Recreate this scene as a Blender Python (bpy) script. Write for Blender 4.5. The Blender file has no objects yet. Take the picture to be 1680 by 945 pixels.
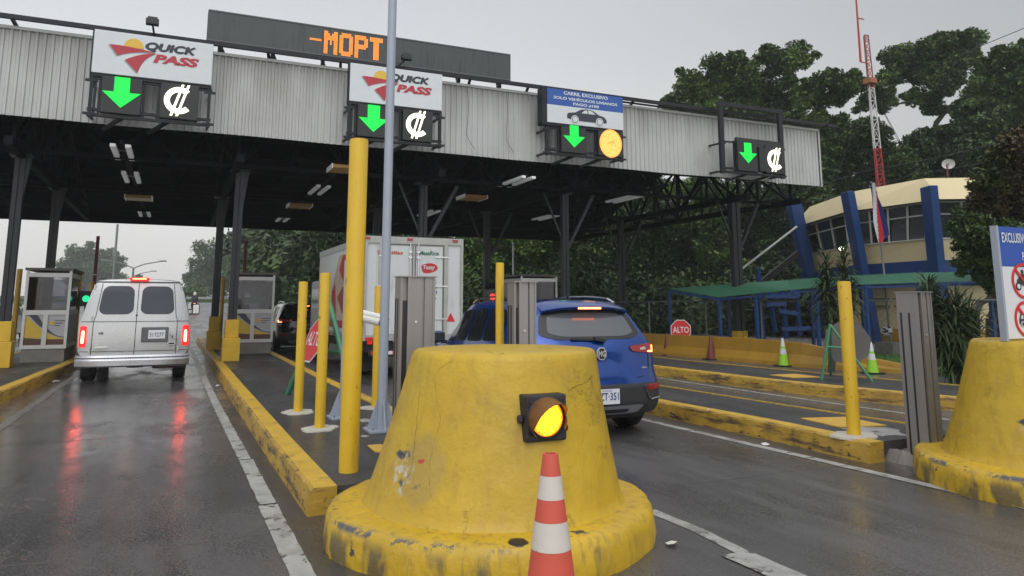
import bpy, math, random
import numpy as np
from mathutils import Vector, Matrix

R = math.radians
random.seed(7)
HAZE_D = 0.0008
scene = bpy.context.scene
col = scene.collection

# ------------------------------------------------------------------ camera
CAM_H = 1.55
PITCH = math.atan((500 - 315) / 1213.0)
YAW = R(24.1437)
cam_data = bpy.data.cameras.new("Camera")
cam_data.sensor_width = 36.0
cam_data.lens = 36.0 * 1213 / 1680
cam_data.shift_y = -157.5 / 1680
cam_data.clip_start = 0.05
cam_data.clip_end = 3000
cam = bpy.data.objects.new("Camera", cam_data)
col.objects.link(cam)
cam.location = (0, 0, CAM_H)
cam.rotation_euler = (R(90) + PITCH, 0, -YAW)
scene.camera = cam

# ------------------------------------------------------------------ light
scene.view_settings.view_transform = 'Standard'
scene.view_settings.look = 'None'
scene.view_settings.exposure = 0.0
scene.view_settings.gamma = 1.0
scene.cycles.max_bounces = 7
scene.cycles.transparent_max_bounces = 12
scene.cycles.volume_bounces = 0
scene.cycles.volume_step_rate = 4
scene.cycles.sample_clamp_indirect = 6.0

SUN_EL, SUN_AZ = R(52), R(200)          # azimuth clockwise from +Y: behind the camera, a little left
world = bpy.data.worlds.new("World")
scene.world = world
world.use_nodes = True
nt = world.node_tree
nt.nodes.clear()
out = nt.nodes.new('ShaderNodeOutputWorld')
bg_sky = nt.nodes.new('ShaderNodeBackground')
bg_cloud = nt.nodes.new('ShaderNodeBackground')
add = nt.nodes.new('ShaderNodeAddShader')
sky = nt.nodes.new('ShaderNodeTexSky')
sky.sky_type = 'NISHITA'
sky.sun_disc = False
sky.sun_elevation = SUN_EL
sky.sun_rotation = SUN_AZ
sky.dust_density = 4
hs = nt.nodes.new('ShaderNodeHueSaturation')
hs.inputs['Saturation'].default_value = 0.12
nt.links.new(sky.outputs[0], hs.inputs['Color'])
nt.links.new(hs.outputs[0], bg_sky.inputs[0])
bg_sky.inputs[1].default_value = 0.05
# overcast cloud deck: brightness by direction in the world
tc = nt.nodes.new('ShaderNodeTexCoord')
vnorm = nt.nodes.new('ShaderNodeVectorMath'); vnorm.operation = 'NORMALIZE'
nt.links.new(tc.outputs['Generated'], vnorm.inputs[0])
sep = nt.nodes.new('ShaderNodeSeparateXYZ')
nt.links.new(vnorm.outputs[0], sep.inputs[0])
def wmath(op, a, b=None, c=None):
    n = nt.nodes.new('ShaderNodeMath'); n.operation = op
    for i, v in enumerate((a, b, c)):
        if v is None: continue
        if isinstance(v, (int, float)): n.inputs[i].default_value = v
        else: nt.links.new(v, n.inputs[i])
    return n.outputs[0]
ramp = nt.nodes.new('ShaderNodeValToRGB')
cr = ramp.color_ramp
cr.elements[0].position = 0.0; cr.elements[0].color = (0.60, 0.59, 0.57, 1)
cr.elements[1].position = 1.0; cr.elements[1].color = (.66, .69, .73, 1)
e = cr.elements.new(0.10); e.color = (0.59, 0.585, 0.57, 1)
e = cr.elements.new(0.26); e.color = (0.52, 0.53, 0.53, 1)
e = cr.elements.new(0.40); e.color = (0.44, 0.455, 0.48, 1)
e = cr.elements.new(0.60); e.color = (0.50, 0.52, 0.56, 1)
nt.links.new(sep.outputs['Z'], ramp.inputs[0])
# towards the road ahead-left brighter, ahead-right darker, behind the camera brightest
back = wmath('MULTIPLY_ADD', sep.outputs['Y'], -0.5, 0.5)
back = wmath('POWER', back, 1.6)
xp = wmath('MAXIMUM', sep.outputs['X'], 0.0)
rgt = wmath('MULTIPLY_ADD', wmath('MULTIPLY', xp, xp), -0.78, 1.19)
noise = nt.nodes.new('ShaderNodeTexNoise')
noise.inputs['Scale'].default_value = 1.6
noise.inputs['Detail'].default_value = 4
mp = nt.nodes.new('ShaderNodeMapping'); mp.inputs['Scale'].default_value = (1, 1, 2.2)
nt.links.new(vnorm.outputs[0], mp.inputs[0]); nt.links.new(mp.outputs[0], noise.inputs['Vector'])
nz = wmath('MULTIPLY_ADD', noise.outputs['Fac'], 0.22, 0.89)
st = wmath('MULTIPLY_ADD', back, 0.75, 0.97)
st = wmath('MULTIPLY', st, rgt)
st = wmath('MULTIPLY', st, nz)
nt.links.new(ramp.outputs[0], bg_cloud.inputs[0])
nt.links.new(st, bg_cloud.inputs[1])
nt.links.new(bg_sky.outputs[0], add.inputs[0])
nt.links.new(bg_cloud.outputs[0], add.inputs[1])
nt.links.new(add.outputs[0], out.inputs[0])

sun_d = bpy.data.lights.new("Sun", 'SUN')
sun_d.energy = 0.5
sun_d.angle = R(40)
sun_d.color = (1.0, 0.96, 0.9)
sun = bpy.data.objects.new("Sun", sun_d)
col.objects.link(sun)
sdir = Vector((math.sin(SUN_AZ) * math.cos(SUN_EL), math.cos(SUN_AZ) * math.cos(SUN_EL), math.sin(SUN_EL)))
sun.rotation_euler = sdir.to_track_quat('Z', 'Y').to_euler()

# ------------------------------------------------------------------ pixel -> real place (photo is 1680 wide)
_f = Vector((math.sin(YAW) * math.cos(PITCH), math.cos(YAW) * math.cos(PITCH), math.sin(PITCH)))
_r = Vector((math.cos(YAW), -math.sin(YAW), 0))
_u = _r.cross(_f)
_o = Vector((0, 0, CAM_H))
def ray(px, py):
    return _f + _r * ((px - 840) / 1213.0) + _u * ((315 - py) / 1213.0)
def at(px, py, Y):
    d = ray(px, py); return _o + d * (Y / d.y)
def gp(px, py, z=0.0):
    d = ray(px, py); return _o + d * ((z - CAM_H) / d.z)
def dep(px, py, D):
    return _o + ray(px, py) * D

# ------------------------------------------------------------------ object helpers
def link(o):
    col.objects.link(o); return o
def thing(name, label, cat, loc=(0, 0, 0), group=None, rotz=0.0):
    o = bpy.data.objects.new(name, None); link(o)
    o.location = loc; o.rotation_euler = (0, 0, rotz)
    o.empty_display_size = 0.2
    o['label'] = label; o['category'] = cat
    if group: o['group'] = group
    return o
def tag(o, label=None, cat=None, group=None, kind=None):
    if label: o['label'] = label
    if cat: o['category'] = cat
    if group: o['group'] = group
    if kind: o['kind'] = kind
    return o
def rootof(o):
    while o.parent: o = o.parent
    return o
def children(o):
    return [c for c in bpy.data.objects if c.parent == o]
def copy_tree(o, parent=None):
    kids = [k for k in o.children]
    c = o.copy(); link(c); c.parent = parent
    for k in kids: copy_tree(k, c)
    return c
def dup(o, loc, rotz=None, label=None, group=None, scale=None):
    c = copy_tree(o)
    c.location = loc
    if rotz is not None: c.rotation_euler = (0, 0, rotz)
    if scale is not None: c.scale = (scale,) * 3 if isinstance(scale, (int, float)) else scale
    if label: c['label'] = label
    if group: c['group'] = group
    return c

class MB:
    """collects shapes in world coordinates and links them as ONE mesh object"""
    def __init__(s): s.v = []; s.f = []; s.m = []
    def add(s, vs, fs, m=0):
        b = len(s.v); s.v += [tuple(p) for p in vs]
        s.f += [tuple(i + b for i in f) for f in fs]; s.m += [m] * len(fs); return s
    def box(s, x0, x1, y0, y1, z0, z1, m=0):
        return s.add([(x0, y0, z0), (x1, y0, z0), (x1, y1, z0), (x0, y1, z0), (x0, y0, z1), (x1, y0, z1), (x1, y1, z1), (x0, y1, z1)],
                     [(3, 2, 1, 0), (4, 5, 6, 7), (0, 1, 5, 4), (1, 2, 6, 5), (2, 3, 7, 6), (3, 0, 4, 7)], m)
    def beam(s, p, q, w, h=None, m=0, up=(0, 0, 1)):
        p, q = Vector(p), Vector(q); h = h or w
        d = (q - p).normalized(); u = Vector(up)
        if abs(d.dot(u)) > 0.98: u = Vector((0, 1, 0))
        a = d.cross(u).normalized() * (w / 2); b = a.cross(d).normalized() * (h / 2)
        vs = [p - a - b, p + a - b, p + a + b, p - a + b, q - a - b, q + a - b, q + a + b, q - a + b]
        return s.add(vs, [(0, 1, 2, 3), (7, 6, 5, 4), (1, 0, 4, 5), (2, 1, 5, 6), (3, 2, 6, 7), (0, 3, 7, 4)], m)
    def tube(s, p, q, r1, r2=None, n=10, m=0, caps=True):
        p, q = Vector(p), Vector(q); r2 = r1 if r2 is None else r2
        d = (q - p).normalized(); u = Vector((0, 0, 1)) if abs(d.z) < 0.95 else Vector((1, 0, 0))
        a = d.cross(u).normalized(); b = a.cross(d).normalized()
        vs = []
        for c, r in ((p, r1), (q, r2)):
            for i in range(n):
                t = 2 * math.pi * i / n; vs.append(c + a * (math.cos(t) * r) + b * (math.sin(t) * r))
        fs = [(i, (i + 1) % n, n + (i + 1) % n, n + i) for i in range(n)]
        if caps: fs += [tuple(range(n - 1, -1, -1)), tuple(range(n, 2 * n))]
        return s.add(vs, fs, m)
    def path(s, pts, r, n=8, m=0):
        for a, b in zip(pts[:-1], pts[1:]): s.tube(a, b, r, n=n, m=m)
        return s
    def lathe(s, prof, cx, cy, n=32, m=0, shift=None, caps=True, rfun=None):
        """prof: (r, z) from bottom to top; shift(z)->(dx,dy)"""
        vs = []
        for r, z in prof:
            dx, dy = shift(z) if shift else (0, 0)
            for i in range(n):
                t = 2 * math.pi * i / n; rr = r * (rfun(t, z) if rfun else 1)
                vs.append((cx + dx + math.cos(t) * rr, cy + dy + math.sin(t) * rr, z))
        fs = []
        for k in range(len(prof) - 1):
            for i in range(n):
                j = (i + 1) % n; fs.append((k * n + i, k * n + j, (k + 1) * n + j, (k + 1) * n + i))
        if caps:
            fs.append(tuple(range(n - 1, -1, -1))); fs.append(tuple(range((len(prof) - 1) * n, len(prof) * n)))
        return s.add(vs, fs, m)
    def plate(s, pts, Y, th=0.01, m=0):
        """polygon (x,z) facing -Y, front at Y, thickness th"""
        n = len(pts)
        vs = [(x, Y, z) for x, z in pts] + [(x, Y + th, z) for x, z in pts]
        area = sum(pts[i][0] * pts[(i + 1) % n][1] - pts[(i + 1) % n][0] * pts[i][1] for i in range(n))
        f = tuple(range(n)); bk = tuple(range(2 * n - 1, n - 1, -1))
        if area < 0: f, bk = f[::-1], bk[::-1]
        fs = [f, bk]
        for i in range(n):
            j = (i + 1) % n
            fs.append((j, i, n + i, n + j) if area > 0 else (i, j, n + j, n + i))
        return s.add(vs, fs, m)
    def slab(s, pts, z0, z1, m=0):
        """polygon (x,y) extruded in z"""
        n = len(pts)
        area = sum(pts[i][0] * pts[(i + 1) % n][1] - pts[(i + 1) % n][0] * pts[i][1] for i in range(n))
        if area < 0: pts = pts[::-1]
        vs = [(x, y, z0) for x, y in pts] + [(x, y, z1) for x, y in pts]
        fs = [tuple(range(n - 1, -1, -1)), tuple(range(n, 2 * n))]
        for i in range(n):
            j = (i + 1) % n; fs.append((i, j, n + j, n + i))
        return s.add(vs, fs, m)
    def xform(s, fn):
        s.v = [tuple(fn(Vector(p))) for p in s.v]; return s
    def build(s, name, mats, parent=None, smooth=False, bevel=0, local=False, angle=38):
        me = bpy.data.meshes.new(name)
        off = Vector((0, 0, 0))
        if parent is not None and not local: off = rootof(parent).location
        me.from_pydata([tuple(Vector(p) - off) for p in s.v], [], s.f)
        if not isinstance(mats, (list, tuple)): mats = [mats]
        for m in mats: me.materials.append(m)
        if len(mats) > 1: me.polygons.foreach_set('material_index', s.m)
        me.validate(); me.update()
        if smooth:
            me.polygons.foreach_set('use_smooth', [True] * len(me.polygons))
            me.set_sharp_from_angle(angle=R(angle))
        o = bpy.data.objects.new(name, me); link(o)
        if parent is not None: o.parent = parent
        if bevel:
            b = o.modifiers.new('bevel', 'BEVEL'); b.width = bevel; b.segments = 2; b.limit_method = 'ANGLE'
        return o

def text_mb(txt, x, z, Y, h=None, w=None, bold=0.0, shear=0.0, th=0.004, align='LEFT', m=0, mb=None, spacing=1.0, fn=None):
    """flat letters facing -Y; x is the left edge (or the centre), z the baseline"""
    if 'Q' in txt and bold:
        mb = mb or MB(); d = bold * (h or .1) * .9
        for k, (a, c) in enumerate(((0, 0), (d, 0), (-d, 0), (0, d * .8), (0, -d * .8))):
            text_mb(txt, x + a, z + c, Y + k * .0008, h, w, 0, shear, th, align, m, mb, spacing, fn)
        return mb
    cu = bpy.data.curves.new('t', 'FONT'); cu.body = txt; cu.size = 1.0
    cu.offset = bold; cu.shear = shear; cu.space_character = spacing; cu.resolution_u = 3
    o = bpy.data.objects.new('t', cu)
    dg = bpy.context.evaluated_depsgraph_get()
    link(o); dg.update()
    me = bpy.data.meshes.new_from_object(o.evaluated_get(dg))
    vs = np.array([v.co[:] for v in me.vertices]); fs = [tuple(p.vertices) for p in me.polygons]
    col.objects.unlink(o); bpy.data.objects.remove(o); bpy.data.curves.remove(cu); bpy.data.meshes.remove(me)
    mn, mx = vs.min(0), vs.max(0)
    sy = (h / (mx[1] - mn[1])) if h else None
    sx = (w / (mx[0] - mn[0])) if w else None
    if sy is None: sy = sx
    if sx is None: sx = sy
    X = (vs[:, 0] - mn[0]) * sx; Z = (vs[:, 1] - mn[1]) * sy
    if align == 'CENTER': X = X - X.max() / 2
    mb = mb or MB()
    pts = [(x + a, Y, z + b) for a, b in zip(X, Z)]
    if fn: pts = [fn(p) for p in pts]
    mb.add(pts, fs, m)
    return mb

# ------------------------------------------------------------------ materials
MATS = {}
def M(name, c, rough=0.55, metal=0.0, var=0.12, vs=2.0, bump=0.0, bs=30.0, emit=None, es=0.0, spec=0.5, stretch=None, coat=0.0, chips=None, dirt=None):
    if name in MATS: return MATS[name]
    m = bpy.data.materials.new(name); m.use_nodes = True
    n = m.node_tree; N = n.nodes; L = n.links
    b = N['Principled BSDF']
    b.inputs['Roughness'].default_value = rough
    b.inputs['Metallic'].default_value = metal
    b.inputs['Specular IOR Level'].default_value = spec
    if coat: b.inputs['Coat Weight'].default_value = coat; b.inputs['Coat Roughness'].default_value = 0.06
    tc = N.new('ShaderNodeTexCoord'); mp = N.new('ShaderNodeMapping')
    L.new(tc.outputs['Object'], mp.inputs[0])
    if stretch: mp.inputs['Scale'].default_value = stretch
    cur = None
    if var:
        nz = N.new('ShaderNodeTexNoise'); nz.inputs['Scale'].default_value = vs; nz.inputs['Detail'].default_value = 6; nz.inputs['Roughness'].default_value = 0.62
        L.new(mp.outputs[0], nz.inputs['Vector'])
        mix = N.new('ShaderNodeMix'); mix.data_type = 'RGBA'
        mix.inputs[6].default_value = (*[max(0, x * (1 - 2.2 * var)) for x in c], 1)
        mix.inputs[7].default_value = (*[min(1, x * (1 + 2.2 * var)) for x in c], 1)
        L.new(nz.outputs['Fac'], mix.inputs[0]); cur = mix.outputs[2]
        mr = N.new('ShaderNodeMapRange'); mr.inputs[3].default_value = max(0, rough - .12); mr.inputs[4].default_value = min(1, rough + .12)
        L.new(nz.outputs['Fac'], mr.inputs[0]); L.new(mr.outputs[0], b.inputs['Roughness'])
    for spec_ in (chips, dirt):
        if spec_:
            # (colour, scale, threshold, softness[, stretch])
            c2, sc, th, so = spec_[:4]
            nz = N.new('ShaderNodeTexNoise'); nz.inputs['Scale'].default_value = sc; nz.inputs['Detail'].default_value = 8; nz.inputs['Roughness'].default_value = 0.65
            if len(spec_) > 4:
                mp2 = N.new('ShaderNodeMapping'); mp2.inputs['Scale'].default_value = spec_[4]
                L.new(tc.outputs['Object'], mp2.inputs[0]); L.new(mp2.outputs[0], nz.inputs['Vector'])
            else: L.new(mp.outputs[0], nz.inputs['Vector'])
            mr = N.new('ShaderNodeMapRange'); mr.inputs[1].default_value = th; mr.inputs[2].default_value = th + so
            mr.clamp = True
            L.new(nz.outputs['Fac'], mr.inputs[0])
            mix = N.new('ShaderNodeMix'); mix.data_type = 'RGBA'
            if cur is None: mix.inputs[6].default_value = (*c, 1)
            else: L.new(cur, mix.inputs[6])
            mix.inputs[7].default_value = (*c2, 1)
            L.new(mr.outputs[0], mix.inputs[0]); cur = mix.outputs[2]
    if cur is None: b.inputs['Base Color'].default_value = (*c, 1)
    else: L.new(cur, b.inputs['Base Color'])
    if bump:
        nb = N.new('ShaderNodeTexNoise'); nb.inputs['Scale'].default_value = bs; nb.inputs['Detail'].default_value = 5
        L.new(mp.outputs[0], nb.inputs['Vector'])
        bp = N.new('ShaderNodeBump'); bp.inputs['Strength'].default_value = bump; bp.inputs['Distance'].default_value = 0.02
        L.new(nb.outputs['Fac'], bp.inputs['Height']); L.new(bp.outputs[0], b.inputs['Normal'])
    if emit:
        b.inputs['Emission Color'].default_value = (*emit, 1); b.inputs['Emission Strength'].default_value = es
    MATS[name] = m
    return m

YEL = (0.60, 0.36, 0.022)
m_yellow = M('yellow_paint', YEL, .45, var=.10, vs=2.5, bump=.25, bs=25, dirt=((.30, .20, .04), 5, .62, .25, (3, 3, .5)))
m_post = M('yellow_post_paint', (.66, .42, .022), .38, var=.07, vs=4, bump=.05, chips=((.12, .07, .03), 6, .645, .02, (2.4, 2.4, .8)), dirt=((.40, .25, .04), 3, .55, .2, (3, 3, .5)))
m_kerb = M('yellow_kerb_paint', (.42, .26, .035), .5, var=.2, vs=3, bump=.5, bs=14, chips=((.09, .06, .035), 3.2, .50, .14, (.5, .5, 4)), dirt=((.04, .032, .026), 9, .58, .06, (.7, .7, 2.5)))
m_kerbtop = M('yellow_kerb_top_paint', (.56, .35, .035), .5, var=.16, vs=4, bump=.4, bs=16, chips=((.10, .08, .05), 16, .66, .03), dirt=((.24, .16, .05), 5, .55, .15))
m_white = M('white_road_paint', (.36, .36, .34), .4, var=.22, vs=5, bump=.3, bs=30, chips=((.10, .09, .085), 7, .56, .04), dirt=((.16, .15, .14), 2.2, .48, .25))
m_dark = M('dark_steel', (.010, .011, .015), .45, metal=.3, var=.25, vs=6)
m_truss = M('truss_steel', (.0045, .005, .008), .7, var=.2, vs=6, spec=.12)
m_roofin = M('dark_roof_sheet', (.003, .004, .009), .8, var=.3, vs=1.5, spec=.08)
m_galv = M('painted_bluegrey_steel', (.33, .37, .44), .38, metal=.1, var=.06, vs=5)
m_alu = M('brushed_aluminium', (.30, .29, .285), .42, metal=.5, var=.05, vs=5, stretch=(1.5, 1.5, .3))
m_cream = M('cream_paint', (.62, .52, .30), .6, var=.06, vs=1.5, dirt=((.4, .33, .2), 2, .62, .3, (2, 2, .4)))
m_blue = M('blue_wall_paint', (.008, .046, .17), .5, var=.12, vs=2)
m_black = M('black_rubber', (.012, .012, .013), .6, var=.2, vs=8)
m_plastic = M('black_plastic', (.018, .018, .02), .4, var=.15, vs=6)
m_chrome = M('chrome', (.6, .6, .62), .18, metal=1, var=.05)
m_glass = M('dark_glass', (.015, .018, .022), .08, var=.0, spec=.8)
m_whitep = M('white_sign_sheet', (.62, .66, .68), .4, var=.04, vs=3)
m_red = M('red_paint', (.55, .02, .02), .4, var=.08, vs=5)
m_greenpaint = M('green_paint', (.04, .17, .08), .4, var=.12, vs=8)
m_concrete = M('concrete', (.20, .19, .17), .7, var=.2, vs=4, bump=.5, bs=20)
m_orange_em = M('orange_led', (.4, .1, .01), .5, var=0, emit=(1, .30, .03), es=2.4)
m_green_em = M('green_led', (0, .3, .05), .5, var=0, emit=(.0, 1.0, .07), es=.80)
m_cream_em = M('cream_led', (.5, .5, .4), .5, var=0, emit=(1, .95, .72), es=1.8)
m_red_em = M('red_light', (.4, .01, .01), .3, var=0, emit=(1, .03, .02), es=2.2)
m_redhot_em = M('bright_red_light', (.5, .05, .03), .3, var=0, emit=(1, .22, .09), es=5.5)
m_amber_em = M('amber_lens', (.5, .2, .01), .3, var=0, emit=(1, .26, .002), es=1.7)
m_redlens = M('red_lens', (.30, .01, .012), .12, var=.05, spec=.7)
# ================================================================== SETTING
def road_mat(name, c, joint=4.7, r0=.16, r1=.46, jo=0.0, grain=55):
    m = bpy.data.materials.new(name); m.use_nodes = True
    N = m.node_tree.nodes; L = m.node_tree.links; b = N['Principled BSDF']
    tc = N.new('ShaderNodeTexCoord')
    def noise(scale, det=6, st=None, rough=.6):
        mp = N.new('ShaderNodeMapping'); L.new(tc.outputs['Object'], mp.inputs[0])
        if st: mp.inputs['Scale'].default_value = st
        n = N.new('ShaderNodeTexNoise'); n.inputs['Scale'].default_value = scale; n.inputs['Detail'].default_value = det; n.inputs['Roughness'].default_value = rough
        L.new(mp.outputs[0], n.inputs['Vector']); return n.outputs['Fac']
    def rng(v, a, b_, c_, d):
        r = N.new('ShaderNodeMapRange'); L.new(v, r.inputs[0])
        for i, x in enumerate((a, b_, c_, d)): r.inputs[i + 1].default_value = x
        r.clamp = True; return r.outputs[0]
    def mth(op, a, b_=None, c_=None):
        n = N.new('ShaderNodeMath'); n.operation = op
        for i, v in enumerate((a, b_, c_)):
            if v is None: continue
            if isinstance(v, (int, float)): n.inputs[i].default_value = v
            else: L.new(v, n.inputs[i])
        return n.outputs[0]
    def mixc(f, a, bcol):
        x = N.new('ShaderNodeMix'); x.data_type = 'RGBA'; L.new(f, x.inputs[0])
        for i, v in ((6, a), (7, bcol)):
            if isinstance(v, tuple): x.inputs[i].default_value = (*v, 1)
            else: L.new(v, x.inputs[i])
        return x.outputs[2]
    big = noise(.7, 5); mid = noise(3.2, 6, (1, .35, 1)); fine = noise(grain, 3)
    col_ = mixc(rng(big, .3, .7, 0, 1), tuple(x * .75 for x in c), tuple(x * 1.25 for x in c))
    streak = noise(1.3, 6, (1.6, .22, 1), .7)
    col_ = mixc(rng(streak, .48, .62, 0, .8), col_, tuple(x * .38 for x in c))
    col_ = mixc(rng(fine, .45, .70, 0, .7), col_, tuple(x * 2.0 for x in c)); col_ = mixc(rng(fine, .48, .30, 0, .7), col_, tuple(x * .35 for x in c))
    sp = N.new('ShaderNodeSeparateXYZ'); L.new(tc.outputs['Object'], sp.inputs[0])
    wob = mth('MULTIPLY_ADD', noise(2.5, 4), .10, -.05)
    yy = mth('ADD', sp.outputs['Y'], wob)
    fr = mth('FRACT', mth('MULTIPLY', mth('ADD', yy, jo), 1 / joint))
    dj = mth('ABSOLUTE', mth('SUBTRACT', fr, .5))
    jm = rng(dj, 0, .012 / joint * 1.0, 1, 0)
    crk = noise(1.1, 8, (1, .5, 1), .75)
    ck = rng(mth('ABSOLUTE', mth('SUBTRACT', crk, .5)), 0, .004, .8, 0)
    jm = mth('MAXIMUM', jm, mth('MULTIPLY', ck, rng(big, .5, .62, 0, 1)))
    col_ = mixc(jm, col_, (.012, .011, .01))
    ax = mth('MINIMUM', mth('ABSOLUTE', mth('SUBTRACT', sp.outputs['X'], .92)), mth('ABSOLUTE', mth('SUBTRACT', sp.outputs['X'], 6.22)))
    ax = mth('MINIMUM', ax, mth('ABSOLUTE', mth('ADD', sp.outputs['X'], 2.18)))
    gut = mth('MULTIPLY', rng(mth('ADD', ax, mth('MULTIPLY_ADD', mid, .3, -.15)), .05, .26, .85, 0), rng(big, .25, .6, .4, 1))
    col_ = mixc(gut, col_, (.045, .034, .026))
    agg = noise(190, 2); col_ = mixc(rng(agg, .56, .70, 0, .55), col_, tuple(x * 2.6 for x in c)); col_ = mixc(rng(agg, .44, .34, 0, .6), col_, tuple(x * .3 for x in c))
    patch = noise(.33, 2, (1, .6, 1), .4); col_ = mixc(rng(patch, .56, .575, 0, .35), col_, tuple(x * .55 for x in c))
    track = noise(1.0, 2, (1.5, .03, 1), .4); col_ = mixc(rng(track, .5, .62, 0, .4), col_, tuple(x * .5 for x in c))
    L.new(col_, b.inputs['Base Color'])
    wet = rng(mth('MULTIPLY_ADD', rng(sp.outputs['X'], 1.2, -1.0, 0, 1), .17, noise(.9, 6, (1, .45, 1), .65)), .45, .66, 0, 1)
    ro = N.new('ShaderNodeMapRange'); L.new(wet, ro.inputs[0]); ro.inputs[3].default_value = r1; ro.inputs[4].default_value = r0
    L.new(mth('MULTIPLY_ADD', mid, .10, ro.outputs[0]), b.inputs['Roughness'])
    b.inputs['Specular IOR Level'].default_value = .5
    bh = mth('ADD', mth('MULTIPLY', fine, .35), mth('MULTIPLY', mid, 1.0))
    bh = mth('ADD', bh, mth('MULTIPLY', jm, -1.2))
    bp = N.new('ShaderNodeBump'); bp.inputs['Strength'].default_value = .20; bp.inputs['Distance'].default_value = .02
    L.new(bh, bp.inputs['Height']); L.new(bp.outputs[0], b.inputs['Normal'])
    return m
m_road = road_mat('wet_concrete_road', (.083, .079, .078), 4.6, .06, .34, jo=1.35)
m_island = road_mat('dark_island_paving', (.045, .044, .043), 3.1, .30, .6)
m_grass = M('grass', (.045, .085, .022), .8, var=.35, vs=3, bump=.6, bs=30)
m_soil = M('dark_soil', (.05, .055, .03), .85, var=.3, vs=.4)

def rise(y): # the road climbs gently far beyond the plaza
    t = max(0, y - 45); return 0.036 * t if t < 75 else 0.036 * 75 + .01 * (t - 75)
ys = [-30, 45, 60, 75, 90, 105, 120, 180, 300, 600, 1500]
g = MB()
xs = [-900, -60, -12, 14, 60, 900]
for j, y in enumerate(ys):
    for x in xs:
        g.v.append((x, y, -.012 + rise(y)))
nx = len(xs)
for j in range(len(ys) - 1):
    for i in range(nx - 1):
        g.f.append((j * nx + i, j * nx + i + 1, (j + 1) * nx + i + 1, (j + 1) * nx + i)); g.m.append(0)
o = g.build('ground', m_soil); tag(o, kind='structure')
g = MB(); k = 0
for y in ys[:-2]:
    g.v += [(-14, y, rise(y)), (11.9 if y < 40 else 9.5, y, rise(y))]
for j in range(len(ys) - 3):
    g.f.append((2 * j, 2 * j + 1, 2 * j + 3, 2 * j + 2)); g.m.append(0)
g.add([(11.9, -30, 0), (15.9, -30, 0), (15.5, 12, 0), (14.2, 17, 0), (13.6, 22, 0), (13.2, 45, 0), (11.9, 45, 0)], [tuple(range(7))])
o = g.build('road', m_road); tag(o, kind='structure')

# lane lines, each a thin sheet 4 mm above the road
def stripe(pts, w, z=.004, mat=m_white, name='lane_marking'):
    b = MB(); rr = random.Random(3)
    L_, R_ = [], []
    for (x0, y0), (x1, y1) in zip(pts[:-1], pts[1:]):
        n = max(2, int(math.hypot(x1 - x0, y1 - y0) / .12))
        d = Vector((x1 - x0, y1 - y0)).normalized(); nn = Vector((-d.y, d.x))
        for i in range(n + 1):
            t = i / n; p = Vector((x0 + (x1 - x0) * t, y0 + (y1 - y0) * t))
            a = p + nn * (w / 2 + rr.uniform(-.004, .004)); c = p - nn * (w / 2 + rr.uniform(-.004, .004))
            L_.append((a.x, a.y, z + rise(a.y))); R_.append((c.x, c.y, z + rise(c.y)))
    nL = len(L_); b.v = L_ + R_
    for i in range(nL - 1): b.f.append((i, nL + i, nL + i + 1, i + 1)); b.m.append(0)
    o = b.build(name, mat); tag(o, kind='structure'); return o
stripe([(.80, 3.0), (.775, 4.4)], .145)
stripe([(.765, 4.43), (.745, 6.33)], .14)
stripe([(.75, 6.37), (.735, 8.20)], .13)
stripe([(.725, 8.24), (.66, 13.0), (.55, 30)], .12)
stripe([(-2.02, 4), (-1.95, 12), (-1.95, 40)], .12, mat=M('worn_road_paint', (.17, .165, .155), .35, var=.2, vs=4, chips=((.09, .085, .08), 5, .5, .1)))
stripe([tuple(gp(*p).xy) for p in ((1330, 955), (1215, 905), (1140, 868), (1066, 838))], .10)
stripe([(6.14, 2.0), (6.08, 3.9), (5.9, 8.7), (5.8, 30)], .12)
stripe([(9.75, 6.0), (9.62, 8.5), (9.5, 12), (9.45, 30)], .09)
stripe([(13.35, 8.0), (13.2, 10.6), (12.95, 15.3), (12.9, 40)], .08)
stripe([tuple(gp(*p).xy) for p in ((1345, 975), (1200, 910))], .16, z=.008)
stripe([(0.2, 50), (1.6, 95)], .5, z=.008)

# the far edge of the road: a low grassy verge
g = MB(); rr = random.Random(5)
P = [(-40, 100), (-10, 98), (2, 97), (10, 92), (20, 80), (30, 90), (60, 130), (-80, 130)]
g.slab([(x, y) for x, y in P], 1.0, rise(97) + .35)
tag(g.build('far_verge', m_grass), kind='structure')
# raised lawn behind the yellow wall
g = MB()
g.slab([(16.2, 3), (15.7, 9), (15.25, 12.0), (14.75, 13.75), (14.45, 15.2), (14.3, 18), (14.2, 22), (14.0, 45), (60, 60), (60, 3)], -.3, .10)
o = g.build('lawn', m_grass); tag(o, kind='structure')
# concrete apron of the building and its path
g = MB(); g.slab([(19.5, 12.5), (17.2, 26), (34, 34), (36, 14)], .1, .22)
tag(g.build('paved_path', m_concrete), kind='structure')
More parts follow.
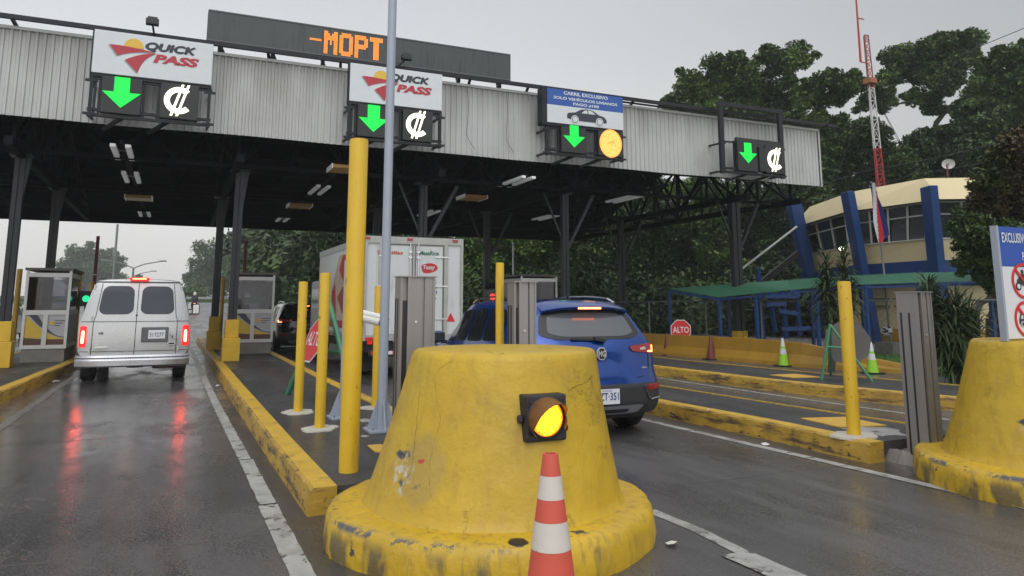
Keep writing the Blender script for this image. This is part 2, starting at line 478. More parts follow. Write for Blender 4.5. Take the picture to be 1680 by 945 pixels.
# pieces of grass blades on the lawn near the wall
def grass_patch(poly, n, h, z, name):
    rs = np.random.RandomState(3)
    P = np.array(poly); mn, mx = P.min(0), P.max(0)
    pts = []
    from mathutils.geometry import intersect_point_tri_2d
    def inside(x, y):
        c = False; j = len(poly) - 1
        for i in range(len(poly)):
            xi, yi = poly[i]; xj, yj = poly[j]
            if (yi > y) != (yj > y) and x < (xj - xi) * (y - yi) / (yj - yi) + xi: c = not c
            j = i
        return c
    while len(pts) < n:
        x, y = rs.uniform(mn, mx)
        if inside(x, y): pts.append((x, y))
    pts = np.array(pts); m = len(pts)
    a = rs.uniform(0, 2 * math.pi, m); hh = h * rs.uniform(.5, 1.3, m); w = .012
    dx, dy = np.cos(a) * w, np.sin(a) * w; lx, ly = rs.normal(0, h * .35, (2, m))
    V = np.zeros((m, 3, 3)); V[:, 0] = np.c_[pts[:, 0] - dx, pts[:, 1] - dy, np.full(m, z)]
    V[:, 1] = np.c_[pts[:, 0] + dx, pts[:, 1] + dy, np.full(m, z)]; V[:, 2] = np.c_[pts[:, 0] + lx, pts[:, 1] + ly, z + hh]
    me = bpy.data.meshes.new(name); me.from_pydata(V.reshape(-1, 3).tolist(), [], [(3 * i, 3 * i + 1, 3 * i + 2) for i in range(m)])
    me.materials.append(m_grassb); me.update()
    o = bpy.data.objects.new(name, me); link(o); tag(o, 'short green grass on the lawn behind the yellow wall', 'grass', kind='stuff'); return o
m_grassb = M('grass_blades', (.07, .17, .03), .6, var=.4, vs=1.2)
grass_patch([(16.0, 7), (15.35, 12), (14.85, 13.75), (14.55, 16.6), (14.6, 20), (19, 20), (21, 10), (20, 6)], 40000, .11, .095, 'grass')

# ------------------------------------------------------------------ toll islands
def island(name, outline, zt, label, kr=.19):
    """outline = (left polyline, right polyline), both near -> far"""
    L_, R_ = outline
    t = thing(name, label, 'traffic island', (L_[0][0], L_[0][1], 0), 'toll islands between the lanes')
    kw = .19
    # paving
    pts = [(x + kw, y + .05) for x, y in L_] + [(x - kr, y + .05) for x, y in R_[::-1]]
    b = MB(); b.slab(pts, -.05, zt - .012); b.build('paving', m_island, t)
    def kerb(pl, s):
        kw = .19 if s > 0 else kr
        inn = [(x + s * kw, y) for x, y in pl]
        b = MB()
        for i in range(len(pl) - 1):
            (x0, y0), (x1, y1) = pl[i], pl[i + 1]; (u0, v0), (u1, v1) = inn[i], inn[i + 1]
            n = max(1, int((y1 - y0) / .11))
            for k in range(n):
                a, c = k / n, (k + 1) / n
                q = lambda p, r, tt: (p[0] + (r[0] - p[0]) * tt, p[1] + (r[1] - p[1]) * tt)
                A, B_ = q(pl[i], pl[i + 1], a), q(pl[i], pl[i + 1], c); C, D = q(inn[i], inn[i + 1], a), q(inn[i], inn[i + 1], c)
                bot = -.03; jt = lambda p: (round(math.sin(p[1] * 37.1 + p[0]) * .006, 4), round(math.sin(p[1] * 23.7 + 2 * p[0]) * .005, 4)); ja, jb = jt(A), jt(B_)
                vs = [(A[0] - s * .03, A[1], bot), (B_[0] - s * .03, B_[1], bot), (A[0] + ja[0], A[1], zt - .022 + ja[1]), (B_[0] + jb[0], B_[1], zt - .022 + jb[1]),
                      (A[0] + s * .022 + ja[1], A[1], zt), (B_[0] + s * .022 + jb[1], B_[1], zt), (C[0], C[1], zt), (D[0], D[1], zt), (C[0], C[1], bot), (D[0], D[1], bot)]
                base = [(0, 1, 3, 2), (2, 3, 5, 4), (4, 5, 7, 6), (6, 7, 9, 8)]
                if s > 0: base = [f[::-1] for f in base]
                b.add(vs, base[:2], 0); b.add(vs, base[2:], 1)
                if i == 0 and k == 0: b.add(vs, [(0, 2, 4, 6, 8) if s > 0 else (8, 6, 4, 2, 0)], 0)
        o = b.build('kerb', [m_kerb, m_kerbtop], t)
    kerb(L_, 1)
    kerb([(x, y + (.35 if name else 0)) for x, y in R_], -1)
    return t
island('traffic_island', ([(1.0, 5.88), (.97, 8), (.93, 14), (.88, 28), (.86, 34)], [(2.76, 5.9), (2.74, 10), (2.68, 14), (2.66, 28), (2.64, 34)]), .2,
       'toll island behind the blinking amber light, left of the blue car')
island('traffic_island', ([(6.35, 5.5), (6.38, 7), (6.30, 9), (6.15, 16), (6.1, 34)], [(7.85, 5.5), (7.70, 8), (7.6, 11), (7.6, 34)]), .2,
       'toll island right of the blue car, with chipped kerb end and yellow mat', kr=.055)
island('traffic_island', ([(10.75, 7.0), (10.5, 7.8), (10.1, 9.6), (9.92, 11), (9.8, 14), (9.8, 34)], [(12.5, 7.0), (12.3, 8.5), (11.9, 11), (11.6, 15), (11.5, 34)]), .2,
       'toll island farthest right, carrying the green tripod seen from behind', kr=.05)
island('traffic_island', ([(-4.3, 11), (-4.2, 16), (-4.15, 34)], [(-2.72, 11), (-2.42, 14.5), (-2.2, 20), (-2.15, 34)]), .2,
       'toll island at the left edge with the booth beside the silver van')

# broken concrete nose between kerb end and barrier, on both nearest islands
for (x0, x1, y0, y1, lab) in ((1.22, 2.6, 5.45, 6.05, 'broken dark concrete lump behind the yellow barrier with amber light'), (6.55, 7.6, 5.0, 5.75, 'broken grey concrete lump between chipped kerb end and right barrier')):
    b = MB(); rr = random.Random(int(x0 * 10)); nn = 9
    for j in range(nn):
        for i in range(nn):
            u, v = i / (nn - 1), j / (nn - 1)
            b.v.append((x0 + (x1 - x0) * u + rr.uniform(-.03, .03), y0 + (y1 - y0) * v + rr.uniform(-.03, .03), -.03 if i in (0, nn - 1) or j in (0, nn - 1) else (.03 + .17 * v ** .5) * (0.5 + .5 * math.sin(u * 9 + v * 3)) * .5 + .09 * v + rr.uniform(-.02, .03)))
    for j in range(nn - 1):
        for i in range(nn - 1):
            b.f.append((j * nn + i, j * nn + i + 1, (j + 1) * nn + i + 1, (j + 1) * nn + i)); b.m.append(0)
    o = b.build('concrete_lump', m_concrete, None); tag(o, lab, 'rubble')

# ------------------------------------------------------------------ wall at the right of the last lane
m_wall = M('ochre_wall_paint', (.36, .20, .02), .5, var=.14, vs=1.5, bump=.3, bs=12, dirt=((.22, .13, .03), 2.0, .55, .3, (2, 2, .6)))
wl = [(15.22, 11.4, .08), (15.05, 12.02, .19), (14.8, 12.8, .31), (14.52, 13.75, .47), (14.33, 14.4, .59), (14.25, 15.2, .62), (14.15, 16.8, .64), (13.75, 19.8, .63), (13.5, 26, .66), (13.3, 40, .7)]
b = MB(); prof = lambda h: [(-.22, 0), (-.20, .10), (-.08, min(.30, h * .55)), (-.04, h), (.10, h), (.12, -.1)]
for i, (x, y, h) in enumerate(wl):
    for dx, z in prof(h): b.v.append((x + .2 + dx, y, z))
for i in range(len(wl) - 1):
    for k in range(5):
        b.f.append((i * 6 + k, (i + 1) * 6 + k, (i + 1) * 6 + k + 1, i * 6 + k + 1)); b.m.append(0)
b.f.append((0, 1, 2, 3, 4, 5)); b.m.append(0)
o = b.build('barrier_wall', m_wall); tag(o, 'long low ochre yellow concrete barrier wall beside the rightmost lane', 'wall')

# ------------------------------------------------------------------ the two big yellow crash barriers
def bar_mat():
    m = m_yellow.copy(); m.name = 'crash_barrier_paint'; return m
m_barbase = M('yellow_plinth_paint', (.54, .345, .018), .42, var=.16, vs=3, bump=.5, bs=12, chips=((.055, .055, .06), 3.6, .625, .02, (1, 1, 1.3)), dirt=((.26, .18, .05), 5, .52, .2, (4, 4, .6)))
def worn_rim(m):
    N = m.node_tree.nodes; L = m.node_tree.links; b = N['Principled BSDF']; src = b.inputs['Base Color'].links[0].from_socket
    tc = N.new('ShaderNodeTexCoord'); sp = N.new('ShaderNodeSeparateXYZ'); L.new(tc.outputs['Object'], sp.inputs[0])
    def rng(v, a, b_, c_, d):
        r = N.new('ShaderNodeMapRange'); L.new(v, r.inputs[0]); r.clamp = True
        for i, x in enumerate((a, b_, c_, d)): r.inputs[i + 1].default_value = x
        return r.outputs[0]
    def mul(a, c):
        n = N.new('ShaderNodeMath'); n.operation = 'MULTIPLY'; L.new(a, n.inputs[0]); L.new(c, n.inputs[1]); return n.outputs[0]
    nz = N.new('ShaderNodeTexNoise'); nz.inputs['Scale'].default_value = 6; nz.inputs['Detail'].default_value = 12; nz.inputs['Roughness'].default_value = .78; L.new(tc.outputs['Object'], nz.inputs['Vector'])
    k = mul(mul(rng(sp.outputs['Z'], .175, .20, 0, 1), rng(sp.outputs['Z'], .215, .228, 1, 0)), rng(sp.outputs['X'], -.15, -.55, 0, 1))
    k = mul(k, rng(nz.outputs['Fac'], .50, .53, 0, 1))
    nz2 = N.new('ShaderNodeTexNoise'); nz2.inputs['Scale'].default_value = 3; nz2.inputs['Detail'].default_value = 8
    mp = N.new('ShaderNodeMapping'); mp.inputs['Scale'].default_value = (1.4, 1.4, .7); L.new(tc.outputs['Object'], mp.inputs[0]); L.new(mp.outputs[0], nz2.inputs['Vector'])
    low = mul(rng(nz2.outputs['Fac'], .52, .60, 0, .85), rng(sp.outputs['Z'], .19, .12, 0, 1)); low = mul(low, rng(sp.outputs['X'], .5, -.1, .15, 1))
    sb = gp(850, 887, .235); vd = N.new('ShaderNodeVectorMath'); vd.operation = 'DISTANCE'; L.new(tc.outputs['Object'], vd.inputs[0]); vd.inputs[1].default_value = (sb.x - 2.10, sb.y - 5.04, .235)
    wob = N.new('ShaderNodeMath'); wob.operation = 'MULTIPLY_ADD'; L.new(nz.outputs['Fac'], wob.inputs[0]); wob.inputs[1].default_value = .07; L.new(vd.outputs['Value'], wob.inputs[2])
    spot = rng(wob.outputs[0], .088, .094, 1, 0)
    for f, c in ((low, (.10, .085, .05)), (k, (.085, .085, .085)), (spot, (.02, .018, .015))):
        x = N.new('ShaderNodeMix'); x.data_type = 'RGBA'; L.new(f, x.inputs[0]); L.new(src, x.inputs[6]); x.inputs[7].default_value = (*c, 1); src = x.outputs[2]
    L.new(src, b.inputs['Base Color'])
worn_rim(m_barbase)
def crash_barrier(cx, cy, label, seed):
    t = thing('crash_barrier', label, 'crash barrier', (cx, cy, 0), 'yellow cone shaped crash barriers at the island noses')
    rr = random.Random(seed)
    ph = [rr.uniform(0, 6.28) for _ in range(6)]
    def rf(tt, z): return 1 + .006 * math.sin(3 * tt + ph[0]) + .004 * math.sin(7 * tt + ph[1] + z * 3) + .003 * math.sin(17 * tt + z * 9 + ph[2])
    def rp(tt, z): return 1 + .010 * math.sin(4 * tt + ph[3]) + .006 * math.sin(11 * tt + ph[4]) + .004 * math.sin(29 * tt + z * 20)
    pr = [(1.13, -.02), (1.135, .06), (1.125, .15), (1.11, .20), (1.085, .222), (1.0, .232), (.86, .238), (.80, .238)]
    b = MB(); b.lathe(pr, cx, cy, 96, rfun=rp, caps=False); b.build('plinth', m_barbase, t, smooth=True)
    pr = [(.92, .225), (.895, .25), (.878, .30), (.845, .42), (.80, .58), (.76, .75), (.715, .95), (.685, 1.10), (.665, 1.19), (.652, 1.222), (.632, 1.236), (.40, 1.244), (.02, 1.247)]
    b = MB(); b.lathe(pr, cx, cy, 96, rfun=rf, shift=lambda z: (.09 * z / 1.25, -.03 * z / 1.25)); b.build('body', m_barbody, t, smooth=True)
    return t

# barrier body paint: yellow with rain streaks, scuffs, hairline cracks and grey patches of touched-up paint
def barbody():
    m = bpy.data.materials.new('crash_barrier_paint'); m.use_nodes = True
    N = m.node_tree.nodes; L = m.node_tree.links; b = N['Principled BSDF']; tc = N.new('ShaderNodeTexCoord')
    def noise(scale, det=6, st=(1, 1, 1), ro=.6, loc=(0, 0, 0)):
        mp = N.new('ShaderNodeMapping'); L.new(tc.outputs['Object'], mp.inputs[0]); mp.inputs['Scale'].default_value = st; mp.inputs['Location'].default_value = loc
        n = N.new('ShaderNodeTexNoise'); n.inputs['Scale'].default_value = scale; n.inputs['Detail'].default_value = det; n.inputs['Roughness'].default_value = ro
        L.new(mp.outputs[0], n.inputs['Vector']); return n.outputs['Fac']
    def rng(v, a, b_, c_, d):
        r = N.new('ShaderNodeMapRange'); L.new(v, r.inputs[0])
        for i, x in enumerate((a, b_, c_, d)): r.inputs[i + 1].default_value = x
        r.clamp = True; return r.outputs[0]
    def mth(op, a, b_=None):
        n = N.new('ShaderNodeMath'); n.operation = op
        for i, v in enumerate((a, b_)):
            if v is None: continue
            if isinstance(v, (int, float)): n.inputs[i].default_value = v
            else: L.new(v, n.inputs[i])
        return n.outputs[0]
    def mixc(f, a, c):
        x = N.new('ShaderNodeMix'); x.data_type = 'RGBA'
        if isinstance(f, float): x.inputs[0].default_value = f
        else: L.new(f, x.inputs[0])
        for i, v in ((6, a), (7, c)):
            if isinstance(v, tuple): x.inputs[i].default_value = (*v, 1)
            else: L.new(v, x.inputs[i])
        return x.outputs[2]
    c = mixc(rng(noise(1.6), .3, .7, 0, 1), (.44, .285, .020), (.55, .362, .016))
    c = mixc(mth('MULTIPLY', rng(noise(2.6, 7, (1, 1, 1), .7, (3, 1, 7)), .60, .66, 0, 1), .5), c, (.36, .235, .04))
    c = mixc(rng(noise(5, 6, (2.2, 2.2, .28)), .52, .78, 0, .6), c, (.33, .205, .028))
    # tyre-shaped grey-brown smear, left of the middle, and a patch of scraped paint below it
    def blob(cx, cy, cz, rx, rz, soft=.5, warp=.25):
        sp = N.new('ShaderNodeSeparateXYZ'); L.new(tc.outputs['Object'], sp.inputs[0])
        w = mth('MULTIPLY', mth('SUBTRACT', noise(9, 5), .5), warp)
        dx = mth('MULTIPLY', mth('SUBTRACT', mth('ADD', sp.outputs['X'], w), cx), 1 / rx)
        dy = mth('MULTIPLY', mth('SUBTRACT', sp.outputs['Y'], cy), 1 / rx)
        dz = mth('MULTIPLY', mth('SUBTRACT', mth('ADD', sp.outputs['Z'], w), cz), 1 / rz)
        d = mth('SQRT', mth('ADD', mth('ADD', mth('MULTIPLY', dx, dx), mth('MULTIPLY', dy, dy)), mth('MULTIPLY', dz, dz)))
        return rng(d, 1 - soft, 1.0, 1, 0)
    c = mixc(mth('MULTIPLY', blob(-.62, -.42, .52, .20, .26, .25, .12), .38), c, (.24, .18, .09))
    scr = mth('MULTIPLY', blob(-.74, -.28, .50, .13, .17, .5, .3), rng(noise(16, 6), .47, .56, 0, 1))
    c = mixc(scr, c, (.50, .46, .38))
    scr2 = mth('MULTIPLY', blob(-.74, -.24, .60, .11, .035, .3, .1), rng(noise(12, 4), .42, .5, 0, 1))
    c = mixc(scr2, c, (.05, .05, .06))
    scr3 = mth('MULTIPLY', blob(-.70, -.36, .45, .12, .03, .3, .16), rng(noise(14, 4), .45, .55, 0, 1))
    c = mixc(scr3, c, (.09, .085, .08))
    scr4 = blob(-.66, -.42, .585, .035, .016, .3, .04)
    c = mixc(scr4, c, (.45, .05, .03))
    spk = rng(noise(22, 3), .735, .76, 0, 1); c = mixc(spk, c, (.16, .10, .04))
    # hairline cracks
    cr1 = rng(mth('ABSOLUTE', mth('SUBTRACT', noise(1.2, 9, (1, 1, 1), .72), .5)), 0, .0050, 1, 0)
    cr1 = mth('MULTIPLY', cr1, rng(noise(1.7, 2, (1, 1, 1), .5, (5, 3, 1)), .46, .54, 0, 1))
    c = mixc(mth('MULTIPLY', cr1, .8), c, (.12, .08, .03))
    L.new(c, b.inputs['Base Color'])
    L.new(rng(noise(3), .3, .7, .34, .52), b.inputs['Roughness'])
    h = mth('ADD', mth('MULTIPLY', noise(7, 6, (1, 1, 1), .55), 1.0), mth('MULTIPLY', noise(45, 3), .12))
    h = mth('ADD', h, mth('MULTIPLY', cr1, -.5))
    bp = N.new('ShaderNodeBump'); bp.inputs['Strength'].default_value = .45; bp.inputs['Distance'].default_value = .035
    L.new(h, bp.inputs['Height']); L.new(bp.outputs[0], b.inputs['Normal'])
    return m
m_barbody = barbody()
BX, BY = 2.10, 5.04
crash_barrier(BX, BY, 'big yellow cone shaped concrete barrier carrying the lit amber light', 1)
crash_barrier(7.12, 4.2, 'big yellow concrete barrier at the right edge below the EXCLUSIVO sign', 2)
# ================================================================== CANOPY
can = thing('toll_canopy', 'long toll plaza canopy with ribbed white fascia over dark steel trusses', 'canopy', (5.7, 25, 0))
FX0, FX1, FZ0, FZ1, FY = -9.5, 19.35, 5.46, 7.33, 18.0
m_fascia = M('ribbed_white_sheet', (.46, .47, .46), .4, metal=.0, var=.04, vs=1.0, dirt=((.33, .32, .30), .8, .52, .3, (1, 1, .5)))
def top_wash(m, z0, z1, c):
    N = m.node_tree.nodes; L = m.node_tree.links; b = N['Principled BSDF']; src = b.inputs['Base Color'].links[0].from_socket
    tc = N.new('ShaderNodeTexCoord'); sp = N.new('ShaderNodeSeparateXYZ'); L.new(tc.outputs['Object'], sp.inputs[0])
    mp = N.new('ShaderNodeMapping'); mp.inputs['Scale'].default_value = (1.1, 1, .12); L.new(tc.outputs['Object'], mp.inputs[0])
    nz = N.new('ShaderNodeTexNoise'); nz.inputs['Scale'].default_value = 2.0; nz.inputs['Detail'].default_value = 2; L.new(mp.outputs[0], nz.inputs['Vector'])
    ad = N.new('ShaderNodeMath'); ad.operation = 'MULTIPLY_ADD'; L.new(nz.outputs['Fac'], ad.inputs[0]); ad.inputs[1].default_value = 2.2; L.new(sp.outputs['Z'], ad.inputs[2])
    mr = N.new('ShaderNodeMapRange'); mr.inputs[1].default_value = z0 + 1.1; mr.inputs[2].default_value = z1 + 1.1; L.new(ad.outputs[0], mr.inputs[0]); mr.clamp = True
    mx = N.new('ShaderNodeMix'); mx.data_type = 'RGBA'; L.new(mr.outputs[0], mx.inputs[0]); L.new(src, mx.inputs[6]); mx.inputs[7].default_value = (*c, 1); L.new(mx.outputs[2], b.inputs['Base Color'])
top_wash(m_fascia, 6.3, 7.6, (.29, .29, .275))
b = MB(); pitch = .152; x = FX0; pts = []
while x < FX1 - .01:
    for dx, dy in ((0, 0), (.05, 0), (.068, .03), (.134, .03)):
        pts.append((min(x + dx, FX1), FY + dy))
    x += pitch
pts.append((FX1, FY))
rr = random.Random(2)
for i, (x, y) in enumerate(pts): b.v += [(x, y, FZ0 + .012 * math.sin(x * 1.3)), (x, y, FZ1)]
for i in range(len(pts) - 1): b.f.append((2 * i, 2 * i + 2, 2 * i + 3, 2 * i + 1)); b.m.append(0)
b.box(FX0, FX1, FY + .06, FY + .09, FZ0 + .02, FZ1 - .02, 0)
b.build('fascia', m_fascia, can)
b = MB(); b.box(FX0, FX1 + .03, FY - .03, FY + .1, FZ1, FZ1 + .07); b.box(FX1, FX1 + .06, FY - .03, FY + .12, FZ0 - .02, FZ1 + .07)
b.build('fascia_trim', M('white_trim', (.42, .43, .42), .45, var=.08), can)
# roof: two slopes behind the fascia
RY0, RYR, RY1, RZE, RZR = 18.15, 25.8, 33.6, 5.08, 7.3
b = MB(); rx0, rx1 = -9.5, 18.8
zf = 5.75
b.add([(rx0, RY0, zf), (rx1, RY0, zf), (rx1, RYR, RZR), (rx0, RYR, RZR), (rx1, RY1, RZE), (rx0, RY1, RZE)], [(0, 1, 2, 3), (3, 2, 4, 5)])
b.add([(rx0, RY0, zf + .05), (rx1, RY0, zf + .05), (rx1, RYR, RZR + .05), (rx0, RYR, RZR + .05), (rx1, RY1, RZE + .05), (rx0, RY1, RZE + .05)], [(3, 2, 1, 0), (5, 4, 2, 3)])
b.box(rx0, rx1, RY1 - .05, RY1 + .06, RZE - .28, RZE + .12)
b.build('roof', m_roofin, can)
b = MB()
for y in np.arange(18.6, 33.5, 1.25):
    z = zf + (RZR - zf) * (y - RY0) / (RYR - RY0) if y < RYR else RZR + (RZE - RZR) * (y - RYR) / (RY1 - RYR)
    b.box(rx0, rx1, y - .04, y + .04, z - .16, z - .02)
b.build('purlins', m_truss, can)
def roofz(y): return zf + (RZR - zf) * (y - RY0) / (RYR - RY0) if y < RYR else RZR + (RZE - RZR) * (y - RYR) / (RY1 - RYR)
XC = [(-3.45, -3.4), (1.2, 1.1), (6.12, 6.1), (10.6, 10.2), (16.6, 15.95)]
def truss_along_y(x):
    b = MB(); zc = 4.95
    b.beam((x, 18.1, zc), (x, 33.4, zc - .02), .16, .18)
    b.beam((x, 18.3, roofz(18.3) - .15), (x, RYR, RZR - .2), .12, .14); b.beam((x, RYR, RZR - .2), (x, 33.4, RZE - .1), .12, .14)
    k = 0
    for y in np.arange(18.6, 33, 1.55):
        zt = roofz(y) - .15; b.beam((x, y, zc), (x, y, zt), .07)
        y2 = y + 1.55
        if y2 < 33:
            z2 = roofz(y2) - .15
            if k % 2 == 0: b.beam((x, y, zc), (x, y2, z2), .07)
            else: b.beam((x, y, zt), (x, y2, zc), .07)
        k += 1
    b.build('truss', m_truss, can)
for xf, xb in XC: truss_along_y((xf + xb) / 2 if xf < 16 else 16.35)
truss_along_y(18.6)
for y in (19.45, 25.0, 30.2):
    b = MB(); zc = 5.0; zt = roofz(y) - .2
    b.beam((-9.4, y, zc), (18.7, y, zc), .09, .10); b.beam((-9.4, y, zt), (18.7, y, zt), .12, .12)
    k = 0
    for x in np.arange(-8.6, 18.5, 1.4):
        b.beam((x, y, zc), (x + .7, y, zt), .06); b.beam((x + .7, y, zt), (x + 1.4, y, zc), .06)
    b.build('truss', m_truss, can)
m_colgrey = M('column_steel', (.009, .010, .015), .5, metal=.0, var=.15, vs=3)
def column(x, y, z0, guard, top=4.9, base='block', w=.105, brace=True):
    b = MB()
    for s in (-1, 1):
        b.box(x + s * (w * .56) - w * .44, x + s * (w * .56) + w * .44, y - .09, y + .09, z0, top)
    b.box(x - .03, x + .03, y - .06, y + .06, z0, top)
    if brace: b.beam((x + .10, y, 3.25), (x + 1.0, y, 4.9), .10); b.beam((x - .10, y, 3.55), (x - .70, y, 4.9), .05)
    else: b.beam((x + .05, y, 4.0), (x + .16, y, 4.9), .12)
    b.box(x - .22, x + .22, y - .2, y + .2, top, top + .05)
    c = b.build('column', m_colgrey, can)
    g = MB()
    if base == 'block':
        g.box(x - .205, x + .205, y - .22, y + .22, z0, z0 + .56); g.box(x - .16, x + .16, y - .145, y + .145, z0 + .561, z0 + 1.0)
    else:
        g.box(x - .19, x - .02, y - .16, y + .16, z0, z0 + guard); g.box(x + .02, x + .19, y - .16, y + .16, z0, z0 + guard)
    g.build('base_guard', M('base_guard_yellow', (.58, .36, .02), .45, var=.12, vs=3), c, bevel=.012)
for i, (xf, xb) in enumerate(XC):
    if i < 4: column(xf + (.07 if i == 1 else 0), 19.75, .19, 1.0, brace=i > 1)
    else: column(xf, 19.1, .1, .62, base='wrap', w=.17)
    column(xb, 25.0, .19 if i < 4 else .1, 1.0, w=.11, brace=i > 2)
# roof-edge rail above the fascia with brackets
b = MB(); zr = 7.53
b.beam((-9.5, 17.78, zr), (19.8, 17.78, zr - .02), .09, .095); b.beam((11.0, 17.95, zr - .07), (19.2, 17.95, zr - .09), .04, .05)
b.beam((19.5, 17.7, zr - .05), (20.0, 17.75, zr - .03), .09, .08)
for x in np.arange(-7.0, 19.2, 1.72):
    b.beam((x, 17.76, zr + .02), (x + .10, 18.25, 7.38), .07, .05)
b.build('top_rail', m_dark, can)
# longitudinal lighting beams
for x in (-1.35, 3.75, 8.6, 13.3):
    b = MB(); b.beam((x, 18.2, 5.12), (x, 33, 5.10), .09, .10); b.build('lighting_beam', m_truss, can)

# lamps below the canopy
m_tube = M('white_enamel_reflector', (.75, .75, .74), .3, var=.03, emit=(.8, .82, .85), es=.10)
m_boxlamp = M('amber_diffuser', (.30, .16, .04), .35, var=.1, emit=(.9, .45, .1), es=.025)
def tube_pair(x, y, label):
    t = thing('ceiling_light', label, 'ceiling light', (x, y, 5.0), 'lamps hung on the lighting beams below the canopy')
    for s in (-1, 1):
        b = MB(); b.box(x + s * .15 - .055, x + s * .15 + .055, y - .85, y + .85, 4.98, 5.05); b.build('reflector', m_tube, t)
    b = MB(); b.box(x - .2, x + .2, y - .1, y + .1, 5.051, 5.075); b.build('bracket', m_dark, t)
def box_lamp(x, y, label):
    t = thing('box_light', label, 'ceiling light', (x, y, 5.0), 'amber box lamps below the canopy')
    b = MB(); b.box(x - .38, x + .38, y - .40, y + .40, 4.96, 5.06); b.build('housing', m_boxlamp, t, bevel=.02)
    b = MB()
    for s in (-1, 1): b.box(x + s * .395 - .012, x + s * .395 + .012, y - .4, y + .4, 4.955, 5.07)
    b.build('frame', m_tube, t)
tube_pair(-1.35, 18.9, 'pair of white tube lamps nearest the camera, under the leftmost white sign')
tube_pair(-1.35, 22.6, 'second pair of white tube lamps in the left row, behind the first pair')
box_lamp(-1.35, 26.9, 'amber box lamp in the leftmost lamp row above the silver van')
tube_pair(-1.35, 31.6, 'farthest pair of white tube lamps in the left row, at the canopy back edge')
box_lamp(3.75, 18.9, 'amber box lamp beside the tall yellow post')
tube_pair(3.75, 22.8, 'white tube lamps between the two amber boxes left of the tall yellow post')
box_lamp(3.75, 26.8, 'amber box lamp farther back, left of the tall yellow post')
tube_pair(3.75, 31.3, 'white tube lamps at the canopy back edge left of the tall yellow post')
tube_pair(8.6, 18.9, 'white tube lamps just below the fascia left of the car pictogram sign')
box_lamp(8.6, 22.4, 'amber box lamp above the truck, left of the car pictogram sign')
tube_pair(8.6, 27.0, 'white tube lamps above the rear top corner of the white truck')
tube_pair(13.3, 20.6, 'dim white tube lamps under the right part of the fascia')
tube_pair(13.3, 26.4, 'dim white tube lamps farther back among the right trusses')

# ------------------------------------------------------------------ lane signs on the fascia
m_logo_red = M('logo_red', (.42, .035, .05), .5, var=.04); m_logo_yel = M('logo_yellow', (.72, .46, .06), .5, var=.03)
m_logo_dk = M('logo_dark', (.03, .035, .05), .5, var=.03); m_logo_gr = M('logo_grey_shadow', (.30, .31, .33), .5, var=.03)
m_signblue = M('sign_blue', (.02, .09, .36), .45, var=.05)
m_displaybox = M('display_black', (.018, .019, .02), .5, var=.1)
def arrow(parent, cx, zt, s=1.0, Y=17.3):
    b = MB(); w, hw, hs, ht = .15 * s, .365 * s, .33 * s, .34 * s
    b.plate([(cx - w, zt), (cx + w, zt), (cx + w, zt - hs), (cx + hw, zt - hs), (cx, zt - hs - ht), (cx - hw, zt - hs), (cx - w, zt - hs)][::-1], Y, .01)
    return b.build('arrow', m_green_em, parent)
def colon(parent, cx, cz, s=1.0, Y=17.3):
    b = MB(); n = 26
    for i in range(n):
        a0, a1 = R(48 + 268 * i / n), R(48 + 268 * (i + 1) / n)
        ro, ri = .35 * s, .215 * s
        pts = [(cx - .01 + math.cos(a) * r * 1.0, cz + math.sin(a) * r) for a, r in ((a0, ri), (a0, ro), (a1, ro), (a1, ri))]
        b.plate(pts[::-1], Y, .01)
    for dx in (-.05, .085):
        b.plate([(cx + (dx - .16) * s, cz - .41 * s), (cx + (dx - .10) * s, cz - .41 * s), (cx + (dx + .14) * s, cz + .42 * s), (cx + (dx + .08) * s, cz + .42 * s)], Y - .003, .01)
    return b.build('currency_symbol', m_cream_em, parent)
def coin(parent, cx, cz, Y=17.3):
    b = MB(); n = 40
    b.plate([(cx + .36 * math.cos(2 * math.pi * i / n), cz + .40 * math.sin(2 * math.pi * i / n)) for i in range(n)], Y, .01)
    o = b.build('coin_lamp', M('coin_orange_led', (.5, .25, .05), .5, var=0, emit=(1, .46, .10), es=1.25), parent)
    b = MB(); rr = random.Random(4)
    for i in range(26):
        a = rr.uniform(0, 6.28); r = rr.uniform(0, .3) ; l = rr.uniform(.03, .09); x, z = cx + r * math.cos(a), cz + .9 * r * math.sin(a)
        if rr.random() < .5: b.plate([(x, z), (x + l, z), (x + l, z + .008), (x, z + .008)], Y - .004, .003)
        else: b.plate([(x, z), (x + .008, z), (x + .008, z + l), (x, z + l)], Y - .004, .003)
    for k in range(30):
        a0, a1 = 2 * math.pi * k / 30, 2 * math.pi * (k + 1) / 30
        b.plate([(cx + .335 * math.cos(a0), cz + .375 * math.sin(a0)), (cx + .345 * math.cos(a0), cz + .385 * math.sin(a0)), (cx + .345 * math.cos(a1), cz + .385 * math.sin(a1)), (cx + .335 * math.cos(a1), cz + .375 * math.sin(a1))], Y - .004, .003)
    b.build('coin_relief', M('coin_line', (.5, .2, .05), .5, var=0, emit=(1, .30, .04), es=.6), o)
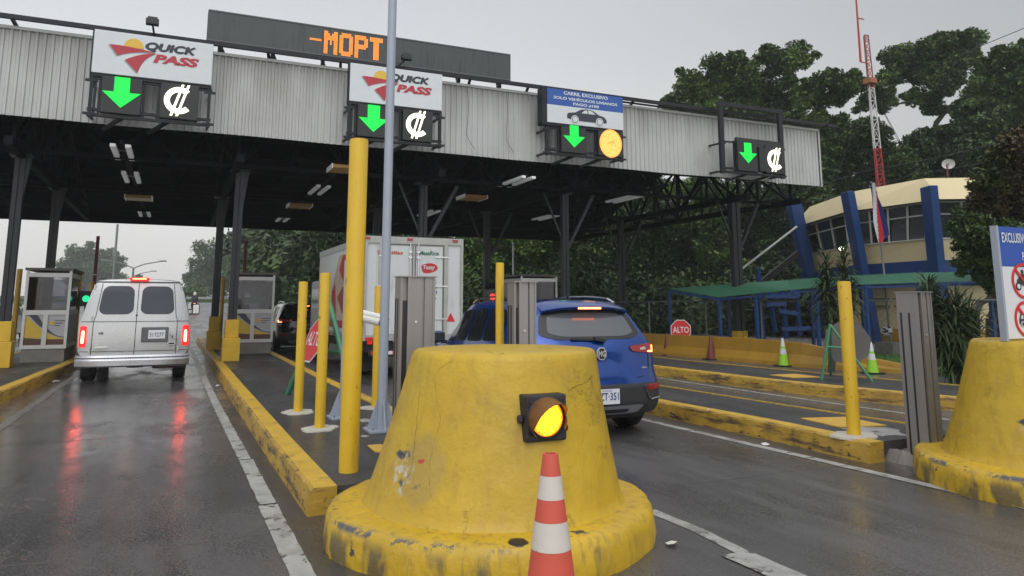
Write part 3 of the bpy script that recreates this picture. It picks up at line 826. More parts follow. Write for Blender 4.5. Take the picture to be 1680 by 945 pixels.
def frame_and_boxes(t, x0, x1, z0, z1, a, c, tall=False, halo=None):
    """x0..x1 width; z0..z1 the display zone; a, c = arrow box centre and right box centre"""
    b = MB(); Y = 17.42
    for x in (x0 + .05, x1 - .05): b.beam((x, Y, z0 - .05), (x, Y, z1 + (1.1 if tall else .02)), .15 if tall else .06, .10)
    for z in (z0 + .0, z0 + .12): b.beam((x0, Y, z), (x1, Y, z), .07, .06)
    b.beam((x0, Y, z1 - .06), (x1, Y, z1 - .06), .05)
    if tall: b.beam((x0 - .05, Y, z1 + 1.1), (x1 + .05, Y, z1 + 1.1), .12)
    for x in (x0 + .12, x1 - .3, a - .42, a + .42, c - .42):
        b.beam((x, Y + .02, z0), (x, Y + .02, z1), .05)
    for x in (x0 + .05, x1 - .05):
        for z in (z0 + .02, z1 - .12): b.beam((x - .12, Y - .03, z), (x + .12, Y - .03, z), .05, .05); b.beam((x, Y, z), (x, 18.0, z + .02), .05)
    for x in (a - .1, c - .35): b.beam((x + .15, Y, z0), (x - .25, 17.98, z0 - .18), .07)
    b.build('frame', m_dark, t)
    for nm, cx in (('arrow_display', a), ('price_display', c)):
        b = MB(); b.box(cx - .385, cx + .385, 17.32, 17.5, z0 + .06, z1 - .02); o = b.build(nm, m_displaybox, t, bevel=.01)
        yield o
def swoosh_logo(parent, x, z, s, Y):
    b = MB(); n = 20
    b.plate([(x + .20 * s + .185 * s * math.cos(math.pi * (.0 + 1.0 * i / n)), z + .05 * s + .20 * s * math.sin(math.pi * (.0 + 1.0 * i / n))) for i in range(n + 1)], Y, .004)
    b.build('sun_mark', m_logo_yel, parent)
    def quad(p0, p1, p2, p3, k=8):
        f = lambda a, c, d, t: ((1 - t) ** 2 * a[0] + 2 * t * (1 - t) * c[0] + t * t * d[0], (1 - t) ** 2 * a[1] + 2 * t * (1 - t) * c[1] + t * t * d[1])
        return f
    def curve(a, c, d, k=9):
        return [((1 - t) ** 2 * a[0] + 2 * t * (1 - t) * c[0] + t * t * d[0], (1 - t) ** 2 * a[1] + 2 * t * (1 - t) * c[1] + t * t * d[1]) for t in [i / k for i in range(k + 1)]]
    up = curve((-.24, .07), (.15, .085), (.62, -.005)) ; lo = curve((.62, -.005), (.20, -.00), (-.08, -.15))
    sw1 = up + lo[1:]
    a_ = curve((.62, -.01), (.36, -.03), (.055, -.22)); c_ = [(.30, -.47)] + curve((.30, -.47), (.36, -.15), (.62, -.01))[1:-1]
    sw2 = a_ + c_
    for poly, dxy, mt, yy in ((sw1, (-.025, -.02), m_logo_gr, Y + .002), (sw2, (-.015, -.025), m_logo_gr, Y + .002), (sw1, (0, 0), m_logo_red, Y - .002), (sw2, (0, 0), m_logo_red, Y - .002)):
        b = MB(); b.plate([(x + (px_ + dxy[0]) * s, z + (pz_ + dxy[1]) * s) for px_, pz_ in poly][::-1], yy, .003)
        b.build('road_mark', mt, parent)
def quick_pass(x0, x1, label):
    t = thing('lane_sign', label, 'lane sign', ((x0 + x1) / 2, 17.4, 5.4), 'lane signs on the canopy fascia')
    b = MB(); b.box(x0, x1, 17.32, 17.48, 6.40, 7.35); pnl = b.build('sign_panel', m_whitep, t, bevel=.012)
    b = MB(); b.box(x0 - .03, x0 - .001, 17.33, 17.5, 6.38, 7.36); b.box(x0 - .03, x1 + .01, 17.36, 17.5, 6.33, 6.398); b.build('panel_edge', m_dark, t)
    Y = 17.312; w = x1 - x0
    swoosh_logo(pnl, x0 + w * .235, 6.98, 1.06 * w / 2.36, Y)
    text_mb('QUICK', x0 + w * .425, 7.005, Y, h=.195, w=.98, bold=.11, shear=.22).build('lettering', m_logo_dk, pnl)
    text_mb('PASS', x0 + w * .49, 6.755, Y, h=.205, w=.92, bold=.055, shear=.22).build('lettering', m_logo_red, pnl)
    bx = list(frame_and_boxes(t, x0 - .03, x1 + .03, 5.50, 6.36, x0 + .60, x1 - .62))
    arrow(bx[0], x0 + .60, 6.35); colon(bx[1], x1 - .62, 5.97, .86)
    return t
quick_pass(-1.95, .40, 'leftmost white sign with sun and red road logo, green arrow below')
quick_pass(3.48, 5.82, 'white sign with red road logo, partly behind the tall grey pole')
# third sign: blue / white with car pictogram
t = thing('lane_sign', 'blue and white car pictogram sign with green arrow and round orange coin', 'lane sign', (10, 17.4, 5.4), 'lane signs on the canopy fascia')
x0, x1 = 8.80, 11.20
b = MB(); b.box(x0, x1, 17.30, 17.48, 6.42, 6.915); b.build('sign_panel', m_whitep, t)
b = MB(); b.box(x0, x1, 17.30, 17.48, 6.916, 7.37); pb = b.build('blue_panel', m_signblue, t)
b = MB(); b.box(x0 - .14, x0 - .002, 17.32, 17.62, 6.36, 7.38); b.box(x0 - .14, x1, 17.34, 17.5, 6.34, 6.418); b.build('panel_edge', m_dark, t)
for s_, z_, w_ in (('CARRIL EXCLUSIVO', 7.235, 1.40), ('SOLO VEHÍCULOS LIVIANOS', 7.09, 2.02), ('PAGO ¢100', 6.945, .82)):
    text_mb(s_, (x0 + x1) / 2, z_, 17.292, h=.098, w=w_, bold=.035, align='CENTER').build('lettering', m_whitep, pb)
cx, cz = (x0 + x1) / 2 + .02, 6.52
car = [(-.62, .07), (-.62, .17), (-.57, .22), (-.36, .25), (-.20, .34), (-.02, .375), (.20, .35), (.38, .245), (.54, .21), (.62, .14), (.64, .05), (.52, .02), (-.40, .02)]
b = MB(); b.plate([(cx + a * 1.0, cz + c * 1.0) for a, c in car][::-1], 17.292, .004); pic = b.build('car_pictogram', m_logo_dk, t)
b = MB(); b.plate([(cx - .17, cz + .245), (cx - .08, cz + .325), (cx + .0, cz + .345), (cx + .02, cz + .245)][::-1], 17.286, .003); b.plate([(cx + .05, cz + .245), (cx + .03, cz + .345), (cx + .17, cz + .325), (cx + .27, cz + .245)][::-1], 17.286, .003)
for wx in (-.38, .40):
    for r_, y_, mt_ in ((.118, 17.284, 0), (.092, 17.280, 1), (.078, 17.276, 0)):
        b.plate([(cx + wx + r_ * math.cos(6.283 * i / 24), cz + .045 + r_ * math.sin(6.283 * i / 24)) for i in range(24)], y_, .003, mt_)
b.build('pictogram_cutouts', [m_whitep, m_logo_dk], pic)
bx = list(frame_and_boxes(t, x0 - .02, x1 + .05, 5.58, 6.36, x0 + .82, x1 - .42))
arrow(bx[0], x0 + .82, 6.40, .92); coin(bx[1], x1 - .42, 6.0)
# fourth sign: open frame only
t = thing('lane_sign', 'open black sign frame without a panel, green arrow and glowing price symbol', 'lane sign', (15.9, 17.4, 5.4), 'lane signs on the canopy fascia')
bx = list(frame_and_boxes(t, 14.72, 17.18, 5.52, 6.52, 15.68, 16.78, tall=True))
b = MB(); b.box(15.3, 17.05, 17.36, 17.45, 6.38, 6.62); b.box(16.12, 16.40, 17.30, 17.44, 5.62, 6.36); b.build('back_plate', m_displaybox, t)
arrow(bx[0], 15.68, 6.46, .95); colon(bx[1], 16.78, 6.02, .92)

# LED message board standing on the rail
t = thing('message_board', 'long dark LED message board with orange dotted letters above the canopy', 'message board', (3.9, 17.95, 7.7))
p0, p1, p2, p3_ = at(342, 15, 17.9), at(342, 66, 17.9), at(838, 89, 17.9), at(838, 129, 17.9)
zt, zb = p0.z, p1.z; X0, X1 = p0.x, p2.x
b = MB(); b.box(X0, X1, 17.9, 18.25, zb, zt); bd = b.build('casing', M('message_board_case', (.055, .062, .062), .45, var=.12, vs=1.5, dirt=((.022, .024, .026), 3, .52, .2, (4, 4, .35))), t, bevel=.015)
b = MB(); b.box(X0 + .02, X1 - .02, 17.885, 17.899, zt - .03, zt); b.box(X0 + .02, X1 - .02, 17.885, 17.899, zb, zb + .03)
for i in range(1, 12): x = X0 + (X1 - X0) * i / 12; b.box(x - .004, x + .004, 17.893, 17.899, zb + .03, zt - .03)
b.build('casing_trim', M('board_trim', (.10, .11, .11), .5, var=.1), bd)
b = MB()
for i in range(7): x = X0 + .3 + (X1 - X0 - .6) * i / 6; b.beam((x, 18.0, 7.42), (x, 18.0, zb), .09, .08); b.beam((x + .25, 18.6, 7.3), (x, 18.2, zb + .05), .05)
b.build('stand', m_dark, t)
FONT = {'M': ['1100011', '1110111', '1111111', '1111111', '1101011', '1101011', '1100011', '1100011', '1100011', '1100011'],
        'O': ['0111110', '1111111', '1100011', '1100011', '1100011', '1100011', '1100011', '1100011', '1111111', '0111110'],
        'P': ['1111110', '1111111', '1100011', '1100011', '1111111', '1111110', '1100000', '1100000', '1100000', '1100000'],
        'T': ['1111111', '1111111', '0011100', '0011100', '0011100', '0011100', '0011100', '0011100', '0011100', '0011100'],
        '-': ['0000000'] * 4 + ['1111110'] + ['0000000'] * 5}
lx = at(508, 60, 17.9).x; lx1 = at(628, 60, 17.9).x
cols_ = 5 * 7 + 4; cw = (lx1 - lx) / (cols_ * .97); z_top = zt - .10; ch = (zt - zb - .16) / 10
xx = lx
for c_ in '-MOPT':
    b = MB()
    for j, row in enumerate(FONT[c_]):
        for i, v in enumerate(row):
            if v == '1':
                for si in (0, .5):
                    for sj in (0, .5):
                        xa = xx + (i + si) * cw; za = z_top - (j + sj) * ch
                        b.plate([(xa + .006, za - ch * .5 + .007), (xa + cw * .5 - .006, za - ch * .5 + .007), (xa + cw * .5 - .006, za - .006), (xa + .006, za - .006)], 17.888, .008)
    xx += cw * (7.9 if c_ != '-' else 7.2)
    b.build('glowing_letter' if c_ != '-' else 'glowing_dash', m_orange_em, bd)
def floodlight(px, py, label, foot):
    p = at(px, py, 17.5); t = thing('floodlight', label, 'floodlight', (p.x, 17.6, 7.5), 'small floodlights on stalks above the signs')
    b = MB(); b.tube((foot[0], 17.7, 7.4), (p.x, p.y, p.z), .022); b.build('stalk', m_dark, t)
    b = MB(); b.box(p.x - .13, p.x + .13, p.y - .08, p.y + .08, p.z - .04, p.z + .09); b.box(p.x - .10, p.x + .10, p.y - .02, p.y + .02, p.z + .09, p.z + .15)
    b.build('lamp_head', m_plastic, t, bevel=.01)
p = at(254, 66, 17.6); floodlight(250, 38, 'small floodlight on a stalk above the leftmost white sign', (p.x,))
p = at(646, 118, 17.6); floodlight(667, 96, 'small floodlight leaning in front of the message board beside the grey pole', (p.x,))
# hanging cables on the fascia
for (xa, lab) in ((767, 'loose black cable hanging down the fascia between two signs'), (831, 'thin loose cable hanging from the fascia left of the car pictogram sign')):
    p = at(xa, 145, 17.93); b = MB(); pts = []
    for k in range(12):
        u = k / 11; pts.append((p.x + .03 * math.sin(u * 5) + (.25 * max(0, u - .75) * 4), 17.93, 7.3 - 1.75 * u + (.12 * max(0, u - .8) * 3)))
    b.path(pts, .006, n=5); o = b.build('hanging_cable', m_plastic); tag(o, lab, 'cable')

# ------------------------------------------------------------------ posts
def post(x, y, h, r, label, z0=.19, disc=0.0, mat=None, cap=True):
    t = thing('yellow_post', label, 'bollard', (x, y, z0), 'yellow steel posts on the toll islands')
    b = MB(); b.lathe([(r, z0 - .02), (r, h - .012), (r * .96, h), (.001, h + .004)], x, y, 28); b.build('tube', mat or m_post, t, smooth=True)
    if disc:
        b = MB(); rr = random.Random(int(x * 100)); ph = [rr.uniform(0, 6) for _ in range(3)]
        b.lathe([(disc, z0 - .01), (disc * .97, z0 + .012), (.001, z0 + .016)], x, y, 36, rfun=lambda tt, z: 1 + .13 * math.sin(2 * tt + ph[0]) + .07 * math.sin(5 * tt + ph[1]) + .04 * math.sin(11 * tt + ph[2]))
        b.build('footing', M('footing_concrete', (.48, .45, .38), .7, var=.12, vs=12, bump=.4, bs=40), t)
    return t
post(1.38, 6.38, 2.99, .081, 'tallest and thickest yellow post, scratched, in front of all others')
post(1.53, 8.63, 1.91, .058, 'yellow post in a round footing, second from the left of the near posts', disc=.21)
post(1.50, 10.04, 1.85, .058, 'yellow post farthest left of the near posts, on a round footing', disc=.22)
post(2.50, 10.03, 1.80, .052, 'yellow post directly behind the grey pole, in a pale footing', disc=.2)
post(2.68, 6.25, 1.93, .038, 'yellow post just behind the barrier top, left of the metal cabinet')
post(6.58, 5.89, 1.80, .068, 'yellow post standing alone near the chipped kerb end at right', disc=.24)
def posts_far(px, py, X, h, label, w=.065, z0=.19):
    # stands where the sight line crosses X
    d = ray(px, py); Y = d.y * (X / d.x); post(X, Y, h, w, label, mat=M('old_yellow_paint', (.42, .25, .02), .5, var=.15))
posts_far(27, 500, -3.9, 2.5, 'dull yellow post left of the left booth')
posts_far(126, 500, -2.45, 2.45, 'dull yellow post at the right front corner of the left booth')
posts_far(151, 470, -2.55, 2.3, 'dull yellow post behind the left booth')
posts_far(364, 500, 1.42, 2.5, 'dull yellow post at the left front corner of the middle booth')
posts_far(346, 560, 1.10, 1.2, 'short dull yellow post beside the rear column of the middle island')
posts_far(441, 500, 2.62, 2.4, 'dull yellow post at the right front corner of the middle booth')
posts_far(925, 480, 11.35, 2.4, 'yellow post right of the booth behind the blue car')
posts_far(843, 520, 9.95, 2.2, 'yellow post left of the booth behind the blue car')

# grey-blue poles with stepped flange
def grey_pole(x, y, top, r, label, flare=True, z0=.19):
    t = thing('grey_pole', label, 'pole', (x, y, z0))
    b = MB(); b.lathe([(r, z0), (r * .93, top)], x, y, 28); b.build('shaft', m_galv, t, smooth=True)
    b = MB()
    b.box(x - .17, x + .17, y - .17, y + .17, z0, z0 + .02)
    for a in (0, 90, 180, 270):
        ca, sa = math.cos(R(a)), math.sin(R(a))
        b.add([(x + ca * r * .9 - sa * .007, y + sa * r * .9 + ca * .007, z0 + .02), (x + ca * .165 - sa * .007, y + sa * .165 + ca * .007, z0 + .02), (x + ca * (r + .005) - sa * .007, y + sa * (r + .005) + ca * .007, z0 + .33),
               (x + ca * r * .9 + sa * .007, y + sa * r * .9 - ca * .007, z0 + .02), (x + ca * .165 + sa * .007, y + sa * .165 - ca * .007, z0 + .02), (x + ca * (r + .005) + sa * .007, y + sa * (r + .005) - ca * .007, z0 + .33)],
              [(0, 1, 2), (5, 4, 3), (1, 4, 5, 2), (0, 2, 5, 3)])
    f = b.build('flange', m_galv, t)
    b = MB()
    for sx in (-1, 1):
        for sy in (-1, 1): b.tube((x + sx * .13, y + sy * .13, z0 + .02), (x + sx * .13, y + sy * .13, z0 + .05), .014, n=6)
    b.build('bolts', m_chrome, f)
    return t
grey_pole(2.13, 8.24, 9.5, .052, 'tall blue grey pole rising out of the picture in front of the signs')
grey_pole(1.93, 9.35, 2.1, .045, 'short blue grey camera pole hidden behind the tallest yellow post')
t = thing('security_camera', 'white bullet camera peeking out right of the tallest yellow post', 'camera', (1.98, 9.3, 1.4))
pc = at(606, 524, 9.2)
a = Vector((pc.x - .12, 9.28, pc.z + .035)); c = Vector((pc.x + .10, 8.98, pc.z - .03))
b = MB(); b.tube(a, c, .052, .055, n=20); b.build('housing', M('white_plastic', (.72, .72, .70), .35, var=.03), t, smooth=True)
d_ = (c - a).normalized()
b = MB(); b.tube(c, c + d_ * .015, .056, n=20); b.build('lens', m_glass, t)
b = MB(); b.tube(a + Vector((0, 0, .055)), c + d_ * .05 + Vector((0, 0, .055)), .04, .04, n=12); b.build('sunshield', M('white_plastic', (.72, .72, .70)), t, smooth=True)
b = MB(); b.tube(a, (1.93, 9.33, pc.z + .02), .02); b.build('arm', m_galv, t)

# metal cabinets (tall ribbed aluminium)
def cabinet(x0, x1, y0, y1, h, label, z0=.19, slot=True):
    t = thing('metal_cabinet', label, 'cabinet', ((x0 + x1) / 2, y0, z0), 'tall ribbed aluminium barrier cabinets')
    w = x1 - x0
    b = MB()
    # ribbed front: stepped profile
    fr = [0, .06, .06, .20, .20, .30, .30, .62, .62, .70, .70, .93, .93, 1.0]
    dy = [.0, .0, .03, .03, -.012, -.012, .0, .0, .02, .02, .0, .0, -.008, -.008]
    vs = [(x0 + w * f, y0 + d, z0) for f, d in zip(fr, dy)]
    n = len(vs); b.v = vs + [(a, b_, h) for a, b_, _ in vs]
    for i in range(n - 1): b.f.append((i, i + 1, n + i + 1, n + i)); b.m.append(0)
    base = len(b.v); b.v += [(x1, y1, z0), (x0, y1, z0), (x1, y1, h), (x0, y1, h)]
    b.f += [(n - 1, base, base + 2, 2 * n - 1), (base, base + 1, base + 3, base + 2), (base + 1, 0, n, base + 3), tuple(range(n, 2 * n)) + (base + 2, base + 3)]; b.m += [0] * 4
    body = b.build('body', m_alu, t)
    b = MB(); b.box(x0 + w * .065, x0 + w * .195, y0 + .012, y0 + .026, z0 + .02, h - .22); b.build('dark_slot', m_plastic, t)
    b = MB(); b.box(x0 - .01, x1 + .01, y0 - .02, y1 + .01, h, h + .012); b.build('lid', m_alu, t)
    b = MB(); b.tube((x0 + w * .45, y0 - .008, h - .42), (x0 + w * .45, y0 + .002, h - .42), .012, n=12); b.build('lock', m_chrome, t)
    # side grooves
    b = MB()
    for yy in (y0 + (y1 - y0) * .40, y0 + (y1 - y0) * .78): b.box(x0 - .006, x0 - .001, yy, yy + .016, z0 + .02, h - .2)
    b.build('side_seams', m_plastic, t)
cabinet(1.92, 2.26, 6.85, 7.05, 1.81, 'tall aluminium cabinet behind the left side of the centre barrier')
cabinet(2.69, 2.90, 5.95, 6.10, 1.745, 'aluminium cabinet rising behind the barrier top beside the blue car', z0=.02)
cabinet(6.70, 6.90, 5.12, 5.36, 1.67, 'aluminium cabinet beside the right barrier with two dark slots', z0=.05)

# yellow tactile covers and white paint patches on islands
m_tact = M('yellow_tactile_plate', (.60, .36, .05), .55, var=.12, vs=6, bump=.4, bs=60)
def cover(quad, label):
    b = MB(); b.slab(quad, .189, .200)
    o = b.build('floor_cover', m_tact); tag(o, label, 'floor cover', 'yellow floor covers on the islands')
q = [gp(1313, 687, .19), gp(1378, 702, .19), gp(1455, 699, .19), gp(1387, 685, .19)]; cover([(p.x, p.y) for p in q], 'yellow studded floor cover beside the lone yellow post')
q = [gp(1262, 615.5, .19), gp(1300, 620, .19), gp(1345, 619, .19), gp(1305, 614, .19)]; cover([(p.x, p.y) for p in q], 'yellow floor cover on the farthest right island, left of the green tripod')
q = [gp(603, 732, .19), gp(625, 730, .19), gp(650, 744, .19), gp(615, 742, .19)]; cover([(p.x, p.y) for p in q], 'yellow floor cover corner at the left foot of the centre barrier')
for px, py, s, lab in ((600, 690, .10, 1), (612, 700, .07, 2), (598, 716, .04, 3), (1435, 707, .25, 4)):
    p = gp(px, py, .19); b = MB(); rr = random.Random(lab); ph = rr.uniform(0, 6)
    b.slab([(p.x + s * math.cos(a) * (1 + .3 * math.sin(3 * a + ph)), p.y + s * 1.3 * math.sin(a) * (1 + .2 * math.sin(5 * a + ph))) for a in [6.283 * i / 22 for i in range(22)]], .1885, .194)
    tag(b.build('paint_patch', m_white), kind='structure')

# ------------------------------------------------------------------ amber light on the centre barrier
cl = at(897, 686, 4.22)
t = thing('warning_light', 'lit amber signal lamp with hood on the front of the centre barrier', 'signal light', (cl.x, cl.y, cl.z))
cx, cz, cy = cl.x, cl.z, cl.y
b = MB()
w_, h_ = .140, .140
b.box(cx - w_, cx + w_, cy + .0, cy + .22, cz - h_, cz + h_)
b.box(cx - w_ - .03, cx - w_, cy + .03, cy + .08, cz - .03, cz + .02); b.box(cx + w_, cx + w_ + .025, cy + .02, cy + .06, cz - .09, cz - .05)
tilt = lambda p: p
hs_ = b.build('housing', M('old_black_plastic', (.022, .018, .022), .5, var=.3, vs=12, bump=.5, bs=25), t, bevel=.012)
b = MB(); n = 36
for k in range(n):
    a0, a1 = 2 * math.pi * k / n, 2 * math.pi * (k + 1) / n
    for (r0, y0_), (r1, y1_) in (((.112, -.012), (.135, -.004)), ((.104, .004), (.112, -.012))):
        b.add([(cx + math.cos(a) * r, cy + y, cz + math.sin(a) * r) for a, r, y in ((a0, r0, y0_), (a1, r0, y0_), (a1, r1, y1_), (a0, r1, y1_))], [(0, 1, 2, 3)])
b.build('bezel', m_plastic, t)
b = MB(); lens = []
b.plate([(cx + .108 * math.cos(6.283 * i / n), cz + .108 * math.sin(6.283 * i / n)) for i in range(n)], cy - .004, .006)
ln = b.build('lens', m_amber_em, t)
b = MB()
for i in range(-7, 8):
    for j in range(-7, 8):
        x_, z_ = i * .0145 + (j % 2) * .00725, j * .0135
        if x_ * x_ + z_ * z_ < .0098: b.add([(cx + x_ + .0045 * math.cos(k * 1.047), cy - .0075, cz + z_ + .0045 * math.sin(k * 1.047)) for k in range(6)], [tuple(range(6))])
b.build('lens_dots', M('amber_dot', (.8, .5, .1), .4, var=0, emit=(1, .70, .03), es=4), ln)
b = MB(); n = 30
for k in range(n):
    a0, a1 = R(-25 + 250 * k / n), R(-25 + 250 * (k + 1) / n)
    def hood(a):
        a -= R(22); l = .035 + .135 * max(0, math.sin(a)) ** .7 if math.sin(a) > 0 else .035
        return l
    vs = []
    for a in (a0, a1):
        for r, yy in ((.128, -.005), (.124, -hood(a))): vs.append((cx + math.cos(a) * r, cy + yy, cz + math.sin(a) * r - (.02 if yy < -.03 else 0)))
        vs.append((cx + math.cos(a) * .120, cy - hood(a), cz + math.sin(a) * .120 - .02)); vs.append((cx + math.cos(a) * .122, cy - .005, cz + math.sin(a) * .122))
    b.add(vs, [(0, 4, 5, 1), (1, 5, 6, 2), (2, 6, 7, 3)])
b.build('hood', M('smoked_hood', (.16, .065, .02), .35, var=.2), t, smooth=True)

def cone_pt(px, py, lift=.0015):
    d = ray(px, py); lo, hi = 2.0, 7.0; prf = [(.23, .905), (.30, .878), (.42, .845), (.58, .80), (.75, .76), (.95, .715), (1.10, .685), (1.20, .665), (1.25, .62)]
    f = lambda s_: (lambda p: math.hypot(p.x - BX - .09 * p.z / 1.25, p.y - BY + .03 * p.z / 1.25) - float(np.interp(p.z, [q[0] for q in prf], [q[1] for q in prf])))(_o + d * s_)
    s_ = lo
    while s_ < hi and f(s_) > lift: s_ += .004
    return _o + d * s_
bod = [c for c in bpy.data.objects if c.name == 'body'][0]
rr = random.Random(12)
m_crack = M('crack_dark', (.10, .06, .02), .8, var=.2)
for pts_, w_ in ((((800, 612), (822, 640), (842, 648), (858, 657)), .0022), (((932, 641), (948, 632), (962, 627), (976, 612)), .0024), (((742, 590), (728, 600), (716, 610)), .0016), (((640, 863), (700, 872), (760, 879), (820, 878)), .0026),
                  (((850, 722), (842, 742), (838, 775), (842, 800)), .0016), (((688, 640), (684, 690), (680, 730), (672, 790)), .0014), (((712, 620), (722, 690), (704, 760), (706, 820)), .0012), (((745, 800), (752, 830), (768, 850)), .0014), (((800, 575), (812, 583), (826, 580), (838, 590)), .0016)):
    P = []
    for (xa, ya), (xb, yb) in zip(pts_[:-1], pts_[1:]):
        n = max(3, int(math.hypot(xb - xa, yb - ya) / 3))
        for k in range(n): u = k / n; P.append(cone_pt(xa + (xb - xa) * u + rr.uniform(-1.1, 1.1), ya + (yb - ya) * u + rr.uniform(-1.1, 1.1)))
    b = MB()
    for k in range(len(P) - 1): b.tube(P[k], P[k + 1], w_ * rr.uniform(.2, .8), w_ * rr.uniform(.2, .8), n=4)
    o = b.build('crack', m_crack, None); o.parent = bod.parent; o.data.transform(Matrix.Translation(-bod.parent.location))
# ------------------------------------------------------------------ cones
def cone(x, y, z0, h, rb, bands, label, base_mat, base_w=.19, name='traffic_cone', lean=0):
    t = thing(name, label, 'traffic cone', (x, y, z0))
    rt = h * .036
    rad = lambda u: rb + (rt - rb) * u
    cuts = [0] + [c_[0] for c_ in bands] + [1]
    k = 0
    for (u0, u1, mt) in [(bands[i][0], bands[i + 1][0] if i + 1 < len(bands) else 1.0, bands[i][1]) for i in range(len(bands))]:
        b = MB(); off = .0 if k % 2 == 0 else .0015
        pr = [(rad(u0) + off, z0 + .03 + (h - .03) * u0), (rad(u1) + off, z0 + .03 + (h - .03) * u1)]
        if u1 >= 1.0: pr += [(rad(1) * .98, z0 + h + .003), (rad(1) * .72, z0 + h + .003), (rad(1) * .66, z0 + h - .05)]
        b.lathe(pr, x, y, 36, caps=False); b.build('cone_body' if k % 2 == 0 else 'reflective_collar', mt, t, smooth=True, angle=60); k += 1
    b = MB(); b.box(x - base_w, x + base_w, y - base_w, y + base_w, z0 + .002, z0 + .032); b.build('base', base_mat, t, bevel=.012)
    return t
m_conered = M('cone_red', (.60, .095, .06), .45, var=.08, vs=5, dirt=((.32, .06, .05), 6, .58, .2))
m_conewh = M('cone_white_collar', (.62, .56, .50), .4, var=.07, vs=6, dirt=((.28, .12, .10), 14, .66, .03))
m_conelime = M('cone_lime', (.30, .62, .03), .45, var=.06); m_conegrey = M('cone_silver_collar', (.60, .62, .62), .35, var=.05)
m_oldred = M('old_cone_red', (.16, .035, .03), .6, var=.15)
zc_top = at(903, 745, 2.95)
cone(zc_top.x, 2.95, 0, zc_top.z, .152, [(0, m_conered), (.575, m_conewh), (.70, m_conered), (.80, m_conewh), (.905, m_conered)], 'red and white striped traffic cone in front of the centre barrier', m_black, .2)
p = gp(1286, 601); cone(p.x, p.y, 0, .70, .13, [(0, m_conelime), (.42, m_conegrey), (.62, m_conelime), (.70, m_conegrey)], 'lime green cone beside the yellow wall, left of the green tripod', m_black)
p = gp(1432, 613); cone(p.x, p.y, 0, .70, .13, [(0, m_conelime), (.42, m_conegrey), (.62, m_conelime), (.70, m_conegrey)], 'lime green cone right of the green tripod, by the wall end', m_black)
p = gp(1167, 590); cone(p.x, p.y, 0, .68, .13, [(0, m_oldred), (.98, m_oldred)], 'worn dark red cone between the ALTO sign and the first lime cone', m_black)
p = gp(1095, 583); cone(p.x, p.y, 0, .68, .14, [(0, m_oldred), (.98, m_oldred)], 'worn dark red cone just left of the small ALTO sign', m_black)

# ------------------------------------------------------------------ ALTO signs
def octagon(r): return [(r * math.cos(R(22.5 + 45 * k)), r * math.sin(R(22.5 + 45 * k))) for k in range(8)]
def alto(t, c, r, face_deg, tiltd=0, green=None):
    """octagon facing -Y turned by face_deg about z"""
    rot = Matrix.Rotation(R(face_deg), 4, 'Z') @ Matrix.Rotation(R(tiltd), 4, 'X'); c = Vector(c)
    fn = lambda p: rot @ p + c
    b = MB(); b.plate(octagon(r), 0, .012); b.xform(fn); f = b.build('sign_plate', [M('sign_back_grey', (.10, .095, .09), .55, var=.2)], t)
    b = MB(); b.plate(octagon(r * .985), -.004, .003); b.xform(fn); b.build('white_border', m_whitep, f)
    b = MB(); b.plate(octagon(r * .925), -.007, .002); b.xform(fn); b.build('red_face', m_red, f)
    b = text_mb('ALTO', 0, -r * .28, -.010, h=r * .56, w=r * 1.45, bold=.012, align='CENTER'); b.xform(fn); b.build('lettering', m_whitep, f)
p = gp(1117, 583)
t = thing('stop_sign', 'small red ALTO stop sign on thin dark legs in front of the yellow wall', 'stop sign', (p.x, p.y, 0))
c = at(1117, 541, p.y); alto(t, c, .335, -32)
b = MB()
for dx, dy in ((-.38, .2), (.42, -.1), (0, .35)): b.tube((c.x, c.y + .03, c.z - .1), (c.x + dx, c.y + dy + .05, 0), .018)
b.build('legs', M('dark_green_tube', (.03, .05, .04), .5), t)
t = thing('sandbag', 'black ballast bag hanging behind the small ALTO sign', 'bag', (p.x, p.y + .15, .1))
b = MB(); b.lathe([(.14, .10), (.19, .2), (.2, .42), (.16, .6), (.08, .66)], c.x, c.y + .25, 16, rfun=lambda a, z: 1 + .08 * math.sin(3 * a + 9 * z)); b.build('bag', m_plastic, t, smooth=True)

def tripod(t, top, feet, cross, mat, r=.026):
    b = MB()
    for f in feet: b.tube(top, f, r)
    b.build('legs', mat, t, smooth=True)
    if cross:
        b = MB(); b.tube(cross[0], cross[1], r * .8); b.build('crossbar', mat, t, smooth=True)
m_tri = M('tripod_green', (.055, .20, .10), .4, var=.12, vs=8)
# near one, seen side-on behind the posts
ty = 11.0
top = at(538, 486, ty); f1 = gp(472, 647, .19); f2 = gp(572, 640, .19); f3 = gp(500, 655, .19)
t = thing('stop_sign_stand', 'green tripod with a red ALTO sign seen edge-on between yellow posts', 'stop sign', (top.x, ty, .19))
f3 = gp(583, 668, .19)
k_ = lambda a, c_, u: tuple(Vector(a) + (Vector(c_) - Vector(a)) * u)
tripod(t, top, [f1, f3], (k_(top, f1, .56), k_(top, f3, .52)), m_tri, .040)
c = at(517, 556, 10.9); alto(t, (c.x, c.y, c.z), .37, -80, -20)
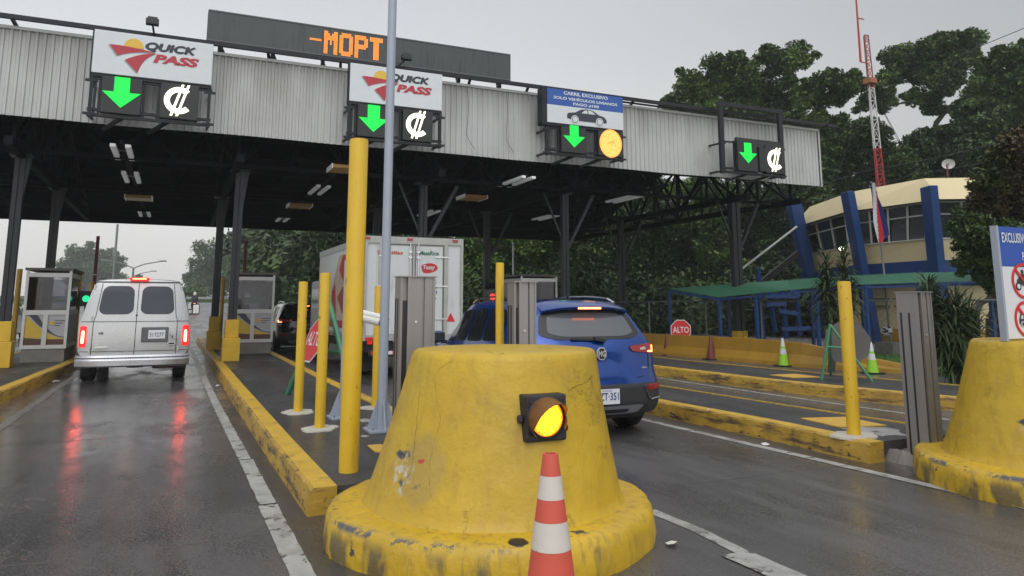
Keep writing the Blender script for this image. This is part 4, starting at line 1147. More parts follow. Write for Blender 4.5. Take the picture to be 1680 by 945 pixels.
# far right one, seen from behind
top = at(1362, 533, 9.6)
fa, fb, fc = gp(1348, 623, .19), gp(1363, 616, .19), gp(1431, 626, .19)
dY = (fa.y + fc.y) / 2
top = at(1362, 533, dY + .2)
t = thing('stop_sign_stand', 'green tripod carrying a grey sign seen from behind, between lime cones', 'stop sign', (top.x, top.y, .19))
tripod(t, top, [fa, fb, fc], (k_(top, fa, .4), k_(top, fc, .42)), m_tri, .026)
c = at(1390, 562, dY + .38)
b = MB(); o_ = octagon(.43); rot = Matrix.Rotation(R(-42), 4, 'Z') @ Matrix.Rotation(R(12), 4, 'Y'); b.plate(o_, 0, .012); b.xform(lambda p: rot @ p + c); b.build('sign_plate', M('sign_back_grey', (.2, .2, .2)), t)

# ------------------------------------------------------------------ booths
m_alframe = M('white_aluminium_frame', (.60, .60, .58), .4, var=.06)
def glass_mat():
    m = bpy.data.materials.new('booth_glass'); m.use_nodes = True
    N = m.node_tree.nodes; L = m.node_tree.links; N.clear()
    o = N.new('ShaderNodeOutputMaterial'); g = N.new('ShaderNodeBsdfGlossy'); tr = N.new('ShaderNodeBsdfTransparent'); mx = N.new('ShaderNodeMixShader'); fr = N.new('ShaderNodeLayerWeight')
    g.inputs['Roughness'].default_value = .04; tr.inputs[0].default_value = (.62, .62, .66, 1); fr.inputs[0].default_value = .35
    L.new(fr.outputs['Fresnel'], mx.inputs[0]); L.new(tr.outputs[0], mx.inputs[1]); L.new(g.outputs[0], mx.inputs[2]); L.new(mx.outputs[0], o.inputs[0]); return m
m_bglass = glass_mat()
def poster_mat():
    return [M('poster_grey', (.42, .42, .45), .5, var=.05), M('poster_yellow', (.62, .42, .05), .5, var=.06), M('poster_charcoal', (.06, .055, .07), .5, var=.08), M('poster_brown', (.10, .045, .03), .5, var=.1)]
def booth(x0, x1, y0, y1, ztop, label, posters=True, zb=.19):
    t = thing('toll_booth', label, 'toll booth', ((x0 + x1) / 2, y0, zb), 'toll booths on the islands')
    w = x1 - x0; zm = zb + 1.12; zl = zb + .36
    b = MB(); b.box(x0 + .03, x1 - .03, y0 + .03, y1, zb - .05, zl - .05); b.build('base', m_concrete, t)
    b = MB()
    for x in (x0, x1 - .06): b.box(x, x + .06, y0, y0 + .06, zl - .05, ztop)
    for x in (x0, x1 - .06): b.box(x, x + .06, y1 - .06, y1, zl - .05, ztop)
    for z, h_ in ((zl - .05, .09), (zm, .11), (ztop - .16, .10)):
        b.box(x0 + .061, x1 - .061, y0 + .004, y0 + .05, z, z + h_); b.box(x0 + .004, x0 + .05, y0 + .061, y1 - .061, z, z + h_); b.box(x1 - .05, x1 - .004, y0 + .061, y1 - .061, z, z + h_)
    xm = x0 + w * .50; b.box(xm - .05, xm + .05, y0 - .006, y0 + .03, zl + .04, zm)
    fr = b.build('frame', m_alframe, t)
    b = MB(); b.box(x0 - .03, x1 + .03, y0 - .03, y1 + .03, ztop, ztop + .06); b.build('roof', M('booth_roof', (.09, .085, .07), .5, var=.1), t)
    b = MB(); b.box(x0 + .06, x1 - .06, y0 + .02, y0 + .03, zm + .11, ztop - .16); b.build('front_window', m_bglass, t)
    b = MB(); b.box(x0 + .02, x0 + .03, y0 + .07, y1 - .07, zm + .11, ztop - .16); b.box(x1 - .03, x1 - .02, y0 + .07, y1 - .07, zm + .11, ztop - .16); b.build('side_window', m_bglass, t)
    b = MB(); b.box(x0 + .06, x1 - .06, y1 - .03, y1 - .02, zm + .11, ztop - .16); b.build('rear_window', m_bglass, t)
    b = MB(); b.box(x0 + .07, x1 - .07, y0 + .3, y0 + .75, zm - .05, zm); b.box(x0 + .2, x0 + .5, y0 + .4, y0 + .6, zm, zm + .25); b.build('counter', m_plastic, t)
    b = MB(); b.box(x0 + .061, x1 - .061, y0 + .03, y0 + .045, zl + .04, zm); b.box(x0 + .03, x0 + .045, y0 + .061, y1 - .061, zl + .04, zm); b.box(x1 - .045, x1 - .03, y0 + .061, y1 - .061, zl + .04, zm)
    pm = poster_mat(); pn = b.build('lower_panel', pm[0], t)
    if posters:
        def P(u, v): return (x0 + .062 + (w - .124) * u, zl + .041 + (zm - zl - .042) * v)
        b = MB(); Y = y0 + .025
        n = 14
        arc = lambda u: .06 + .95 * (1 - min(1, u / .95)) ** 2.2
        lowb = [P(i / n, .30 - .10 * (i / n) * 0 ) for i in range(n + 1)]
        yel = [P(0, .26)] + [P(i / n, .20 + .04 * math.cos(i / n * 3)) for i in range(1, n + 1)]
        up = [P(i / n, min(.98, .22 + .78 * max(0, 1 - (i / n) / .95) ** 1.6)) for i in range(n, -1, -1)]
        b.plate(yel + up, Y, .004, 0); b.build('poster_band', [pm[1]], pn)
        b = MB(); a1 = [P(.04 + i / n * .96, min(.99, .24 + .80 * max(0, 1 - (i / n) / .98) ** 1.7)) for i in range(n + 1)]
        a2 = [P(.26 + i / n * .74, min(.999, .27 + .80 * max(0, 1 - (i / n) / .95) ** 1.9)) for i in range(n, -1, -1)]
        b.plate(a1 + a2, Y - .003, .003, 0); b.build('poster_arc', [pm[2]], pn)
        b = MB(); b.plate([P(0, .0), P(1, 0), P(1, .18), P(.5, .19), P(0, .24)], Y - .003, .003); b.build('poster_foot', [pm[3]], pn)
        b = MB(); cxp, czp = P(.66, .72)
        b.plate([(cxp + .055 * math.cos(6.283 * i / 16), czp + .055 * math.sin(6.283 * i / 16)) for i in range(16)], Y - .006, .003); b.build('poster_emblem', [pm[1]], pn)
        b = MB()
        for k, wv in enumerate((.26, .20, .13)):
            a0 = P(.74, .79 - k * .08); b.plate([a0, (a0[0] + wv * w * .9, a0[1]), (a0[0] + wv * w * .9, a0[1] + .016), (a0[0], a0[1] + .016)], Y - .006, .003)
        b.build('poster_text_lines', [pm[2]], pn)
    return t
booth(-3.36, -2.40, 21.2, 23.4, 2.38, 'left toll booth with yellow and grey poster, beside the silver van')
booth(1.42, 2.55, 22.4, 24.2, 2.40, 'middle toll booth behind the dark column, yellow and grey poster')
booth(9.95, 11.25, 21.5, 23.6, 2.45, 'right toll booth with dark window behind the blue car roof', posters=False)

# raised boom gates standing upright behind the booths, striped red and white
m_boomw = M('boom_white', (.6, .58, .55), .5, var=.05); m_boomr = M('boom_red', (.10, .012, .015), .5, var=.1)
def boom(px, pyt, X, label, ylow):
    d = ray(px, pyt); Y = d.y * X / d.x; zt = CAM_H + d.z * X / d.x
    t = thing('boom_gate', label, 'boom gate', (X, Y, .2), 'raised striped boom gates')
    b = MB(); b.box(X - .18, X + .18, Y - .15, Y + .15, .19, 1.15); b.build('drive_box', m_post, t, bevel=.015)
    b = MB(); n = 11; z0 = 1.0
    for k in range(n):
        b.box(X - .055, X + .055, Y - .2, Y - .16, z0 + (zt - z0) * k / n, z0 + (zt - z0) * (k + (.86 if k in (3, 5) else 1)) / n, 0)
        if k in (3, 5, 4): b.box(X - .056, X + .056, Y - .2, Y - .16, z0 + (zt - z0) * (k + .87) / n, z0 + (zt - z0) * (k + .999) / n, 1)
    b.build('arm', [m_boomr, m_boomw], t)
boom(162, 388, -2.75, 'raised dark red striped boom gate arm behind the left booth', 470)
boom(403, 396, 2.2, 'raised dark red striped boom gate arm behind the middle booth', 450)

# lane signal lamps
def signal(px, py, X, em, label, r=.085):
    d = ray(px, py); Y = d.y * X / d.x; z = CAM_H + d.z * X / d.x
    t = thing('lane_signal', label, 'traffic light', (X, Y, z))
    b = MB(); b.box(X - .17, X + .17, Y, Y + .2, z - .2, z + .2); b.build('housing', m_plastic, t, bevel=.02)
    b = MB(); b.plate([(X + r * math.cos(6.283 * i / 24), z + r * math.sin(6.283 * i / 24)) for i in range(24)], Y - .01, .008); b.build('lens', em, t)
    b = MB(); b.tube((X, Y + .1, z - .2), (X, Y + .1, .2), .035); b.build('stem', m_dark, t)
m_teal_em = M('green_signal_lens', (0, .3, .2), .4, var=0, emit=(.01, 1, .35), es=1.0)
signal(141, 490, -2.22, m_teal_em, 'lit green lane signal beside the left rear of the silver van')
signal(808, 487, 8.0, m_red_em, 'lit red lane signal above the blue car roof, beside the cabinet')

# ------------------------------------------------------------------ sign on the right barrier
sx0 = 6.60; SY = 4.2
za, zb_, zc_, = at(1633, 371, SY).z, at(1648, 556, SY).z, at(1640, 437, SY).z
t = thing('restriction_sign', 'white and blue EXCLUSIVO sign with prohibited motorcycle and bus symbols', 'sign', (sx0, SY, 1.27))
sx1 = sx0 + 1.1
b = MB(); b.box(sx0 + .001, sx1, SY, SY + .03, zb_, zc_); pn = b.build('white_panel', M('cool_white_sign', (.66, .67, .70), .35, var=.03), t)
b = MB(); b.box(sx0 + .001, sx1, SY, SY + .03, zc_ + .001, za); bp_ = b.build('blue_panel', M('sign_deep_blue', (.01, .07, .38), .35, var=.04), t)
b = MB(); b.box(sx0 - .028, sx0, SY - .008, SY + .05, zb_ - .02, za + .005); b.box(sx1, sx1 + .028, SY - .008, SY + .05, zb_ - .02, za + .005); b.build('frame', m_galv, t)
hh = za - zc_
text_mb('EXCLUSIVO', sx0 + .04, zc_ + hh * .60, SY - .006, h=.09, w=.36, bold=.02).build('lettering', m_whitep, bp_)
text_mb('PAGO', sx0 + .30, zc_ + hh * .16, SY - .006, h=.078, w=.17, bold=.02).build('lettering', m_whitep, bp_)
def prohibit(cx, cz, r, kind):
    b = MB(); n = 40
    for k in range(n):
        a0, a1 = 2 * math.pi * k / n, 2 * math.pi * (k + 1) / n
        b.plate([(cx + r * q * math.cos(a), cz + r * q * math.sin(a)) for a, q in ((a0, .84), (a0, 1), (a1, 1), (a1, .84))][::-1], SY - .008, .005)
    d = Vector((1, -1)).normalized(); nn = Vector((1, 1)).normalized() * r * .075
    p, q = -d * r * .88, d * r * .88
    b.plate([(cx + v.x, cz + v.y) for v in (p + nn, p - nn, q - nn, q + nn)], SY - .012, .005)
    b.build('prohibition_ring', m_red, pn)
    b = MB(); s = r
    def disc(x, z, rr_, y=SY - .006, m=0): b.plate([(cx + x * s + rr_ * s * math.cos(6.283 * i / 20), cz + z * s + rr_ * s * math.sin(6.283 * i / 20)) for i in range(20)], y, .003, m)
    def pl(pts, y=SY - .006, m=0): b.plate([(cx + x * s, cz + z * s) for x, z in pts], y, .003, m)
    if kind == 'moto':
        for x in (-.46, .42): disc(x, -.3, .24); disc(x, -.3, .14, SY - .0075, 1)
        pl([(-.5, -.12), (-.2, -.2), (.15, -.3), (.4, -.1), (.45, .08), (.1, .05), (-.15, .12), (-.4, .15), (-.55, .05)])
        disc(-.02, .52, .12); pl([(-.12, .4), (.1, .42), (.32, .1), (.25, -.05), (.0, .02), (-.05, .15), (-.35, .12), (-.38, .2), (-.1, .25)])
    else:
        pl([(-.6, -.25), (.6, -.25), (.6, .3), (-.45, .3), (-.6, 0)])
        pl([(-.5, .02), (-.3, .02), (-.3, .22), (-.42, .22)], SY - .0095, 1)
        for x in (-.22, .06, .34): pl([(x, .02), (x + .2, .02), (x + .2, .22), (x, .22)], SY - .0095, 1)
        for x in (-.35, .35): disc(x, -.27, .15, SY - .0095, 1); disc(x, -.27, .11, SY - .011, 0)
    b.build('pictogram', [m_logo_dk, m_whitep], pn)
pm1 = at(1678, 461, SY); pm2 = at(1683, 523.5, SY)
prohibit(pm1.x, pm1.z, .158, 'moto'); prohibit(pm2.x, pm2.z, .158, 'bus')
# small litter
def litter(px, py, s, label, z=.0, mat=None):
    p = gp(px, py, z); b = MB(); rr = random.Random(px)
    pts = [(p.x + s * math.cos(a) * rr.uniform(.7, 1.2), p.y + s * .8 * math.sin(a) * rr.uniform(.7, 1.2), z + rr.uniform(.008, .03)) for a in [6.283 * i / 7 for i in range(7)]]
    b.add(pts + [(p.x, p.y, z + .035)], [(i, (i + 1) % 7, 7) for i in range(7)])
    o = b.build('litter', mat or M('litter_white', (.55, .54, .5), .6, var=.1)); tag(o, label, 'litter', 'bits of litter on the wet road')
litter(1102, 896, .045, 'crumpled white wrapper on the road right of the centre barrier')
litter(1256, 731, .05, 'small white scrap beside the white line near the chipped kerb')
litter(1279, 640, .06, 'white scrap at the foot of the far kerb below the first lime cone')
litter(357, 634, .06, 'orange tinted scrap beside the kerb right of the silver van')
litter(92, 627, .07, 'pale scrap beside the left kerb behind the van')
litter(1163, 675, .03, 'tiny white scrap on the island right of the blue car', z=.19)
# ================================================================== VEHICLES
class Shell:
    """body surface swept along Y: a curved rear face, then profiles at stations"""
    def __init__(s, cx, y0, rear, Rz, curve, stations, cp=3.2):
        s.cx, s.y0, s.rear, s.Rz, s.curve, s.st, s.cp = cx, y0, rear, Rz, curve, stations, cp
    def prof(s, w, zb, zbelt, wr, zr):
        h = zbelt - zb
        return [(0, zb), (w * .80, zb), (w * .93, zb + .03), (w * .985, zb + .14 * h), (w, zb + .35 * h), (w * 1.0, zb + .62 * h), (w * .992, zb + .85 * h), (w * .965, zbelt),
                (w * .965 + (wr - w * .965) * .33, zbelt + (zr - zbelt) * .33), (w * .965 + (wr - w * .965) * .68, zbelt + (zr - zbelt) * .66), (wr, zbelt + (zr - zbelt) * .86), (wr * .93, zbelt + (zr - zbelt) * .955), (wr * .72, zr - .006 * abs(zr - zbelt) - .004), (wr * .35, zr + .004), (0, zr + .008)]
    def R(s, x, z):
        zs = [a for a, _ in s.Rz]; ys = [b_ for _, b_ in s.Rz]
        return float(np.interp(z, zs, ys)) + s.curve * (min(1.05, abs(x) / s.rear[0])) ** s.cp
    def params(s, y):
        ys = [a[0] for a in s.st]
        return [float(np.interp(y, ys, [a[k] for a in s.st])) for k in range(1, 6)]
    def build(s, name, mat, parent):
        full = lambda pr: [(x, z) for x, z in pr] + [(-x, z) for x, z in pr[-2:0:-1]]
        p0 = full(s.prof(*s.rear)); n = len(p0)
        r0 = [Vector((s.cx + x, s.y0 + s.R(x, z), z)) for x, z in p0]
        rows = []
        zc = sum(z for _, z in p0) / n
        for k in (.02, .25, .5, .75, .92, .98):
            rows.append([Vector((s.cx + x * k, s.y0 + s.R(x * k, zc + (z - zc) * k), zc + (z - zc) * k)) for x, z in p0])
        rows.append(r0)
        y1 = s.st[0][0]
        p1 = full(s.prof(*s.params(y1))); r1 = [Vector((s.cx + x, s.y0 + y1, z)) for x, z in p1]
        for t in (.08, .3, .65):
            e = min(1, t * 1.6)
            rows.append([Vector((a.x + (b_.x - a.x) * e, a.y + (b_.y - a.y) * t, a.z + (b_.z - a.z) * e)) for a, b_ in zip(r0, r1)])
        y = y1; ye = s.st[-1][0]
        while y < ye + .001:
            p = full(s.prof(*s.params(y))); rows.append([Vector((s.cx + x, s.y0 + y, z)) for x, z in p]); y += .14
        last = rows[-1]; c = sum(last, Vector()) / n
        for k, dy in ((.93, .05), (.6, .10), (.02, .12)): rows.append([Vector((c.x + (p.x - c.x) * k, p.y + dy, c.z + (p.z - c.z) * k)) for p in last])
        b = MB()
        for r in rows: b.v += [tuple(p) for p in r]
        for i in range(len(rows) - 1):
            for j in range(n):
                b.f.append((i * n + j, i * n + (j + 1) % n, (i + 1) * n + (j + 1) % n, (i + 1) * n + j)); b.m.append(0)
        return b.build(name, mat, parent, smooth=True, angle=50)
    def rquad(s, q, rnd=.25, n=12):
        """q = 4 corners (x,z): bottom-left, bottom-right, top-right, top-left -> grid of rounded quad"""
        G = []
        for i in range(n + 1):
            for j in range(n + 1):
                u, v = -1 + 2 * j / n, -1 + 2 * i / n
                uu, vv = u * math.sqrt(max(0, 1 - rnd * v ** 8 * .5 - rnd * .0)), v * math.sqrt(max(0, 1 - rnd * u ** 8 * .5))
                a, c = (uu + 1) / 2, (vv + 1) / 2
                x = (q[0][0] * (1 - a) + q[1][0] * a) * (1 - c) + (q[3][0] * (1 - a) + q[2][0] * a) * c
                z = (q[0][1] * (1 - a) + q[1][1] * a) * (1 - c) + (q[3][1] * (1 - a) + q[2][1] * a) * c
                G.append((x, z))
        fs = [(i * (n + 1) + j, i * (n + 1) + j + 1, (i + 1) * (n + 1) + j + 1, (i + 1) * (n + 1) + j) for i in range(n) for j in range(n)]
        return G, fs
    def rear_patch(s, name, q, mat, parent, off=.006, rnd=.25, n=12, mb=None, depth=.0):
        G, fs = s.rquad(q, rnd, n); b = mb or MB()
        vs = [(s.cx + x, s.y0 + s.R(x, z) - off, z) for x, z in G]
        b.add(vs, fs)
        # rim back to the body
        ring = [i for i in range(n + 1)] + [(i + 1) * (n + 1) - 1 for i in range(1, n + 1)] + [n * (n + 1) + j for j in range(n - 1, -1, -1)] + [i * (n + 1) for i in range(n - 1, 0, -1)]
        rv = [vs[i] for i in ring]; bk = [(x, y + off + .004, z) for x, y, z in rv]; m = len(rv)
        b.add(rv + bk, [(i, m + i, m + (i + 1) % m, (i + 1) % m) for i in range(m)])
        if mb: return None
        return b.build(name, mat, parent, smooth=True, angle=40)
    def side_pt(s, y, t, side, off=.006):
        w, zb, zbelt, wr, zr = s.params(y)
        x = w * .965 + (wr - w * .965) * t; z = zbelt + (zr - zbelt) * t
        return (s.cx + side * (x + off), s.y0 + y, z)
    def side_patch(s, name, q, mat, parent, side=-1, off=.008, rnd=.3, n=10):
        G, fs = s.rquad(q, rnd, n)
        b = MB(); b.add([s.side_pt(y, t, side, off) for y, t in G], fs if side > 0 else [f[::-1] for f in fs])
        return b.build(name, mat, parent, smooth=True)
def wheel(parent, x, y, r, w, side, rim=m_chrome):
    """side -1 = outer face towards -X"""
    b = MB(); n = 36; xo, xi = x, x - side * w
    pr = [(r * .66, xo), (r * .93, xo), (r, xo - side * .03), (r, xi + side * .03), (r * .93, xi), (r * .5, xi)]
    for rr_, xx in pr:
        for i in range(n): b.v.append((xx, y + rr_ * math.cos(6.283 * i / n), r + rr_ * math.sin(6.283 * i / n)))
    for k in range(len(pr) - 1):
        for i in range(n): b.f.append((k * n + i, k * n + (i + 1) % n, (k + 1) * n + (i + 1) % n, (k + 1) * n + i)); b.m.append(0)
    wh = b.build('wheel', m_black, parent, smooth=True)
    b = MB(); b.tube((xo - side * .03, y, r), (xo - side * .05, y, r), r * .66, n=24)
    for k in range(5):
        a = 6.283 * k / 5; b.beam((xo - side * .01, y + r * .08 * math.cos(a), r + r * .08 * math.sin(a)), (xo - side * .01, y + r * .62 * math.cos(a), r + r * .62 * math.sin(a)), .05, .03)
    b.build('rim', rim, wh); return wh

def paint(name, c, rough=.22, metal=.35, coat=.6):
    m = M(name, c, rough, metal=metal, var=.04, vs=1.5, coat=coat); return m

def suv(cx, y0, pm, label, name='suv_car', lit=True, detail=True, group=None, lightmat=None):
    t = thing(name, label, 'car', (cx, y0 + 2.1, 0), group)
    Rz = [(.2, .16), (.30, .06), (.40, .0), (.60, -.01), (.68, .02), (.74, .09), (.95, .115), (1.07, .14), (1.12, .19), (1.30, .33), (1.44, .44), (1.50, .47), (1.60, .62)]
    st = [(.95, .895, .24, 1.07, .67, 1.59), (1.4, .90, .22, 1.06, .685, 1.615), (2.0, .90, .22, 1.03, .69, 1.62), (2.55, .90, .22, 1.01, .675, 1.60), (2.75, .90, .22, 1.0, .67, 1.565),
          (3.05, .895, .22, .99, .70, 1.32), (3.35, .89, .22, .975, .76, 1.03), (3.8, .87, .22, .93, .74, .965), (4.15, .84, .25, .82, .70, .84), (4.28, .76, .30, .70, .62, .71)]
    S = Shell(cx, y0, (.875, .27, 1.07, .60, 1.56), Rz, .20, st)
    body = S.build('body', pm, t)
    # lower cladding (dark) and skid plate
    S.rear_patch('lower_bumper', [(-.84, .27), (.84, .27), (.86, .63), (-.86, .63)], M('dark_cladding', (.028, .03, .034), .5, var=.1), t, .010, .15)
    sk = S.rear_patch('skid_plate', [(-.46, .285), (.46, .285), (.56, .385), (-.56, .385)], M('silver_plastic', (.33, .34, .36), .35, metal=.5), t, .018, .3)
    S.rear_patch('skid_recess', [(-.30, .30), (.30, .30), (.34, .345), (-.34, .345)], m_plastic, sk, .022, .3)
    # window
    S.rear_patch('window_surround', [(-.72, 1.14), (.72, 1.14), (.60, 1.49), (-.60, 1.49)], m_plastic, t, .006, .55)
    wn = S.rear_patch('rear_window', [(-.61, 1.175), (.61, 1.175), (.53, 1.455), (-.53, 1.455)], M('rear_glass_grey', (.085, .09, .10), .08, var=.05, spec=.8) if detail else m_glass, t, .010, .55)
    if detail:
        b = MB(); b.beam((cx + .06, y0 + S.R(.06, 1.15) - .03, 1.135), (cx - .34, y0 + S.R(-.34, 1.15) - .025, 1.15), .028, .022); b.beam((cx + .10, y0 + S.R(.1, 1.13) - .03, 1.125), (cx - .04, y0 + S.R(0, 1.15) - .035, 1.15), .06, .035); b.build('wiper', m_plastic, wn)
    # spoiler
    b = MB(); n = 16
    for i in range(n + 1):
        x = -.60 + 1.20 * i / n; d = .10 * (abs(x) / .6) ** 3
        zt = 1.555 - .05 * (abs(x) / .6) ** 3
        b.v += [(cx + x, y0 + .36 + d, zt - .055), (cx + x, y0 + .345 + d, zt - .03), (cx + x, y0 + .38 + d, zt - .012), (cx + x * .98, y0 + .70, zt + .055), (cx + x * .98, y0 + .60, zt - .09)]
    for i in range(n):
        for k in range(5): b.f.append((i * 5 + k, i * 5 + (k + 1) % 5, (i + 1) * 5 + (k + 1) % 5, (i + 1) * 5 + k)); b.m.append(0)
    b.f += [(4, 3, 2, 1, 0), tuple(n * 5 + k for k in range(5))]; b.m += [0, 0]
    sp = b.build('spoiler', pm, t, smooth=True, angle=50)
    b = MB(); b.box(cx - .155, cx + .155, y0 + .335, y0 + .36, 1.497, 1.520); b.build('brake_light', m_redhot_em if lit else m_redlens, sp)
    b = MB(); b.tube((cx + .0, y0 + .95, 1.61), (cx + .0, y0 + .88, 1.68), .012); b.box(cx - .03, cx + .03, y0 + .9, y0 + 1.02, 1.60, 1.625); b.build('antenna', m_plastic, t)
    for s_ in (-1, 1):
        b = MB(); pts = [(cx + s_ * .60, y0 + .75 + 1.95 * k / 12, 1.575 + .085 * math.sin(math.pi * min(1, max(0, k / 12))) ** .35) for k in range(13)]
        b.path(pts, .016, n=6); b.build('roof_rail', m_chrome, t)
        # lights
        q = [(.46, .995), (.87, .96), (.885, 1.085), (.43, 1.06)]
        if s_ < 0: q = [(-q[1][0], q[1][1]), (-q[0][0], q[0][1]), (-q[3][0], q[3][1]), (-q[2][0], q[2][1])]
        tl = S.rear_patch('tail_light', q, m_redlens, t, .016, .35)
        if lit:
            q = [(.73, .977), (.855, .97), (.86, .993), (.74, .995)]; q2 = [(.825, .99), (.86, .99), (.865, 1.06), (.835, 1.055)]
            for qq in (q, q2):
                if s_ < 0: qq = [(-qq[1][0], qq[1][1]), (-qq[0][0], qq[0][1]), (-qq[3][0], qq[3][1]), (-qq[2][0], qq[2][1])]
                S.rear_patch('lit_strip', qq, m_redhot_em, tl, .022, .2, 6)
            if detail:
                qq = [(.585, 1.01), (.70, 1.007), (.70, 1.045), (.61, 1.035)]
                if s_ < 0: qq = [(-qq[1][0], qq[1][1]), (-qq[0][0], qq[0][1]), (-qq[3][0], qq[3][1]), (-qq[2][0], qq[2][1])]
                S.rear_patch('clear_lens', qq, M('pale_lens', (.55, .42, .42), .2, var=.05), tl, .021, .3, 6)
        q = [(.60, .545), (.845, .545), (.85, .61), (.62, .61)]
        if s_ < 0: q = [(-q[1][0], q[1][1]), (-q[0][0], q[0][1]), (-q[3][0], q[3][1]), (-q[2][0], q[2][1])]
        S.rear_patch('reflector', q, m_redlens, t, .018, .3, 6)
        if detail:
            b = MB(); pts = [(s_ * x, z) for x, z in ((.56, .60), (.62, .47), (.67, .435), (.85, .44))]
            b.path([(cx + x, y0 + S.R(x, z) - .02, z) for x, z in pts], .011, n=6); b.build('chrome_strip', m_chrome, t)
        # windows of the side
        S.side_patch('side_window', [(1.78, .06), (2.30, .06), (2.22, .80), (1.80, .80)], m_glass, t, s_, rnd=.2)
        S.side_patch('side_window', [(1.05, .06), (1.72, .06), (1.72, .80), (1.18, .78)], m_glass, t, s_, rnd=.2)
        S.side_patch('side_window', [(2.36, .06), (3.12, .08), (2.82, .78), (2.28, .80)], m_glass, t, s_, rnd=.2)
        b = MB()
        mx = cx + s_ * 1.0; my = y0 + 3.15
        b.lathe([(.02, 1.0), (.085, 1.02), (.10, 1.08), (.09, 1.14), (.03, 1.165)], mx, my, 16); b.xform(lambda p: Vector((mx + (p.x - mx) * 1.15, my + (p.y - my) * .75, p.z))); mr = b.build('door_mirror', pm, t, smooth=True)
        b = MB(); b.beam((cx + s_ * .86, my, 1.0), (mx, my, 1.02), .05); b.box(mx - .085, mx + .085, my - .078, my - .070, 1.025, 1.14); b.build('mirror_glass', m_glass, mr)
        for wy in (.86, 3.42):
            b = MB(); xx = cx + s_ * (.905 if wy > 2 else .90); n = 24
            b.add([(xx, y0 + wy + .40 * math.cos(math.pi * k / n), .30 + .40 * math.sin(math.pi * k / n)) for k in range(n + 1)], [tuple(range(n + 1))] if s_ < 0 else [tuple(range(n, -1, -1))]); b.build('wheel_arch', m_black, t)
            wheel(t, cx + s_ * .915, y0 + wy, .335, .22, s_)
    b = MB(); b.box(cx - .7, cx + .7, y0 + .3, y0 + 3.9, .20, .30); b.box(cx - .5, cx + .5, y0 + .82, y0 + .90, .22, .34); b.tube((cx - .45, y0 + .08, .26), (cx - .45, y0 + .5, .26), .035); b.build('underbody', m_black, t)
    # plate
    b = MB(); pz = .50; px0 = -.16; y_ = y0 + S.R(0, .5) - .02
    b.box(cx - .165, cx + .165, y_ - .008, y_, pz - .085, pz + .085); pl_ = b.build('number_plate', M('plate_white', (.66, .68, .72), .35, var=.02), t)
    if detail:
        text_mb('BZT·351', cx - .15, pz - .04, y_ - .012, h=.085, w=.30, bold=.012).build('plate_lettering', M('plate_blue', (.02, .05, .20), .4, var=.02), pl_)
        text_mb('COSTA RICA', cx, pz + .058, y_ - .012, h=.016, w=.13, align='CENTER').build('plate_lettering', M('plate_blue', (.02, .05, .2)), pl_)
        # octagonal emblem with two letters
        ye = y0 + S.R(0, .86) - .03; ez = .98
        b = MB(); b.plate([(cx + .072 * math.cos(R(22.5 + 45 * k)) * .95, ez + .078 * math.sin(R(22.5 + 45 * k))) for k in range(8)], ye + .002, .02); em = b.build('emblem', M('emblem_silver', (.55, .56, .58), .3, metal=.3, var=0), t)
        b = MB(); b.plate([(cx + .060 * math.cos(R(22.5 + 45 * k)) * .95, ez + .066 * math.sin(R(22.5 + 45 * k))) for k in range(8)], ye - .001, .002); b.build('emblem_field', m_plastic, em)
        text_mb('MG', cx, ez - .034, ye - .005, h=.068, w=.095, bold=.03, align='CENTER').build('emblem_letters', M('emblem_silver', (.55, .56, .58)), em)
        b = MB(); S.rear_patch('', [(.60, .79), (.70, .79), (.70, .805), (.60, .805)], None, None, .012, .1, 4, mb=b); b.build('badge', m_chrome, t)
        # tailgate seam
        b = MB(); pts = []
        for x, z in [(.77, 1.06), (.755, .9), (.74, .75), (.70, .705), (.5, .695), (0, .69), (-.5, .695), (-.70, .705), (-.74, .75), (-.755, .9), (-.77, 1.06)]:
            pts.append((cx + x, y0 + S.R(x, z) - .001, z))
        b.path(pts, .0055, n=5); b.build('tailgate_seam', m_black, t)
    return t
suv(4.60, 7.6, paint('metallic_blue', (.004, .044, .24), .20, .45, .5), 'bright blue SUV with lit brake lights right of the centre barrier')
suv(3.95, 25.6, paint('black_paint', (.012, .013, .015), .2, .2), 'black SUV with lit red tail lights ahead of the truck', detail=False)
o = [c for c in bpy.data.objects if c.name.startswith('suv_car')][-1]
suv(-7.3, 38, paint('white_paint', (.55, .56, .57), .25, 0), 'small white car far away left of the left booth', lit=False, detail=False)

# ------------------------------------------------------------------ silver passenger van
vx, vy = -.73, 17.0
t = thing('passenger_van', 'silver passenger van with lit brake lights driving through the left lane', 'van', (vx, vy + 2.7, 0))
Rz = [(.3, .06), (.52, .0), (.95, .0), (1.15, .02), (1.45, .07), (1.80, .14), (2.08, .22)]
S = Shell(vx, vy, (1.02, .52, 1.30, .79, 2.06), Rz, .16,
          [(.55, 1.03, .45, 1.30, .81, 2.08), (3.0, 1.03, .42, 1.30, .82, 2.10), (3.9, 1.03, .42, 1.28, .82, 2.06), (4.6, 1.01, .42, 1.18, .84, 1.34), (5.3, .97, .45, 1.05, .80, 1.10), (5.5, .9, .5, .9, .7, .92)], cp=5)
m_silver = paint('silver_paint', (.46, .462, .462), .28, .45)
S.build('body', m_silver, t)
b = MB()
for z in (2.075,): pass
S.rear_patch('roof_gutter', [(-.78, 2.005), (.78, 2.005), (.76, 2.022), (-.76, 2.022)], m_plastic, t, .02, .1)
